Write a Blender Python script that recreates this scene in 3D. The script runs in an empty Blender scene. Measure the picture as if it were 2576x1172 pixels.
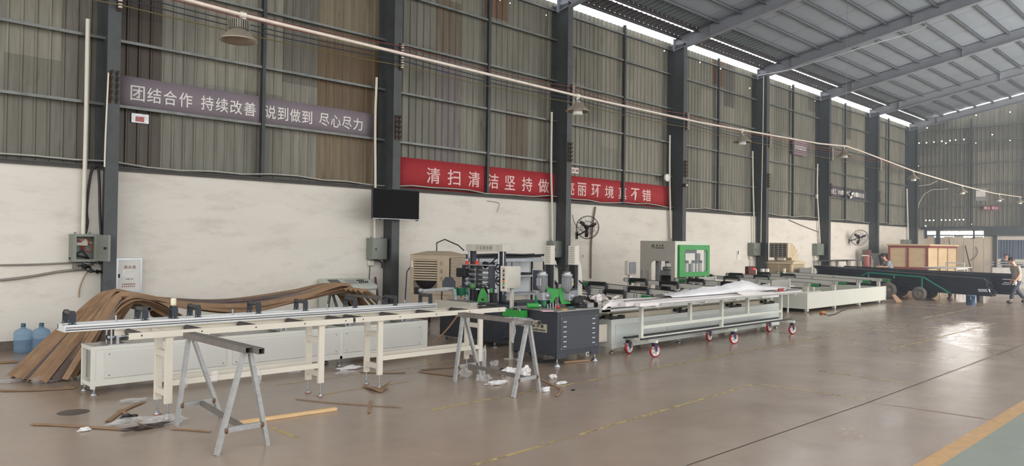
import bpy, bmesh, math, random
from mathutils import Vector, Matrix, noise
S = bpy.context.scene
COL = S.collection
PI = math.pi
rnd = random.Random(7)

# ---------------------------------------------------------------- camera
FPX, CX, CY, CAM_H = 1880.0, 1288.0, 586.0, 1.85
_xc = Vector((3200.0 - CX, -(637.0 - CY), FPX)).normalized()
_a, _b = 0.0125, 1.0
_zc = Vector((_a, _b, -(_xc[0] * _a + _xc[1] * _b) / _xc[2])).normalized()
_yc = _xc.cross(_zc)
if _yc[2] < 0: _yc = -_yc
RIGHT = Vector((_xc[0], _yc[0], _zc[0])); UP = Vector((_xc[1], _yc[1], _zc[1])); FWD = Vector((_xc[2], _yc[2], _zc[2]))
CAMP = Vector((0, 0, CAM_H))
cam_data = bpy.data.cameras.new('camera'); cam = bpy.data.objects.new('camera', cam_data); COL.objects.link(cam)
cam_data.sensor_width = 36.0; cam_data.sensor_fit = 'HORIZONTAL'; cam_data.lens = FPX * 36.0 / 2576.0
cam_data.clip_start = 0.05; cam_data.clip_end = 300
cam.matrix_world = Matrix(((RIGHT[0], UP[0], -FWD[0], 0), (RIGHT[1], UP[1], -FWD[1], 0), (RIGHT[2], UP[2], -FWD[2], CAM_H), (0, 0, 0, 1)))
S.camera = cam

def P(px, py, x=None, y=None, z=None):
    """surveyed point: where the sight line through a pixel meets a known plane of the hall"""
    d = RIGHT * ((px - CX) / FPX) - UP * ((py - CY) / FPX) + FWD
    if x is not None: t = x / d[0]
    elif y is not None: t = y / d[1]
    else: t = (z - CAM_H) / d[2]
    return CAMP + d * t

# ---------------------------------------------------------------- light
S.view_settings.view_transform = 'Standard'; S.view_settings.look = 'None'
S.view_settings.gamma = 1.0; S.view_settings.use_curve_mapping = False
S.view_settings.exposure = 0.0
w = bpy.data.worlds.new('daylight'); S.world = w; w.use_nodes = True
bg = w.node_tree.nodes['Background']
bg.inputs[1].default_value = 2.15
# hazy overcast sky, much brighter low in the direction the hall runs (where the sun stands)
_n = w.node_tree.nodes; _l = w.node_tree.links
_tc = _n.new('ShaderNodeTexCoord'); _dp = _n.new('ShaderNodeVectorMath'); _dp.operation = 'DOT_PRODUCT'; _dp.inputs[1].default_value = Vector((0.95, 0.27, 0.12)).normalized()
_l.new(_tc.outputs['Generated'], _dp.inputs[0])
_rp = _n.new('ShaderNodeValToRGB'); _rp.color_ramp.elements[0].position = 0.90; _rp.color_ramp.elements[1].position = 1.0
_rp.color_ramp.elements[0].color = (0.95, 0.97, 1.0, 1); _rp.color_ramp.elements[1].color = (30, 29.5, 28.5, 1)
_l.new(_dp.outputs['Value'], _rp.inputs[0]); _l.new(_rp.outputs[0], bg.inputs[0])
def area(name, loc, rot, sx, sy, power, col):
    l = bpy.data.lights.new(name, 'AREA'); l.shape = 'RECTANGLE'; l.size = sx; l.size_y = sy; l.energy = power; l.color = col
    o = bpy.data.objects.new(name, l); COL.objects.link(o); o.location = loc; o.rotation_euler = rot
    return o
# daylight entering by the open long side of the hall behind the camera and by its open gable
area('daylight_long_side', (16, -9.0, 4.6), (PI / 2, 0, 0), 60, 8.5, 700, (1.0, 0.95, 0.88))
area('daylight_gable', (-6.5, 3, 4.6), (PI / 2, 0, -PI / 2), 20, 8, 250, (1.0, 0.93, 0.84))

# fill light added to brighten the far end, as from an assumed side door
area('added_far_fill', (33, -5.5, 3.2), (PI / 2, 0, -0.62), 12, 6, 3200, (1.0, 0.97, 0.93))

# ---------------------------------------------------------------- materials
def lin(r, g, b):
    f = lambda c: (c / 255 / 12.92) if c <= 10.3 else ((c / 255 + 0.055) / 1.055) ** 2.4
    return (f(r), f(g), f(b))
_M = {}
def mat(name, rgb, rough=0.5, metal=0.0, var=0.12, scale=6.0, stretch=(1, 1, 1), bump=0.0, bscale=60.0, spec=0.5, alpha=None, emit=None, est=0.0, dirt=None, dscale=2.0, damt=0.5, trans=0.0):
    """rgb is 0..255 sRGB albedo; noise mottling, optional bump and dirt patches"""
    if name in _M: return _M[name]
    m = bpy.data.materials.new(name); m.use_nodes = True; _M[name] = m
    nt = m.node_tree; N = nt.nodes; L = nt.links; bs = N['Principled BSDF']
    c = lin(*rgb)
    tc = N.new('ShaderNodeTexCoord'); mp = N.new('ShaderNodeMapping'); mp.inputs['Scale'].default_value = stretch
    L.new(tc.outputs['Object'], mp.inputs[0])
    nz = N.new('ShaderNodeTexNoise'); nz.inputs['Scale'].default_value = scale; nz.inputs['Detail'].default_value = 5; nz.inputs['Roughness'].default_value = 0.6
    L.new(mp.outputs[0], nz.inputs['Vector'])
    rp = N.new('ShaderNodeValToRGB')
    rp.color_ramp.elements[0].position = 0.3; rp.color_ramp.elements[1].position = 0.7
    rp.color_ramp.elements[0].color = tuple(v * (1 - var) for v in c) + (1,)
    rp.color_ramp.elements[1].color = tuple(min(1, v * (1 + var)) for v in c) + (1,)
    L.new(nz.outputs['Fac'], rp.inputs[0])
    out = rp.outputs[0]
    if dirt:
        n2 = N.new('ShaderNodeTexNoise'); n2.inputs['Scale'].default_value = dscale; n2.inputs['Detail'].default_value = 8; n2.inputs['Roughness'].default_value = 0.7
        L.new(mp.outputs[0], n2.inputs['Vector'])
        r2 = N.new('ShaderNodeValToRGB'); r2.color_ramp.elements[0].position = 0.5; r2.color_ramp.elements[1].position = 0.72
        r2.color_ramp.elements[0].color = (0, 0, 0, 1); r2.color_ramp.elements[1].color = (damt, damt, damt, 1)
        L.new(n2.outputs['Fac'], r2.inputs[0])
        mx = N.new('ShaderNodeMixRGB'); mx.inputs[2].default_value = lin(*dirt) + (1,)
        L.new(r2.outputs[0], mx.inputs[0]); L.new(out, mx.inputs[1]); out = mx.outputs[0]
    L.new(out, bs.inputs['Base Color'])
    bs.inputs['Roughness'].default_value = rough; bs.inputs['Metallic'].default_value = metal
    bs.inputs['Specular IOR Level'].default_value = spec
    if trans: bs.inputs['Transmission Weight'].default_value = trans
    if alpha is not None: bs.inputs['Alpha'].default_value = alpha
    if emit:
        bs.inputs['Emission Color'].default_value = lin(*emit) + (1,); bs.inputs['Emission Strength'].default_value = est
    if bump:
        n3 = N.new('ShaderNodeTexNoise'); n3.inputs['Scale'].default_value = bscale; n3.inputs['Detail'].default_value = 4
        L.new(mp.outputs[0], n3.inputs['Vector'])
        bp = N.new('ShaderNodeBump'); bp.inputs['Strength'].default_value = bump; bp.inputs['Distance'].default_value = 0.01
        L.new(n3.outputs['Fac'], bp.inputs['Height']); L.new(bp.outputs[0], bs.inputs['Normal'])
    return m

# ---------------------------------------------------------------- mesh building
class MB:
    """collects shapes; build() links them as ONE mesh object"""
    def __init__(s): s.v = []; s.f = []; s.mi = []; s.cur = 0; s.sm = []
    def m(s, i): s.cur = i; return s
    def add(s, vs, fs, smooth=False):
        n = len(s.v); s.v += [tuple(p) for p in vs]
        for f in fs: s.f.append(tuple(i + n for i in f)); s.mi.append(s.cur); s.sm.append(smooth)
        return s
    def box(s, x0, y0, z0, x1, y1, z1):
        if x0 > x1: x0, x1 = x1, x0
        if y0 > y1: y0, y1 = y1, y0
        if z0 > z1: z0, z1 = z1, z0
        s.k = (getattr(s, 'k', 0) + 1) % 11; e = 9e-5 * s.k   # keeps flush neighbours from sharing a face
        x0 -= e; y0 -= e; z0 -= e; x1 += e; y1 += e; z1 += e
        return s.add([(x0, y0, z0), (x1, y0, z0), (x1, y1, z0), (x0, y1, z0), (x0, y0, z1), (x1, y0, z1), (x1, y1, z1), (x0, y1, z1)],
                     [(0, 3, 2, 1), (4, 5, 6, 7), (0, 1, 5, 4), (1, 2, 6, 5), (2, 3, 7, 6), (3, 0, 4, 7)])
    def cbox(s, x0, y0, z0, x1, y1, z1, c=0.004):
        """box with chamfered edges"""
        if x0 > x1: x0, x1 = x1, x0
        if y0 > y1: y0, y1 = y1, y0
        if z0 > z1: z0, z1 = z1, z0
        bm = bmesh.new(); bmesh.ops.create_cube(bm, size=1)
        for v in bm.verts:
            v.co = Vector(((x0 + x1) / 2 + v.co.x * (x1 - x0), (y0 + y1) / 2 + v.co.y * (y1 - y0), (z0 + z1) / 2 + v.co.z * (z1 - z0)))
        bmesh.ops.bevel(bm, geom=bm.edges[:], offset=min(c, (x1 - x0) * .4, (y1 - y0) * .4, (z1 - z0) * .4), segments=1, affect='EDGES')
        bm.verts.index_update()
        s.add([v.co for v in bm.verts], [[v.index for v in f.verts] for f in bm.faces]); bm.free(); return s
    def bar(s, a, b, wd, ht, up=(0, 0, 1)):
        """rectangular bar from a to b, wd sideways, ht along up"""
        a, b = Vector(a), Vector(b); d = (b - a).normalized(); u = Vector(up)
        if abs(d.dot(u)) > .99: u = Vector((0, 1, 0))
        sd = d.cross(u).normalized(); u = sd.cross(d).normalized()
        vs = []
        for p in (a, b):
            for i, j in ((-1, -1), (1, -1), (1, 1), (-1, 1)): vs.append(p + sd * (wd / 2 * i) + u * (ht / 2 * j))
        return s.add(vs, [(3, 2, 1, 0), (4, 5, 6, 7), (0, 1, 5, 4), (1, 2, 6, 5), (2, 3, 7, 6), (3, 0, 4, 7)])
    def hollow(s, a, b, wd, ht, t=0.004, up=(0, 0, 1)):
        """rectangular hollow section, open ends"""
        a, b = Vector(a), Vector(b); d = (b - a).normalized(); u = Vector(up)
        if abs(d.dot(u)) > .99: u = Vector((0, 1, 0))
        sd = d.cross(u).normalized(); u = sd.cross(d).normalized(); vs = []
        for p in (a, b):
            for k in (0, t):
                for i, j in ((-1, -1), (1, -1), (1, 1), (-1, 1)): vs.append(p + sd * ((wd / 2 - k) * i) + u * ((ht / 2 - k) * j))
        fs = []
        for i in range(4):
            j = (i + 1) % 4
            fs += [(i, j, 8 + j, 8 + i), (4 + j, 4 + i, 12 + i, 12 + j), (j, i, 4 + i, 4 + j), (8 + i, 8 + j, 12 + j, 12 + i)]
        return s.add(vs, fs)
    def tube(s, pts, r, n=10, cap=True, closed=False, smooth=True):
        """round tube along a polyline; r a number or list"""
        pts = [Vector(p) for p in pts]; k = len(pts); rs = r if isinstance(r, (list, tuple)) else [r] * k
        vs = []; prev = None
        for i, p in enumerate(pts):
            if closed: t = pts[(i + 1) % k] - pts[i - 1]
            else: t = pts[min(i + 1, k - 1)] - pts[max(i - 1, 0)]
            t = t.normalized() if t.length > 1e-9 else Vector((0, 0, 1))
            if prev is None:
                ref = Vector((0, 0, 1)) if abs(t.z) < .9 else Vector((1, 0, 0)); u = t.cross(ref).normalized()
            else:
                u = prev - t * prev.dot(t); u = u.normalized() if u.length > 1e-6 else t.orthogonal().normalized()
            prev = u; v2 = t.cross(u)
            for j in range(n):
                an = 2 * PI * j / n; vs.append(p + (u * math.cos(an) + v2 * math.sin(an)) * rs[i])
        fs = []
        for i in range(k if closed else k - 1):
            i2 = (i + 1) % k
            for j in range(n): j2 = (j + 1) % n; fs.append((i * n + j, i * n + j2, i2 * n + j2, i2 * n + j))
        s.add(vs, fs, smooth)
        if cap and not closed:
            s.add(vs[:n], [tuple(range(n))[::-1]]); s.add(vs[-n:], [tuple(range(n))])
        return s
    def cyl(s, a, b, r, n=16, smooth=True): return s.tube([a, b], r, n, True, False, smooth)
    def lathe(s, prof, c=(0, 0, 0), axis=(0, 0, 1), n=24, smooth=True):
        """profile [(r, h)...] turned about axis at c"""
        ax = Vector(axis).normalized(); u = ax.orthogonal().normalized(); v2 = ax.cross(u); c = Vector(c); vs = []
        for r, h in prof:
            for j in range(n):
                an = 2 * PI * j / n; vs.append(c + ax * h + (u * math.cos(an) + v2 * math.sin(an)) * max(r, 1e-4))
        fs = []
        for i in range(len(prof) - 1):
            for j in range(n): j2 = (j + 1) % n; fs.append((i * n + j, i * n + j2, (i + 1) * n + j2, (i + 1) * n + j))
        s.add(vs, fs, smooth); return s
    def prism(s, poly, ext, o=(0, 0, 0), u=(1, 0, 0), v=(0, 0, 1)):
        """2-D polygon in the u,v plane at o, pushed out along ext"""
        o, u, v, e = Vector(o), Vector(u), Vector(v), Vector(ext); k = len(poly)
        a = [o + u * p + v * q for p, q in poly]; b = [p + e for p in a]
        fs = [tuple(range(k))[::-1], tuple(range(k, 2 * k))] + [(i, (i + 1) % k, k + (i + 1) % k, k + i) for i in range(k)]
        return s.add(a + b, fs)
    def frame(s, x0, z0, x1, z1, y0, y1, hx0, hz0, hx1, hz1):
        """plate in the XZ plane with a rectangular hole"""
        s.box(x0, y0, z0, hx0, y1, z1); s.box(hx1, y0, z0, x1, y1, z1); s.box(hx0, y0, z0, hx1, y1, hz0); s.box(hx0, y0, hz1, hx1, y1, z1); return s
    def build(s, name, mats, parent=None, bevel=0.0, label=None):
        me = bpy.data.meshes.new(name); me.from_pydata(s.v, [], s.f)
        if not isinstance(mats, (list, tuple)): mats = [mats]
        for m_ in mats: me.materials.append(m_)
        for p, i, q in zip(me.polygons, s.mi, s.sm): p.material_index = min(i, len(mats) - 1); p.use_smooth = q
        bm = bmesh.new(); bm.from_mesh(me); bmesh.ops.recalc_face_normals(bm, faces=bm.faces[:]); bm.to_mesh(me); bm.free()
        me.update(); o = bpy.data.objects.new(name, me); COL.objects.link(o)
        if parent is not None: adopt(o, parent)
        if bevel:
            b = o.modifiers.new('bevel', 'BEVEL'); b.width = bevel; b.segments = 2; b.limit_method = 'ANGLE'; b.angle_limit = 0.9
        if label: o['label'] = label
        return o
def wpos(o):
    p = Vector(o.location)
    if o.parent is not None: return wpos(o.parent)
    return p
def adopt(o, parent):
    """meshes are built in hall coordinates; keep them there under their thing"""
    o.parent = parent
    r = parent
    while r.parent is not None: r = r.parent
    o.matrix_parent_inverse = Matrix.Translation(-Vector(r.location)) if parent.parent is None else Matrix.Identity(4)
    return o
def thing(name, label, cat, loc=(0, 0, 0), group=None):
    o = bpy.data.objects.new(name, None); o.empty_display_size = 0.1; COL.objects.link(o); o.location = loc
    return tag(o, label, cat, group)
def tag(o, label, cat, group=None, kind=None):
    if label: o['label'] = label
    if cat: o['category'] = cat
    if group: o['group'] = group
    if kind: o['kind'] = kind
    return o
def struct(o): o['kind'] = 'structure'; return o
def dup(root, shift, label=None, group=None):
    """a copy of a thing with copies of its parts and sub-parts, moved by shift"""
    r = root.copy(); COL.objects.link(r); r.location = Vector(root.location) + Vector(shift)
    if label: r['label'] = label
    if group: r['group'] = group
    for ch in list(root.children):
        c = ch.copy(); COL.objects.link(c); c.parent = r
        for g in list(ch.children):
            d = g.copy(); COL.objects.link(d); d.parent = c
    return r
def text(name, body, loc, size, m, parent=None, rot=(PI / 2, 0, 0), bold=0.0, ext=0.002, sx=1.0, align='CENTER', space=1.0):
    cu = bpy.data.curves.new(name, 'FONT'); cu.body = body; cu.size = size; cu.align_x = align; cu.align_y = 'CENTER'
    cu.offset = bold; cu.extrude = ext; cu.space_character = space
    t = bpy.data.objects.new('tmp', cu); COL.objects.link(t)
    dg = bpy.context.evaluated_depsgraph_get(); me = bpy.data.meshes.new_from_object(t.evaluated_get(dg))
    bpy.data.objects.remove(t); bpy.data.curves.remove(cu)
    me.transform(Matrix.Translation(Vector(loc)) @ Matrix.Rotation(rot[2], 4, 'Z') @ Matrix.Rotation(rot[1], 4, 'Y') @ Matrix.Rotation(rot[0], 4, 'X') @ Matrix.Diagonal((sx, 1, 1, 1)))
    me.materials.clear(); me.materials.append(m)
    o = bpy.data.objects.new(name, me); COL.objects.link(o)
    if parent is not None: adopt(o, parent)
    return o
# ================================================================ the hall
YB, YS = 14.45, 14.62            # face of the low brick wall, plane of the sheet cladding
XBK = 46.69                      # face of the far gable wall
ZB = 3.06                        # top of the brick wall
PITCH = 5.95; CX0 = 3.975; CW = 0.21; CF = 13.98   # steel columns: first left edge, width, front face
colx = [CX0 + PITCH * k for k in range(-1, 8)]
def zroof(y): return 8.93 + 0.18 * (14.45 - y)
Y_END = -8.0; X_BEG = -6.0; SKY_A, SKY_B = 2.3, -2.5      # unseen ridge skylight, added to light the floor from above

# --- floor: concrete with worn yellow lines, orange stripe and green walkway
def floor_mat():
    m = bpy.data.materials.new('worn_sealed_concrete'); m.use_nodes = True; nt = m.node_tree; N = nt.nodes; L = nt.links; bs = N['Principled BSDF']
    tc = N.new('ShaderNodeTexCoord')
    def nz(sc, det, ro, st=(1, 1, 1)):
        mp = N.new('ShaderNodeMapping'); mp.inputs['Scale'].default_value = st; L.new(tc.outputs['Object'], mp.inputs[0])
        n = N.new('ShaderNodeTexNoise'); n.inputs['Scale'].default_value = sc; n.inputs['Detail'].default_value = det; n.inputs['Roughness'].default_value = ro
        L.new(mp.outputs[0], n.inputs['Vector']); return n.outputs['Fac']
    def ramp(f, p0, p1, c0, c1):
        r = N.new('ShaderNodeValToRGB'); r.color_ramp.elements[0].position = p0; r.color_ramp.elements[1].position = p1
        r.color_ramp.elements[0].color = c0; r.color_ramp.elements[1].color = c1; L.new(f, r.inputs[0]); return r.outputs[0]
    base = ramp(nz(0.55, 8, .65), .3, .7, lin(143, 125, 110) + (1,), lin(158, 140, 124) + (1,))
    st = ramp(nz(1.6, 9, .7, (.6, 1.4, 1)), .5, .85, (0, 0, 0, 1), (.3, .3, .3, 1))
    mx = N.new('ShaderNodeMixRGB'); mx.inputs[2].default_value = lin(128, 112, 99) + (1,); L.new(st, mx.inputs[0]); L.new(base, mx.inputs[1])
    sp = ramp(nz(38, 3, .5), .62, .75, (0, 0, 0, 1), (.22, .22, .22, 1))
    mx2 = N.new('ShaderNodeMixRGB'); mx2.inputs[2].default_value = lin(150, 134, 118) + (1,); L.new(sp, mx2.inputs[0]); L.new(mx.outputs[0], mx2.inputs[1])
    L.new(mx2.outputs[0], bs.inputs['Base Color'])
    ro = ramp(nz(1.1, 6, .6), .3, .7, (.19, .19, .19, 1), (.28, .28, .28, 1)); L.new(ro, bs.inputs['Roughness'])
    bp = N.new('ShaderNodeBump'); bp.inputs['Strength'].default_value = .2; bp.inputs['Distance'].default_value = .02
    L.new(nz(2.6, 3, .5, (1, 1, 1)), bp.inputs['Height']); L.new(bp.outputs[0], bs.inputs['Normal'])
    bs.inputs['Specular IOR Level'].default_value = .5
    return m
def paint_mat(name, rgb, wear):
    """floor paint worn through in patches (alpha by noise)"""
    m = mat(name, rgb, .45, 0, .15, 9)
    nt = m.node_tree; N = nt.nodes; L = nt.links; bs = N['Principled BSDF']
    tc = N.new('ShaderNodeTexCoord'); n = N.new('ShaderNodeTexNoise'); n.inputs['Scale'].default_value = 5; n.inputs['Detail'].default_value = 7; n.inputs['Roughness'].default_value = .75
    L.new(tc.outputs['Object'], n.inputs['Vector']); r = N.new('ShaderNodeValToRGB')
    r.color_ramp.elements[0].position = wear; r.color_ramp.elements[1].position = wear + .06
    r.color_ramp.elements[0].color = (.12, .12, .12, 1); r.color_ramp.elements[1].color = (1, 1, 1, 1)
    L.new(n.outputs['Fac'], r.inputs[0]); L.new(r.outputs[0], bs.inputs['Alpha']); return m
fl = MB()
fl.add([(X_BEG - 6, Y_END - 4, 0), (XBK + 4, Y_END - 4, 0), (XBK + 4, YS, 0), (X_BEG - 6, YS, 0)], [(0, 1, 2, 3)])
def strip(mi, x0, y0, x1, y1, wd):
    a, b = Vector((x0, y0, .0012)), Vector((x1, y1, .0012)); d = (b - a).normalized(); n = Vector((-d.y, d.x, 0)) * wd / 2
    fl.m(mi).add([a - n, b - n, b + n, a + n], [(0, 1, 2, 3)])
for x0, y0, x1, y1 in [(3.98, 4.66, 9.46, 4.9), (5.2, 6.52, 19.5, 6.54), (4.6, 8.05, 6.0, 8.05), (4.6, 8.95, 7.0, 8.91), (7.3, 9.02, 12, 9.02), (8.9, 11.5, 9.9, 11.5), (14.5, 4.9, 22, 4.9), (22, 6.56, 30, 6.56)]:
    strip(1, x0, y0, x1, y1, .05)
for x0, y0, x1, y1 in [(9.47, 4.9, 9.55, 3.5), (11.2, 4.9, 11.12, 3.5), (3.53, 7.0, 3.52, 6.4), (19.5, 6.56, 19.5, 4.6), (7.3, 9.02, 7.3, 10.2)]:
    strip(1, x0, y0, x1, y1, .05)
strip(2, 2, 2.07, 46, 2.07, .16)
fl.m(3).add([(2, -3.0, .0012), (46, -3.0, .0012), (46, 1.99, .0012), (2, 1.99, .0012)], [(0, 1, 2, 3)])
for x0, y0, x1, y1 in [(5.5, 3.46, 9.4, 3.4), (9.4, 3.4, 46, 3.46), (9.4, 3.4, 9.46, 2.1), (15.5, 8, 15.5, 2.2), (22.5, 9, 22.5, 2.2)]:
    strip(4, x0, y0, x1, y1, .014)
floor = struct(fl.build('floor', [floor_mat(), paint_mat('worn_yellow_paint', (178, 156, 104), .44), paint_mat('orange_stripe_paint', (188, 148, 100), .3), mat('green_floor_paint', (132, 138, 126), .4, 0, .1, 3), mat('joint_dark', (58, 50, 44), .8)]))

# --- brick wall, plastered white, with grime
def plaster():
    m = mat('white_plaster', (220, 213, 201), .85, 0, .04, 1.2, bump=.2, bscale=9, stretch=(.5, 1, 1.6), dirt=(168, 156, 142), dscale=1.8, damt=.4)
    return m
wl = MB(); wl.box(X_BEG, YB, 0, XBK + .3, YB + .24, ZB)
struct(wl.build('wall_left', plaster()))
wb = MB(); wb.box(XBK, P(2327, 620, x=XBK).y, 0, XBK + .24, YB, ZB)
struct(wb.build('wall_back', plaster()))
sk = MB(); sk.box(X_BEG, YB - .006, 0, 9.85, YB, .16); sk.box(10.1, YB - .006, 0, XBK, YB, .14)
struct(sk.build('baseboard_left', mat('dark_grey_plinth', (112, 100, 90), .8, 0, .2, 3, dirt=(70, 62, 56), damt=.7)))  # darker grey band along the foot of the wall
cp = MB(); cp.box(X_BEG, YB - .05, ZB, XBK, YB + .2, ZB + .05)
cp.box(X_BEG, YB - .07, ZB + .05, XBK, YB + .02, ZB + .075)
struct(cp.build('trim_1', mat('sill_steel', (74, 72, 68), .6, .3)))

# --- corrugated cladding
def sheet_mat():
    m = bpy.data.materials.new('corrugated_sheet'); m.use_nodes = True; nt = m.node_tree; N = nt.nodes; L = nt.links; bs = N['Principled BSDF']
    at = N.new('ShaderNodeAttribute'); at.attribute_name = 'Col'
    tc = N.new('ShaderNodeTexCoord')
    def nz(sc, st, det=6):
        mp = N.new('ShaderNodeMapping'); mp.inputs['Scale'].default_value = st; L.new(tc.outputs['Object'], mp.inputs[0])
        n = N.new('ShaderNodeTexNoise'); n.inputs['Scale'].default_value = sc; n.inputs['Detail'].default_value = det; n.inputs['Roughness'].default_value = .65; L.new(mp.outputs[0], n.inputs['Vector']); return n.outputs['Fac']
    r = N.new('ShaderNodeValToRGB'); r.color_ramp.elements[0].position = .3; r.color_ramp.elements[1].position = .72
    r.color_ramp.elements[0].color = (.6, .59, .57, 1); r.color_ramp.elements[1].color = (1.02, 1.01, .98, 1)
    L.new(nz(3.0, (4, 4, .25)), r.inputs[0])
    mu = N.new('ShaderNodeMixRGB'); mu.blend_type = 'MULTIPLY'; mu.inputs[0].default_value = 1; L.new(at.outputs['Color'], mu.inputs[1]); L.new(r.outputs[0], mu.inputs[2])
    r2 = N.new('ShaderNodeValToRGB'); r2.color_ramp.elements[0].position = .6; r2.color_ramp.elements[1].position = .74
    r2.color_ramp.elements[0].color = (0, 0, 0, 1); r2.color_ramp.elements[1].color = (.6, .6, .6, 1); L.new(nz(1.5, (2, 2, .5), 9), r2.inputs[0])
    mx = N.new('ShaderNodeMixRGB'); mx.inputs[2].default_value = lin(74, 60, 48) + (1,); L.new(r2.outputs[0], mx.inputs[0]); L.new(mu.outputs[0], mx.inputs[1])
    L.new(mx.outputs[0], bs.inputs['Base Color']); bs.inputs['Roughness'].default_value = .55; bs.inputs['Metallic'].default_value = .15
    return m
SHEET = sheet_mat()
def clad(name, o, u, n, length, z0f, z1f, cols, holes=(), rib=.205, seam=None):
    """ribbed sheets standing along u from o; n points indoors; z0f,z1f give bottom and top at a run; holes = [(run, z, r)] are real openings"""
    o, u, n = Vector(o), Vector(u), Vector(n); vs = []; fs = []; fc = []
    k = 0; run = 0.0; Zv = Vector((0, 0, 1))
    def quad(r0, d0, r1, d1, za, zb, zc, zd, c):
        b = len(vs)
        vs.extend([o + u * r0 + n * d0 + Zv * za, o + u * r1 + n * d1 + Zv * zb, o + u * r1 + n * d1 + Zv * zc, o + u * r0 + n * d0 + Zv * zd]); fs.append((b, b + 1, b + 2, b + 3)); fc.append(c)
    while run < length - 1e-6:
        pts = [(0, 0), (.018, .026), (.045, .026), (.063, 0), (rib, 0)]
        rowz = cols(run)
        for i in range(4):
            r0, d0 = run + pts[i][0], pts[i][1]; r1, d1 = run + pts[i + 1][0], pts[i + 1][1]
            if r0 >= length: break
            r1 = min(r1, length)
            hs = sorted([(z, r) for (hr, z, r) in holes if i == 3 and r0 + r < hr < r1 - r]) if i == 3 else []
            hl = sorted([(z, r, hr) for (hr, z, r) in holes if i == 3 and r0 + r < hr < r1 - r]) if i == 3 else []
            bounds = [(zz, c) for zz, c in rowz]
            for j, (zz, c) in enumerate(bounds):
                lo = max(z0f(r0), zz); hi = bounds[j + 1][0] if j + 1 < len(bounds) else 99
                ta, tb = min(hi, z1f(r0)), min(hi, z1f(r1))
                if ta <= lo: continue
                dd = 0.0
                mine = [h for h in hl if lo + h[1] < h[0] < min(ta, tb) - h[1]]
                z = lo
                for hz, hr_, hx in mine:
                    if hz - hr_ - .01 < z: continue
                    quad(r0, d0 + dd, r1, d1 + dd, z, z, hz - hr_ - .01, hz - hr_ - .01, c)
                    zl, zh = hz - hr_ - .01, hz + hr_ + .01
                    b = len(vs); m_ = 8
                    outer = [(r1, (zl + zh) / 2), (r1, zh), (hx, zh), (r0, zh), (r0, (zl + zh) / 2), (r0, zl), (hx, zl), (r1, zl)]
                    for q, zq in outer: vs.append(o + u * q + n * dd + Zv * zq)
                    for a in range(8): vs.append(o + u * (hx + hr_ * math.cos(a * PI / 4)) + n * dd + Zv * (hz + hr_ * math.sin(a * PI / 4)))
                    for a in range(8): fs.append((b + a, b + (a + 1) % 8, b + 8 + (a + 1) % 8, b + 8 + a)); fc.append(c)
                    z = zh
                quad(r0, d0 + dd, r1, d1 + dd, z, z, tb, ta, c)
        run += rib; k += 1
    me = bpy.data.meshes.new(name); me.from_pydata([tuple(v) for v in vs], [], fs); me.materials.append(SHEET)
    ca = me.color_attributes.new('Col', 'FLOAT_COLOR', 'CORNER'); i = 0
    for p, c in zip(me.polygons, fc):
        for _ in p.vertices: ca.data[i].color = (*c, 1); i += 1
    ob = bpy.data.objects.new(name, me); COL.objects.link(ob); return struct(ob)
GREY = [lin(126, 124, 112), lin(134, 131, 118), lin(120, 118, 106), lin(142, 138, 124), lin(130, 128, 116)]
BRN = lin(80, 70, 58); TAN = lin(128, 112, 88); PURP = lin(120, 112, 110); DK = lin(104, 100, 90)
rs = random.Random(3)
_pan = {}
special = {}
def panel_col(run):
    x = X_BEG + run; k = int(math.floor((x - 4.18) / .82))
    if k in _pan: return _pan[k]
    c = rs.choice(GREY); rows = [(0, c)]
    if rs.random() < .55: rows.append((rs.choice([4.9, 5.6, 6.2]), rs.choice(GREY)))
    if rs.random() < .6: rows.append((rs.choice([6.7, 7.2, 7.6]), rs.choice(GREY)))
    q = rs.random()
    if q < .10: rows.append((rs.choice([6.9, 7.7]) + .3, DK))
    elif q < .16: rows.append((7.9, lin(112, 88, 68)))
    rows.sort(key=lambda t: t[0])
    if k == 0: rows = [(0, lin(92, 84, 74)), (4.15, BRN), (5.9, lin(72, 62, 52)), (7.6, BRN)]
    if k in (5, 6): rows = [(0, TAN), (4.3, lin(112, 94, 70)), (6.3, lin(134, 122, 100))]
    if k == 4: rows = [(0, lin(138, 134, 122)), (5.2, lin(112, 108, 98))]
    if k == 9: rows = [(0, PURP), (6.6, lin(112, 100, 84)), (8.0, GREY[0])]
    if k == 12: rows = [(0, lin(104, 92, 76)), (5.5, GREY[2])]
    if k in (-1,): rows = [(0, lin(120, 116, 106)), (6.4, lin(92, 86, 78))]
    if k == 22: rows = [(0, lin(116, 102, 84)), (5.0, lin(104, 92, 78)), (5.3, GREY[2])]
    _pan[k] = rows; return rows
lhole = []
for px, py in [(1374, 38), (1380, 42), (1400, 66), (1258, 0), (1283, 8), (1671, 128), (1687, 132), (1761, 157), (1815, 163), (1813, 173), (1886, 222), (1991, 220), (2045, 253), (2050, 254), (2228, 312), (2139, 283)]:
    q = P(px, py, y=YS); lhole.append((q.x - X_BEG, q.z, .022))
clad('wall_left_cladding', (X_BEG, YS, 0), (1, 0, 0), (0, -1, 0), XBK - X_BEG, lambda r: ZB - .03, lambda r: 8.86, panel_col, lhole)
def back_col(run):
    k = int(run / .82); g = GREY[(k * 7) % 5]; return [(0, g), (5.6, GREY[(k * 3 + 1) % 5]), (7.2, GREY[(k * 5 + 2) % 5])]
bhole = []
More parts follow.
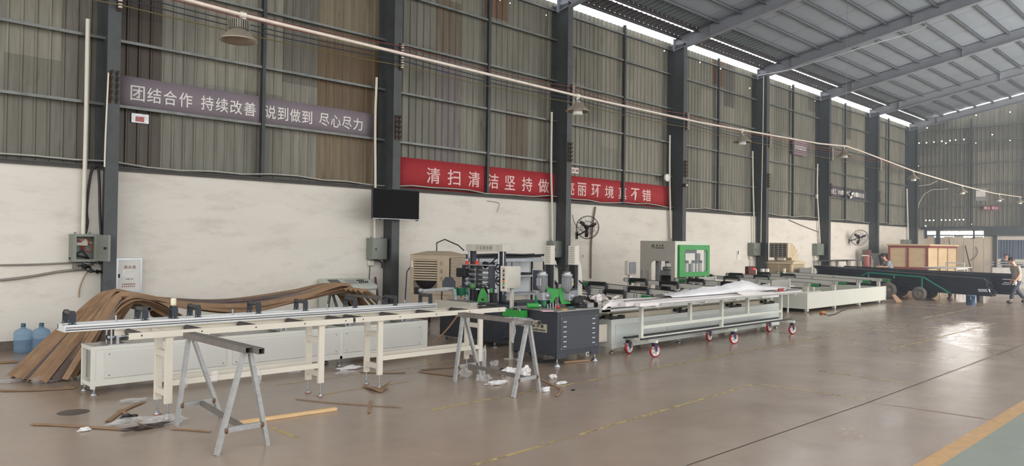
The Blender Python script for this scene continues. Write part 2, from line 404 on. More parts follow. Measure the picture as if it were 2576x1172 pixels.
for zx, zy, s_, ox, oy in [(330, 712, 5.86, 2276, 200), (1052, 526, 5.86, 2276, 200), (1538, 482, 5.86, 2276, 200), (1290, 812, 5.86, 2276, 200), (1048, 932, 5.86, 2276, 200), (1534, 894, 5.86, 2276, 200), (600, 938, 5.86, 2276, 200)] + \
        [(x_, y_, 5.86, 2276, 200) for x_, y_ in [(212, 938), (320, 932), (427, 922), (536, 911), (648, 904), (760, 890), (875, 882)]] + \
        [(x_, y_, 5.86, 2276, 400) for x_, y_ in [(184, 104), (312, 904), (365, 904), (419, 904), (528, 900), (583, 900), (638, 899), (808, 894), (865, 894), (283, 987), (980, 960), (750, 896)]]:
    q = P(ox + zx / s_, oy + zy / s_, x=XBK + .2); bhole.append((YS - q.y, q.z, .027))
# nudge the bolt holes onto the flats between ribs
bh2 = []
for r_, z_, q_ in bhole:
    k_ = math.floor(r_ / .205); f_ = min(max(r_ - k_ * .205, .063 + q_ + .006), .205 - q_ - .006); bh2.append((k_ * .205 + f_, z_, q_))
lh2 = []
clad('wall_back_cladding', (XBK + .2, YS, 0), (0, -1, 0), (-1, 0, 0), YS - Y_END, lambda r: ZB - .2, lambda r: zroof(YS - r) - .12, back_col, bh2)

# --- girts and sag posts
gm = mat('girt_steel', (122, 124, 120), .5, .5, .2, 3, dirt=(60, 52, 44), damt=.5)
GZ = [4.25, 5.42, 6.58, 7.76, 8.6]
for z in GZ:
    g = MB(); g.box(X_BEG, YS - .17, z - .028, XBK, YS - .03, z + .0); g.box(X_BEG, YS - .17, z - .05, XBK, YS - .155, z); struct(g.build('girt', gm))
    b = MB(); b.box(XBK + .03, Y_END, z - .05, XBK + .17, YS - .2, z); struct(b.build('girt', gm))
dm = mat('dark_post_steel', (62, 64, 64), .5, .3, .15, 3)
for k in range(-1, 7):
    x = colx[k + 1] + PITCH / 2 + .1
    if k >= 0: x = P((658, 1225, 1568, 1806, 1994, 2126, 2235)[k], (300, 400, 420, 430, 450, 470, 480)[k], y=YS - .18).x
    p = MB(); p.box(x, YS - .2, ZB - .0, x + .07, YS - .15, 8.86); p.box(x - .02, YS - .15, ZB, x + .09, YS - .13, 8.86); struct(p.build('post', dm))
for y in (11.6, 7.2):
    p = MB(); p.box(XBK, y - .04, ZB, XBK + .03, y + .04, zroof(y) - .4); struct(p.build('post', dm))

# --- steel columns (H section: flange forward, web recessed behind it)
cmt = mat('column_paint', (74, 77, 77), .55, .1, .12, 2.5, dirt=(52, 50, 46), dscale=4, damt=.45)
for k, x in enumerate(colx):
    c = MB(); c.box(x, CF, 0, x + CW, CF + .014, 8.75); c.box(x, YS - .05, ZB, x + CW, YS - .03, 8.75)
    c.box(x + CW / 2 - .006, CF + .014, 0, x + CW / 2 + .006, YS - .05, 8.75)
    c.box(x - .03, CF - .03, 0, x + CW + .03, YB, .02)
    struct(c.build('column', cmt))
for y in (8.6,):
    c = MB(); c.box(XBK - .3, y - .11, 3.0, XBK - .28, y + .11, zroof(y) - .4); c.box(XBK - .28, y - .008, 3.0, XBK + .1, y + .008, zroof(y) - .4); struct(c.build('column', cmt))
bb = MB(); bb.box(XBK - .34, 10.9, 2.95, XBK - .1, 14.0, 3.1); bb.box(XBK - .34, Y_END, 2.6, XBK - .1, 10.9, 3.1); struct(bb.build('beam', cmt))

# --- roof: rafters, purlins, lining, translucent eave strips
rm = mat('rafter_paint', (150, 152, 158), .5, .1, .08, 2)
for k, x in enumerate(colx):
    xc = x + CW / 2; r = MB()
    for za, zb, wd in ((-.40, -.386, .2), (-.03, -.016, .2), (-.39, -.02, .012)):
        y0, y1 = 14.4, Y_END
        r.add([(xc - wd / 2, y0, zroof(y0) + za), (xc + wd / 2, y0, zroof(y0) + za), (xc + wd / 2, y1, zroof(y1) + za), (xc - wd / 2, y1, zroof(y1) + za),
               (xc - wd / 2, y0, zroof(y0) + zb), (xc + wd / 2, y0, zroof(y0) + zb), (xc + wd / 2, y1, zroof(y1) + zb), (xc - wd / 2, y1, zroof(y1) + zb)],
              [(0, 3, 2, 1), (4, 5, 6, 7), (0, 1, 5, 4), (1, 2, 6, 5), (2, 3, 7, 6), (3, 0, 4, 7)])
    for yy in (13.0, 8.7, 4.3, 0):
        r.box(xc - .09, yy - .005, zroof(yy) - .39, xc + .09, yy + .005, zroof(yy) - .02)
    r.box(xc - .12, 14.39, zroof(14.4) - .42, xc + .12, 14.41, zroof(14.4) + .02)
    struct(r.build('rafter', rm))
py = [14.16, 13.46, 12.7] + [11.9 - .8 * i for i in range(25)]
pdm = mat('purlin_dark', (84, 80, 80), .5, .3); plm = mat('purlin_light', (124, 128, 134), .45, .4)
for i, y in enumerate(py):
    if y < Y_END: break
    z = zroof(y); p = MB(); p.box(X_BEG, y - .03, z - .015, XBK, y + .03, z + .0); p.box(X_BEG, y + .022, z - .1, XBK, y + .03, z); p.box(X_BEG, y - .03, z - .1, XBK, y + .022, z - .09)
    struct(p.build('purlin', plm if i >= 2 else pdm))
def roof_strip(name, ya, yb, m, corr=True, lift=.03, x0=X_BEG, x1=XBK + .4):
    """corrugated sheet following the slope between two runs of Y"""
    vs = []; fs = []; x = x0; k = 0
    prof = [(0, 0), (.025, .03), (.055, .03), (.08, 0), (.25, 0)] if corr else [(0, 0), (x1 - x0, 0)]
    n = int(math.ceil((x1 - x0) / .25)) if corr else 1
    for r_ in range(n):
        for a, h in prof[:-1]: vs += [(x0 + r_ * .25 + a, ya, zroof(ya) + lift + h), (x0 + r_ * .25 + a, yb, zroof(yb) + lift + h)]
    vs += [(x1, ya, zroof(ya) + lift), (x1, yb, zroof(yb) + lift)]
    for i in range(len(vs) // 2 - 1): fs.append((2 * i, 2 * i + 2, 2 * i + 3, 2 * i + 1))
    mb = MB(); mb.add(vs, fs); return struct(mb.build(name, m))
def translucent(nm='translucent_sheet', c=(.82, .86, .88, 1), lo=.25, hi=.6):
    m = bpy.data.materials.new(nm); m.use_nodes = True; nt = m.node_tree; N = nt.nodes; L = nt.links
    for n in list(N):
        if n.type == 'BSDF_PRINCIPLED': N.remove(n)
    t = N.new('ShaderNodeBsdfTranslucent'); t.inputs[0].default_value = c
    tr = N.new('ShaderNodeBsdfTransparent'); tr.inputs[0].default_value = (.9, .95, 1, 1)
    mx = N.new('ShaderNodeMixShader'); tc = N.new('ShaderNodeTexCoord'); nz = N.new('ShaderNodeTexNoise'); nz.inputs['Scale'].default_value = 3
    L.new(tc.outputs['Object'], nz.inputs['Vector']); r = N.new('ShaderNodeValToRGB'); r.color_ramp.elements[0].color = (lo, lo, lo, 1); r.color_ramp.elements[1].color = (hi, hi, hi, 1)
    L.new(nz.outputs['Fac'], r.inputs[0]); L.new(r.outputs[0], mx.inputs[0]); L.new(t.outputs[0], mx.inputs[1]); L.new(tr.outputs[0], mx.inputs[2])
    L.new(mx.outputs[0], N['Material Output'].inputs[0]); return m
TR = translucent(); RD = mat('roof_sheet_dark', (96, 94, 96), .6, .2, .1, 4)
roof_strip('roof_skylight', 14.75, 14.2, TR)
roof_strip('roof', 14.21, 13.73, RD)
roof_strip('roof_skylight', 13.74, 13.5, translucent('aged_translucent_sheet', (.36, .38, .41, 1), .0, .2))
roof_strip('roof', 13.51, 13.42, RD)
lm = mat('foil_lining', (152, 160, 168), .5, .0, .07, 1.5, stretch=(.4, 1, 1), bump=.3, bscale=3)
roof_strip('ceiling', 13.42, 12.7, mat('roof_lining_grey', (128, 136, 140), .5, .2, .06, 2))
# lining boards: seams every 2.1 m along the hall, lap over the purlins
x = X_BEG; cl = MB()
while x < 45.6:
    for i in range(2, len(py) - 1):
        ya, yb = py[i] - .01, py[i + 1] + .01
        if ya < Y_END: break
        if SKY_B < yb < SKY_A + .3: continue
        x1 = min(x + 2.08, 45.6); sag = .012
        cl.add([(x, ya, zroof(ya) + .012), (x1, ya, zroof(ya) + .012), (x1, yb, zroof(yb) + .012), (x, yb, zroof(yb) + .012), ((x + x1) / 2, (ya + yb) / 2, zroof((ya + yb) / 2) + .012 - sag)],
               [(0, 1, 4), (1, 2, 4), (2, 3, 4), (3, 0, 4)])
    x += 2.1
struct(cl.build('ceiling_lining', lm))
roof_strip('roof', 13.42, SKY_A, RD, False, .05, X_BEG, 44.6); roof_strip('roof', SKY_B, Y_END, RD, False, .05, X_BEG, 44.6); roof_strip('roof_skylight', SKY_A, SKY_B, TR, False, .05, X_BEG, 44.6)  # last strip is the added, unseen skylight that brightens the floor
# glazed bay of the roof against the far gable
roof_strip('roof_skylight', 13.42, Y_END, TR, False, .05, 45.35, XBK + .4)
roof_strip('roof', 13.42, Y_END, RD, False, .06, 44.6, 45.35)
# ================================================================ things on the long wall
PVC = mat('pvc_white', (214, 208, 192), .5, 0, .05, 4); STEELG = mat('grey_enamel', (128, 132, 122), .45, .1, .06, 4, dirt=(96, 94, 84), damt=.3)
BLK = mat('black_rubber', (30, 30, 32), .6, 0, .1, 8); RUST = mat('rusty_iron', (70, 52, 40), .75, .3, .3, 9)
CHR = mat('bright_steel', (170, 172, 174), .3, .85, .08, 9); DKS = mat('dark_grey_steel', (58, 62, 70), .5, .2, .08, 5)
CRM = mat('cream_paint', (208, 200, 184), .45, 0, .04, 3); WHT = mat('white_enamel', (224, 222, 214), .45, 0, .04, 3)
COPR = mat('red_insulation', (150, 46, 40), .5); OLIVE = mat('olive_insulation', (110, 96, 60), .6); BLUEW = mat('blue_black_insulation', (44, 48, 58), .5)
PAPER = mat('white_paper', (226, 222, 214), .8); SILV = mat('aluminium', (188, 190, 192), .35, .7, .06, 6)
def font_mesh(body, bold=0.0):
    cu = bpy.data.curves.new('t', 'FONT'); cu.body = body; cu.size = 1; cu.resolution_u = 3; cu.offset = bold; cu.extrude = .004
    t = bpy.data.objects.new('t', cu); COL.objects.link(t)
    dg = bpy.context.evaluated_depsgraph_get(); me = bpy.data.meshes.new_from_object(t.evaluated_get(dg))
    bpy.data.objects.remove(t); bpy.data.curves.remove(cu); return me
def glyphs(mb, body, x0, x1, z0, z1, y, out=(0, -1, 0), u=(1, 0, 0), thick=.003, bold=0.0, o=None):
    """lettering fitted into a rectangle of the wall plane; u runs along the text; o = origin when not the XZ plane"""
    me = font_mesh(body, .009 if bold else 0); vs = [v.co.copy() for v in me.vertices]; fs = [tuple(p.vertices) for p in me.polygons]
    bpy.data.meshes.remove(me)
    if not vs: return
    ax, bx = min(v.x for v in vs), max(v.x for v in vs); ay, by = min(v.y for v in vs), max(v.y for v in vs)
    U, O = Vector(u), Vector(out)
    pts = []
    for v in vs:
        a = x0 + (x1 - x0) * (v.x - ax) / max(1e-6, bx - ax); b = z0 + (z1 - z0) * (v.y - ay) / max(1e-6, by - ay)
        base = (Vector((a, y, b)) if o is None else Vector(o) + U * a + Vector((0, 0, b)))
        pts.append(base + O * (thick + v.z))
    mb.add(pts, fs)
ORD = ['first', 'second', 'third', 'fourth', 'fifth', 'sixth', 'seventh', 'eighth', 'ninth', 'tenth']

# --- slogans
def banner(name, label, quad_px, y, m, chars, lm, group=None, cat='banner', fold=.006):
    (ax, ay), (bx, by), (cx_, cy_), (dx, dy) = quad_px
    x0 = P(ax, ay, y=y).x; x1 = P(bx, by, y=y).x; z1 = (P(ax, ay, y=y).z + P(bx, by, y=y).z) / 2; z0 = (P(dx, dy, y=y).z + P(cx_, cy_, y=y).z) / 2
    t = thing(name, label, cat, ((x0 + x1) / 2, y, z0), group)
    b = MB(); n = max(8, int((x1 - x0) / .25)); vs = []; fs = []
    for i in range(n + 1):
        x = x0 + (x1 - x0) * i / n
        for z, q in ((z0, 0), ((z0 + z1) / 2, 1), (z1, 2)):
            vs.append((x, y + fold * math.sin(x * 5.1 + q), z))
    for i in range(n):
        for q in (0, 1): a = i * 3 + q; fs.append((a, a + 3, a + 4, a + 1))
    b.add(vs, fs, True); sh = b.build('cloth', m, t); so = sh.modifiers.new('s', 'SOLIDIFY'); so.thickness = .004
    g = MB()
    for ch, pa, pb, fa, fb in chars:
        xa = P(pa, ay, y=y).x; xb = P(pb, ay, y=y).x; glyphs(g, ch, xa, xb, z0 + (z1 - z0) * fa, z0 + (z1 - z0) * fb, y, thick=.004 + fold * 1.1 + .004, bold=(xb - xa) * .018)
    g.build('lettering', lm, t); return t
LETW = mat('lettering_white', (222, 216, 210), .7, 0, .03); LETP = mat('lettering_pink', (226, 190, 184), .7, 0, .03)
pc = []
for s_, a, b in (('团结合作', 327, 483), ('持续改善', 505, 643), ('说到做到', 666, 785), ('尽心尽力', 803, 912)):
    # characters at equal spacing on the cloth
    A, B = P(a, 250, y=14.52).x, P(b, 250, y=14.52).x; st = (B - A) / (4 - .14)
    for i, ch in enumerate(s_):
        xa, xb = A + st * i, A + st * (i + .86)
        pxa = a + (b - a) * 0; pc.append((ch, xa, xb, .22, .72))
def banner_x(name, label, quad_px, y, m, chars, lm, **k):
    """chars with x already measured on the wall"""
    t = banner(name, label, quad_px, y, m, [], lm, **k)
    for c in list(t.children):
        if c.name.startswith('lettering'): bpy.data.objects.remove(c)
    (ax, ay), (bx, by), (cx_, cy_), (dx, dy) = quad_px
    z1 = (P(ax, ay, y=y).z + P(bx, by, y=y).z) / 2; z0 = (P(dx, dy, y=y).z + P(cx_, cy_, y=y).z) / 2; g = MB()
    for ch, xa, xb, fa, fb in chars: glyphs(g, ch, xa, xb, z0 + (z1 - z0) * fa, z0 + (z1 - z0) * fb, y, thick=.014, bold=(xb - xa) * .02)
    g.build('lettering', lm, t); return t
banner_x('slogan_banner', 'long mauve slogan banner with white characters on the cladding above the fire hose cabinet', [(300, 188), (940, 287), (940, 347), (300, 265)], 14.52, mat('mauve_cloth', (130, 119, 124), .8, 0, .05, 2), pc, LETW)
rc = []
for ch, a, b in [('清', 1072, 1106), ('扫', 1125, 1157), ('清', 1177, 1206), ('洁', 1226, 1253), ('坚', 1269, 1295), ('持', 1312, 1338), ('做', 1353, 1380), ('亮', 1422, 1444), ('丽', 1452, 1474), ('环', 1487, 1510), ('境', 1521, 1543), ('真', 1555, 1576), ('不', 1586, 1608), ('错', 1615, 1637)]:
    rc.append((ch, P(a, 450, y=14.52).x, P(b, 450, y=14.52).x, .25, .76))
banner_x('slogan_banner', 'long red slogan banner with pale characters passing behind a steel column', [(1003, 397), (1685, 467), (1685, 523), (1003, 478)], 14.52, mat('red_cloth', (164, 46, 50), .8, 0, .08, 2), rc, LETP)
fc_ = []
for s_, a, b in (('流员工', 2088, 2103), ('共创一流产品', 2107, 2139), ('共创一流企业', 2142, 2173)):
    A, B = P(a, 490, y=14.52).x, P(b, 490, y=14.52).x; st = (B - A) / (len(s_) - .1)
    for i, ch in enumerate(s_): fc_.append((ch, A + st * i, A + st * (i + .86), .3, .7))
banner_x('slogan_banner', 'short dark grey slogan banner far down the hall above the second wall fan', [(2087, 468), (2180, 478), (2180, 505), (2087, 497)], 14.52, mat('grey_cloth', (88, 82, 86), .8, 0, .05, 2), fc_, LETW)
def board(name, label, x0p, y0p, x1p, y1p, y, m, cat, body=None, bodym=None, fa=.3, fb=.62, thick=.02):
    a = P(x0p, y0p, y=y); b = P(x1p, y1p, y=y); za, zb = P((x0p + x1p) / 2, y1p, y=y).z, P((x0p + x1p) / 2, y0p, y=y).z
    t = thing(name, label, cat, (a.x, y, za)); MB().cbox(a.x, y, za, b.x, y + thick, zb, .003).build('board', m, t)
    if body: g = MB(); wd = b.x - a.x; glyphs(g, body, a.x + wd * .1, b.x - wd * .1, za + (zb - za) * fa, za + (zb - za) * fb, y, thick=.003, bold=.004); g.build('lettering', bodym, t)
    return t
board('department_sign', 'mauve hanging department sign with one line of white characters on the cladding', 1995, 355, 2031, 391, 14.428, mat('mauve_board', (132, 116, 122), .6), 'sign', '压线装配组', LETW, .33, .66)
# film-wrapped notice with red centre
a = P(331, 281, y=14.582); b = P(374, 312, y=14.582)
t = thing('notice_sheet', 'small shiny film-wrapped notice with a red centre below the mauve banner', 'notice', (a.x, 14.582, b.z))
MB().box(a.x, 14.582, b.z, b.x, 14.592, a.z - .02).build('sheet', mat('crumpled_film', (206, 204, 204), .2, .2, .2, 20, bump=.8, bscale=14), t)
MB().box(a.x + .07, 14.578, b.z + (a.z - b.z) * .12, b.x - .08, 14.582, b.z + (a.z - b.z) * .62).build('red_print', mat('faded_red_print', (172, 92, 84), .4, 0, .3, 18), t)
a = P(1438, 421, y=14.582); b = P(1456, 437, y=14.582); t = thing('notice_sheet', 'small white notice with red characters above the red banner', 'notice', (a.x, 14.582, b.z))
MB().box(a.x, 14.582, b.z, b.x, 14.592, a.z).build('sheet', PAPER, t)
g = MB(); glyphs(g, '区', a.x + .02, (a.x + b.x) / 2 - .01, b.z + .04, a.z - .04, 14.582, bold=.006); glyphs(g, '域', (a.x + b.x) / 2 + .01, b.x - .02, b.z + .04, a.z - .04, 14.582, bold=.006); g.build('lettering', COPR, t)
a = P(1855, 632, y=14.43); b = P(1863, 652, y=14.43); t = thing('paper_sheet', 'sheet of white paper taped to the white wall left of a closed electrical box', 'paper', (a.x, 14.43, b.z))
MB().box(a.x, 14.435, b.z, b.x, 14.44, a.z).build('sheet', PAPER, t); MB().box(a.x + .05, 14.43, a.z - .12, a.x + .1, 14.436, a.z + .02).build('tape', BLK, t)
# far gable notices
for lab, px_, py_, wd, ht, m_ in [('pale notice board on the far gable beside the string of lamps', 2467, 489, 13, 20, PAPER)]:
    q = P(px_, py_, x=XBK + .16); s_ = .019
    t = thing('notice_board', lab, 'notice', (XBK + .16, q.y, q.z - .3)); MB().box(XBK + .155, q.y - .25, q.z - .35, XBK + .172, q.y + .25, q.z + .35).build('board', mat('notice_grey', (150, 148, 146), .6), t)
    MB().box(XBK + .15, q.y - .22, q.z - .12, XBK + .155, q.y + .22, q.z + .2).build('sheet', PAPER, t)
for px_, lab in ((2484, 'left one of two small red warning signs on the far gable'), (2503, 'right one of two small red warning signs on the far gable')):
    q = P(px_, 523, x=XBK + .0); t = thing('warning_sign', lab, 'sign', (XBK - .01, q.y, q.z)); MB().box(XBK - .02, q.y - .2, q.z - .12, XBK, q.y + .2, q.z + .12).build('plate', mat('red_plate', (150, 84, 92), .6), t)
    g = MB(); glyphs(g, '禁止', -.15, .15, -.07, .07, 0, out=(-1, 0, 0), u=(0, -1, 0), thick=.003, bold=.005, o=(XBK - .02, q.y, q.z)); g.build('lettering', LETW, t)

# --- white conduits beside the columns
for k, (lab, pts, r) in enumerate([
    ('white plastic conduit rising from the open electrical box', [(221, 48), (217, 300), (209, 590)], .036),
    ('white plastic conduit running down behind the television', [(948, 195), (943, 300), (945, 475), (942, 600)], .03),
    ('white plastic conduit in front of the right part of the red banner', [(1388, 282), (1386, 420), (1389, 520), (1390, 610)], .03),
    ('white plastic conduit at the right end of the red banner', [(1685, 340), (1684, 440), (1686, 530), (1689, 600)], .03),
    ('white plastic conduit between the two duct coolers and the far fan', [(1893, 380), (1894, 470), (1897, 560), (1897, 615)], .03),
    ('white plastic conduit with a junction box near the department sign', [(2057, 412), (2055, 480), (2060, 560), (2063, 612)], .03),
    ('white plastic conduit on the last column before the far gable', [(2281, 474), (2284, 570), (2285, 605)], .04)]):
    pp = [P(x, y, y=14.34) for x, y in pts]
    sm = []
    for i in range(len(pp) - 1):
        for j in range(5): sm.append(pp[i].lerp(pp[i + 1], j / 5))
    sm.append(pp[-1]); n = len(sm)
    xs = [(sm[max(i - 2, 0)].x + sm[max(i - 1, 0)].x + sm[i].x + sm[min(i + 1, n - 1)].x + sm[min(i + 2, n - 1)].x) / 5 for i in range(n)]
    for q, xx in zip(sm, xs): q.x = xx
    o = MB().tube(sm, r, 10).build('conduit', PVC); tag(o, lab, 'pipe', 'white conduits beside the columns')
    if k == 5:
        q = P(2056, 494, y=14.3); MB().cbox(q.x - .06, 14.28, q.z - .1, q.x + .06, 14.36, q.z + .1, .01).build('junction_box', PVC, o)

# --- electrical boxes
def lockbox(t, x0, x1, z0, z1, yf, dep):
    b = MB(); b.cbox(x0, yf, z0, x1, yf + dep, z1, .006); b.build('body', STEELG, t)
    d = MB(); d.cbox(x0 + .012, yf - .012, z0 + .012, x1 - .008, yf, z1 - .012, .004); dd = d.build('door', STEELG, t)
    k = MB(); k.cyl((x0 + (x1 - x0) * .22, yf - .012, (z0 + z1) / 2), (x0 + (x1 - x0) * .22, yf - .022, (z0 + z1) / 2), .014); k.box(x0 + (x1 - x0) * .22 - .006, yf - .026, (z0 + z1) / 2 - .04, x0 + (x1 - x0) * .22 + .006, yf - .016, (z0 + z1) / 2 + .02); k.build('lock', BLK, dd)
    for xx in (x0 + .04, x1 - .08):
        MB().box(xx, yf + dep * .5, z1, xx + .035, yf + dep * .5 + .02, z1 + .03).cyl((xx + .017, yf + dep * .5 - .004, z1 + .02), (xx + .017, yf + dep * .5 + .024, z1 + .02), .014, 10).build('lug', STEELG, t)
def ebox(lab, l, m_, r, top, bot, cable=True, yf=14.2):
    a = P(m_, top, y=yf); b = P(r, bot, y=yf); x0, x1 = a.x, b.x; z1 = P((m_ + r) / 2, top, y=yf).z; z0 = P((m_ + r) / 2, bot, y=yf).z
    t = thing('electrical_box', lab, 'electrical box', (x0, yf, z0), 'closed electrical boxes beside the columns'); lockbox(t, x0, x1, z0, z1, yf, YB - .006 - yf)
    if cable:
        xm = x0 + .2 * (x1 - x0); MB().cbox(xm - .05, 14.36, z0 - .14, xm + .09, YB - .006, z0 - .02, .01).build('junction_box', PVC, t)
        MB().tube([(xm, 14.4, z0 - .1), (xm, 14.42, z0 - .4), (xm + .01, 14.43, max(.05, z0 - .8))], .008, 6).build('cable', BLK, t)
        MB().tube([(x0 + .25 * (x1 - x0), 14.3, z0), (x0 + .6 * (x1 - x0), 14.28, z0 - .03), (x1 - .06, 14.32, z0 - .08), (x1 - .03, 14.35, z0 - .2)], .015, 8).build('cable', BLK, t)
ebox('closed grey electrical box under the television', 925, 937, 974, 599, 653)
ebox('closed grey electrical box behind the twin drill columns of the dark machine', 1378, 1391, 1414, 606, 648)
ebox('closed grey electrical box on the column left of the far duct cooler', 1890, 1896, 1913, 611, 643)
ebox('closed grey electrical box on the column right of the far duct cooler', 2052, 2057, 2073, 613, 642)
ebox('closed grey electrical box low on the last column before the far gable', 2270, 2277, 2292, 603, 622)
# the open one
yf = 14.18; x0, x1 = P(184, 620, y=yf).x, P(245, 620, y=yf).x; z1, z0 = P(212, 589, y=yf).z, P(212, 658, y=yf).z
t = thing('electrical_box', 'open grey electrical box with its door ajar above tangled cables on the left', 'electrical box', (x0, yf, z0))
b = MB(); b.box(x0, 14.4, z0, x1, YB, z1)
for q in ((x0, yf, z0, x0 + .03, 14.4, z1), (x1 - .03, yf, z0, x1, 14.4, z1), (x0 + .03, yf, z0, x1 - .03, 14.4, z0 + .03), (x0 + .03, yf, z1 - .03, x1 - .03, 14.4, z1)): b.box(*q)
for q in ((x0, yf - .004, z0, x0 + .05, yf, z1), (x1 - .05, yf - .004, z0, x1, yf, z1), (x0 + .05, yf - .004, z0, x1 - .05, yf, z0 + .04), (x0 + .05, yf - .004, z1 - .04, x1 - .05, yf, z1)): b.box(*q)
b.build('body', STEELG, t)
dr = MB(); dr.bar((x1 + .002, yf - .01, (z0 + z1) / 2), (x1 + .075, yf - .43, (z0 + z1) / 2), .018, z1 - z0 - .02); dr.bar((x1 + .07, yf - .43, (z0 + z1) / 2), (x1 + .05, yf - .425, (z0 + z1) / 2), .014, z1 - z0 - .03)
dd = dr.build('door', STEELG, t); MB().cyl((x1 + .03, yf - .33, (z0 + z1) / 2), (x1 + .01, yf - .335, (z0 + z1) / 2), .02).build('lock', BLK, dd)
for xx in (x0 + .04, x1 - .1): MB().box(xx, 14.3, z1, xx + .035, 14.33, z1 + .035).build('lug', STEELG, t)
xm = (x0 + x1) / 2
MB().cbox(xm - .1, 14.34, z0 + .27, xm + .08, 14.4, z0 + .39, .006).box(xm - .18, 14.38, z0 + .31, xm + .16, 14.4, z0 + .335).build('terminal_block', PVC, t)
for i in range(4): MB().tube([(xm - .17 + .025 * i, 14.36, z1 - .05), (xm - .1 + .025 * i, 14.33, z1 - .14), (xm - .07 + .03 * i, 14.34, z0 + .38)], .008, 6).build('wire', COPR, t)
MB().tube([(xm + .04, 14.35, z1 - .05), (xm + .09, 14.33, z0 + .34), (xm + .15, 14.33, z0 + .24), (xm + .12, 14.34, z0 + .17), (xm + .03, 14.35, z0 + .19)], .009, 6).build('wire', mat('orange_insulation', (190, 84, 56), .5), t)
for i in range(3): MB().tube([(xm - .03 + .03 * i, 14.34, z0 + .27), (xm - .02 + .02 * i, 14.33, z0 + .2)], .009, 6).build('wire', COPR, t)
for d in (-.2, .1): MB().tube([(xm, 14.34, z0 + .19), (xm + d * .5, 14.33, z0 + .12), (xm + d, 14.35, z0 + .05)], .014, 6).build('cable', BLUEW, t)
MB().tube([(xm - .2, 14.35, z0 + .05), (xm - .08, 14.3, z0 + .1), (xm + .05, 14.32, z0 + .07), (xm + .1, 14.35, z0 + .04)], .018, 6).build('cable', BLK, t)
# cables around it
def hang(name, lab, pts, r, m, y=14.38, cat='cable', group=None, n=8):
    pp = [P(a, b, y=y) for a, b in pts]; sm = []
    for i in range(len(pp) - 1):
        p0, p1, p2, p3 = pp[max(i - 1, 0)], pp[i], pp[i + 1], pp[min(i + 2, len(pp) - 1)]
        for j in range(6):
            s_ = j / 6; sm.append(.5 * ((2 * p1) + (p2 - p0) * s_ + (2 * p0 - 5 * p1 + 4 * p2 - p3) * s_ ** 2 + (3 * p1 - p0 - 3 * p2 + p3) * s_ ** 3))
    sm.append(pp[-1]); return tag(MB().tube(sm, r, n).build(name, m), lab, cat, group)
hang('cable', 'thick black cable looping from the wall top into the open electrical box', [(246, 418), (236, 421), (229, 435), (222, 480), (218, 530), (220, 560), (215, 588)], .022, mat('black_brown_sheath', (52, 44, 46), .55))
hang('cable', 'grey and black cable pair hanging beside the left column', [(247, 419), (250, 470), (251, 530), (254, 590)], .022, mat('dark_sheath', (66, 58, 60), .55), 14.42)
hang('pipe', 'upper thin grey pipe running left along the wall from the open electrical box', [(0, 667), (90, 665), (180, 661)], .016, mat('grey_pipe', (132, 126, 116), .5), 14.40, 'pipe')
hang('pipe', 'lower grey pipe running left along the wall from the tangled cables', [(0, 705), (80, 695), (150, 683), (215, 677)], .022, mat('grey_pipe', (132, 126, 116), .5), 14.40, 'pipe')
hang('cable', 'thin tan cable hanging from the tangled cables to the cardboard', [(221, 682), (210, 700), (201, 725), (199, 748)], .009, mat('tan_cable', (150, 122, 84), .6), 14.41)
hang('cable', 'thin white cable running down the face of the left column', [(273, 183), (266, 330), (263, 420)], .014, PVC, 13.95)
t = thing('cable_tangle', 'sooty tangle of cut cables and a terminal box under the open electrical box', 'cables', (P(215, 672, y=14.4).x, 14.4, P(215, 690, y=14.4).z))
q0 = P(188, 670, y=14.38); MB().cbox(q0.x - .02, 14.34, q0.z - .06, q0.x + .1, YB, q0.z + .07, .01).build('terminal_box', mat('grey_plastic', (120, 116, 108), .6), t)
r5 = random.Random(5)
for i in range(9):
    xa = P(195, 672, y=14.38).x; xx = xa + r5.uniform(0, .35); zz = q0.z + r5.uniform(-.08, .05)
    MB().tube([(xx, 14.42, zz + .05), (xx + r5.uniform(-.05, .1), 14.32, zz), (xx + r5.uniform(.05, .2), 14.3, zz + r5.uniform(-.08, .04)), (xx + r5.uniform(.1, .3), 14.4, zz - .02)], .012, 6).build('cable', BLK if i % 3 else CHR, t)
# pipes and cables lying along the wall top
for lab, z, y, r, m_ in [('pale cable pipe lying along the top of the brick wall', ZB + .13, 14.43, .016, mat('pale_pipe', (176, 172, 160), .5)), ('dark cable lying along the top of the brick wall', ZB + .1, 14.40, .012, BLK)]:
    pts = []
    for i in range(90): x = X_BEG + i * .6; pts.append((x, y + .01 * math.sin(i * 1.7), z + .03 * math.sin(i * .9) + .02 * math.sin(i * 2.3)))
    tag(MB().tube(pts, r, 6).build('cable', m_), lab, 'cable')

# --- fire hose cabinet
yf = 14.27; x0, x1 = P(291, 690, y=yf).x, P(356, 690, y=yf).x; z1, z0 = P(324, 649, y=yf).z, P(324, 735, y=yf).z; W_ = x1 - x0; H_ = z1 - z0
t = thing('fire_hose_cabinet', 'white fire hose cabinet with an aluminium frame on the wall beside the left column', 'fire cabinet', (x0, yf, z0))
MB().box(x0, yf, z0, x1, YB, z1).build('body', mat('grey_case', (160, 158, 152), .5), t)
dd = MB().box(x0 + .03, yf - .016, z0 + .03, x1 - .03, yf, z1 - .03).build('door', mat('cabinet_white', (214, 210, 202), .4, 0, .03, 3), t)
fr = MB(); fr.frame(x0, z0, x1, z1, yf - .024, yf, x0 + .035, z0 + .035, x1 - .035, z1 - .035); fr.build('door_frame', SILV, t)
RTX = mat('faded_red_ink', (150, 92, 80), .7)
g = MB()
for i, ch in enumerate('消火栓'): glyphs(g, ch, x0 + W_ * (.30 + .165 * i), x0 + W_ * (.43 + .165 * i), z1 - H_ * .31, z1 - H_ * .215, yf - .016)
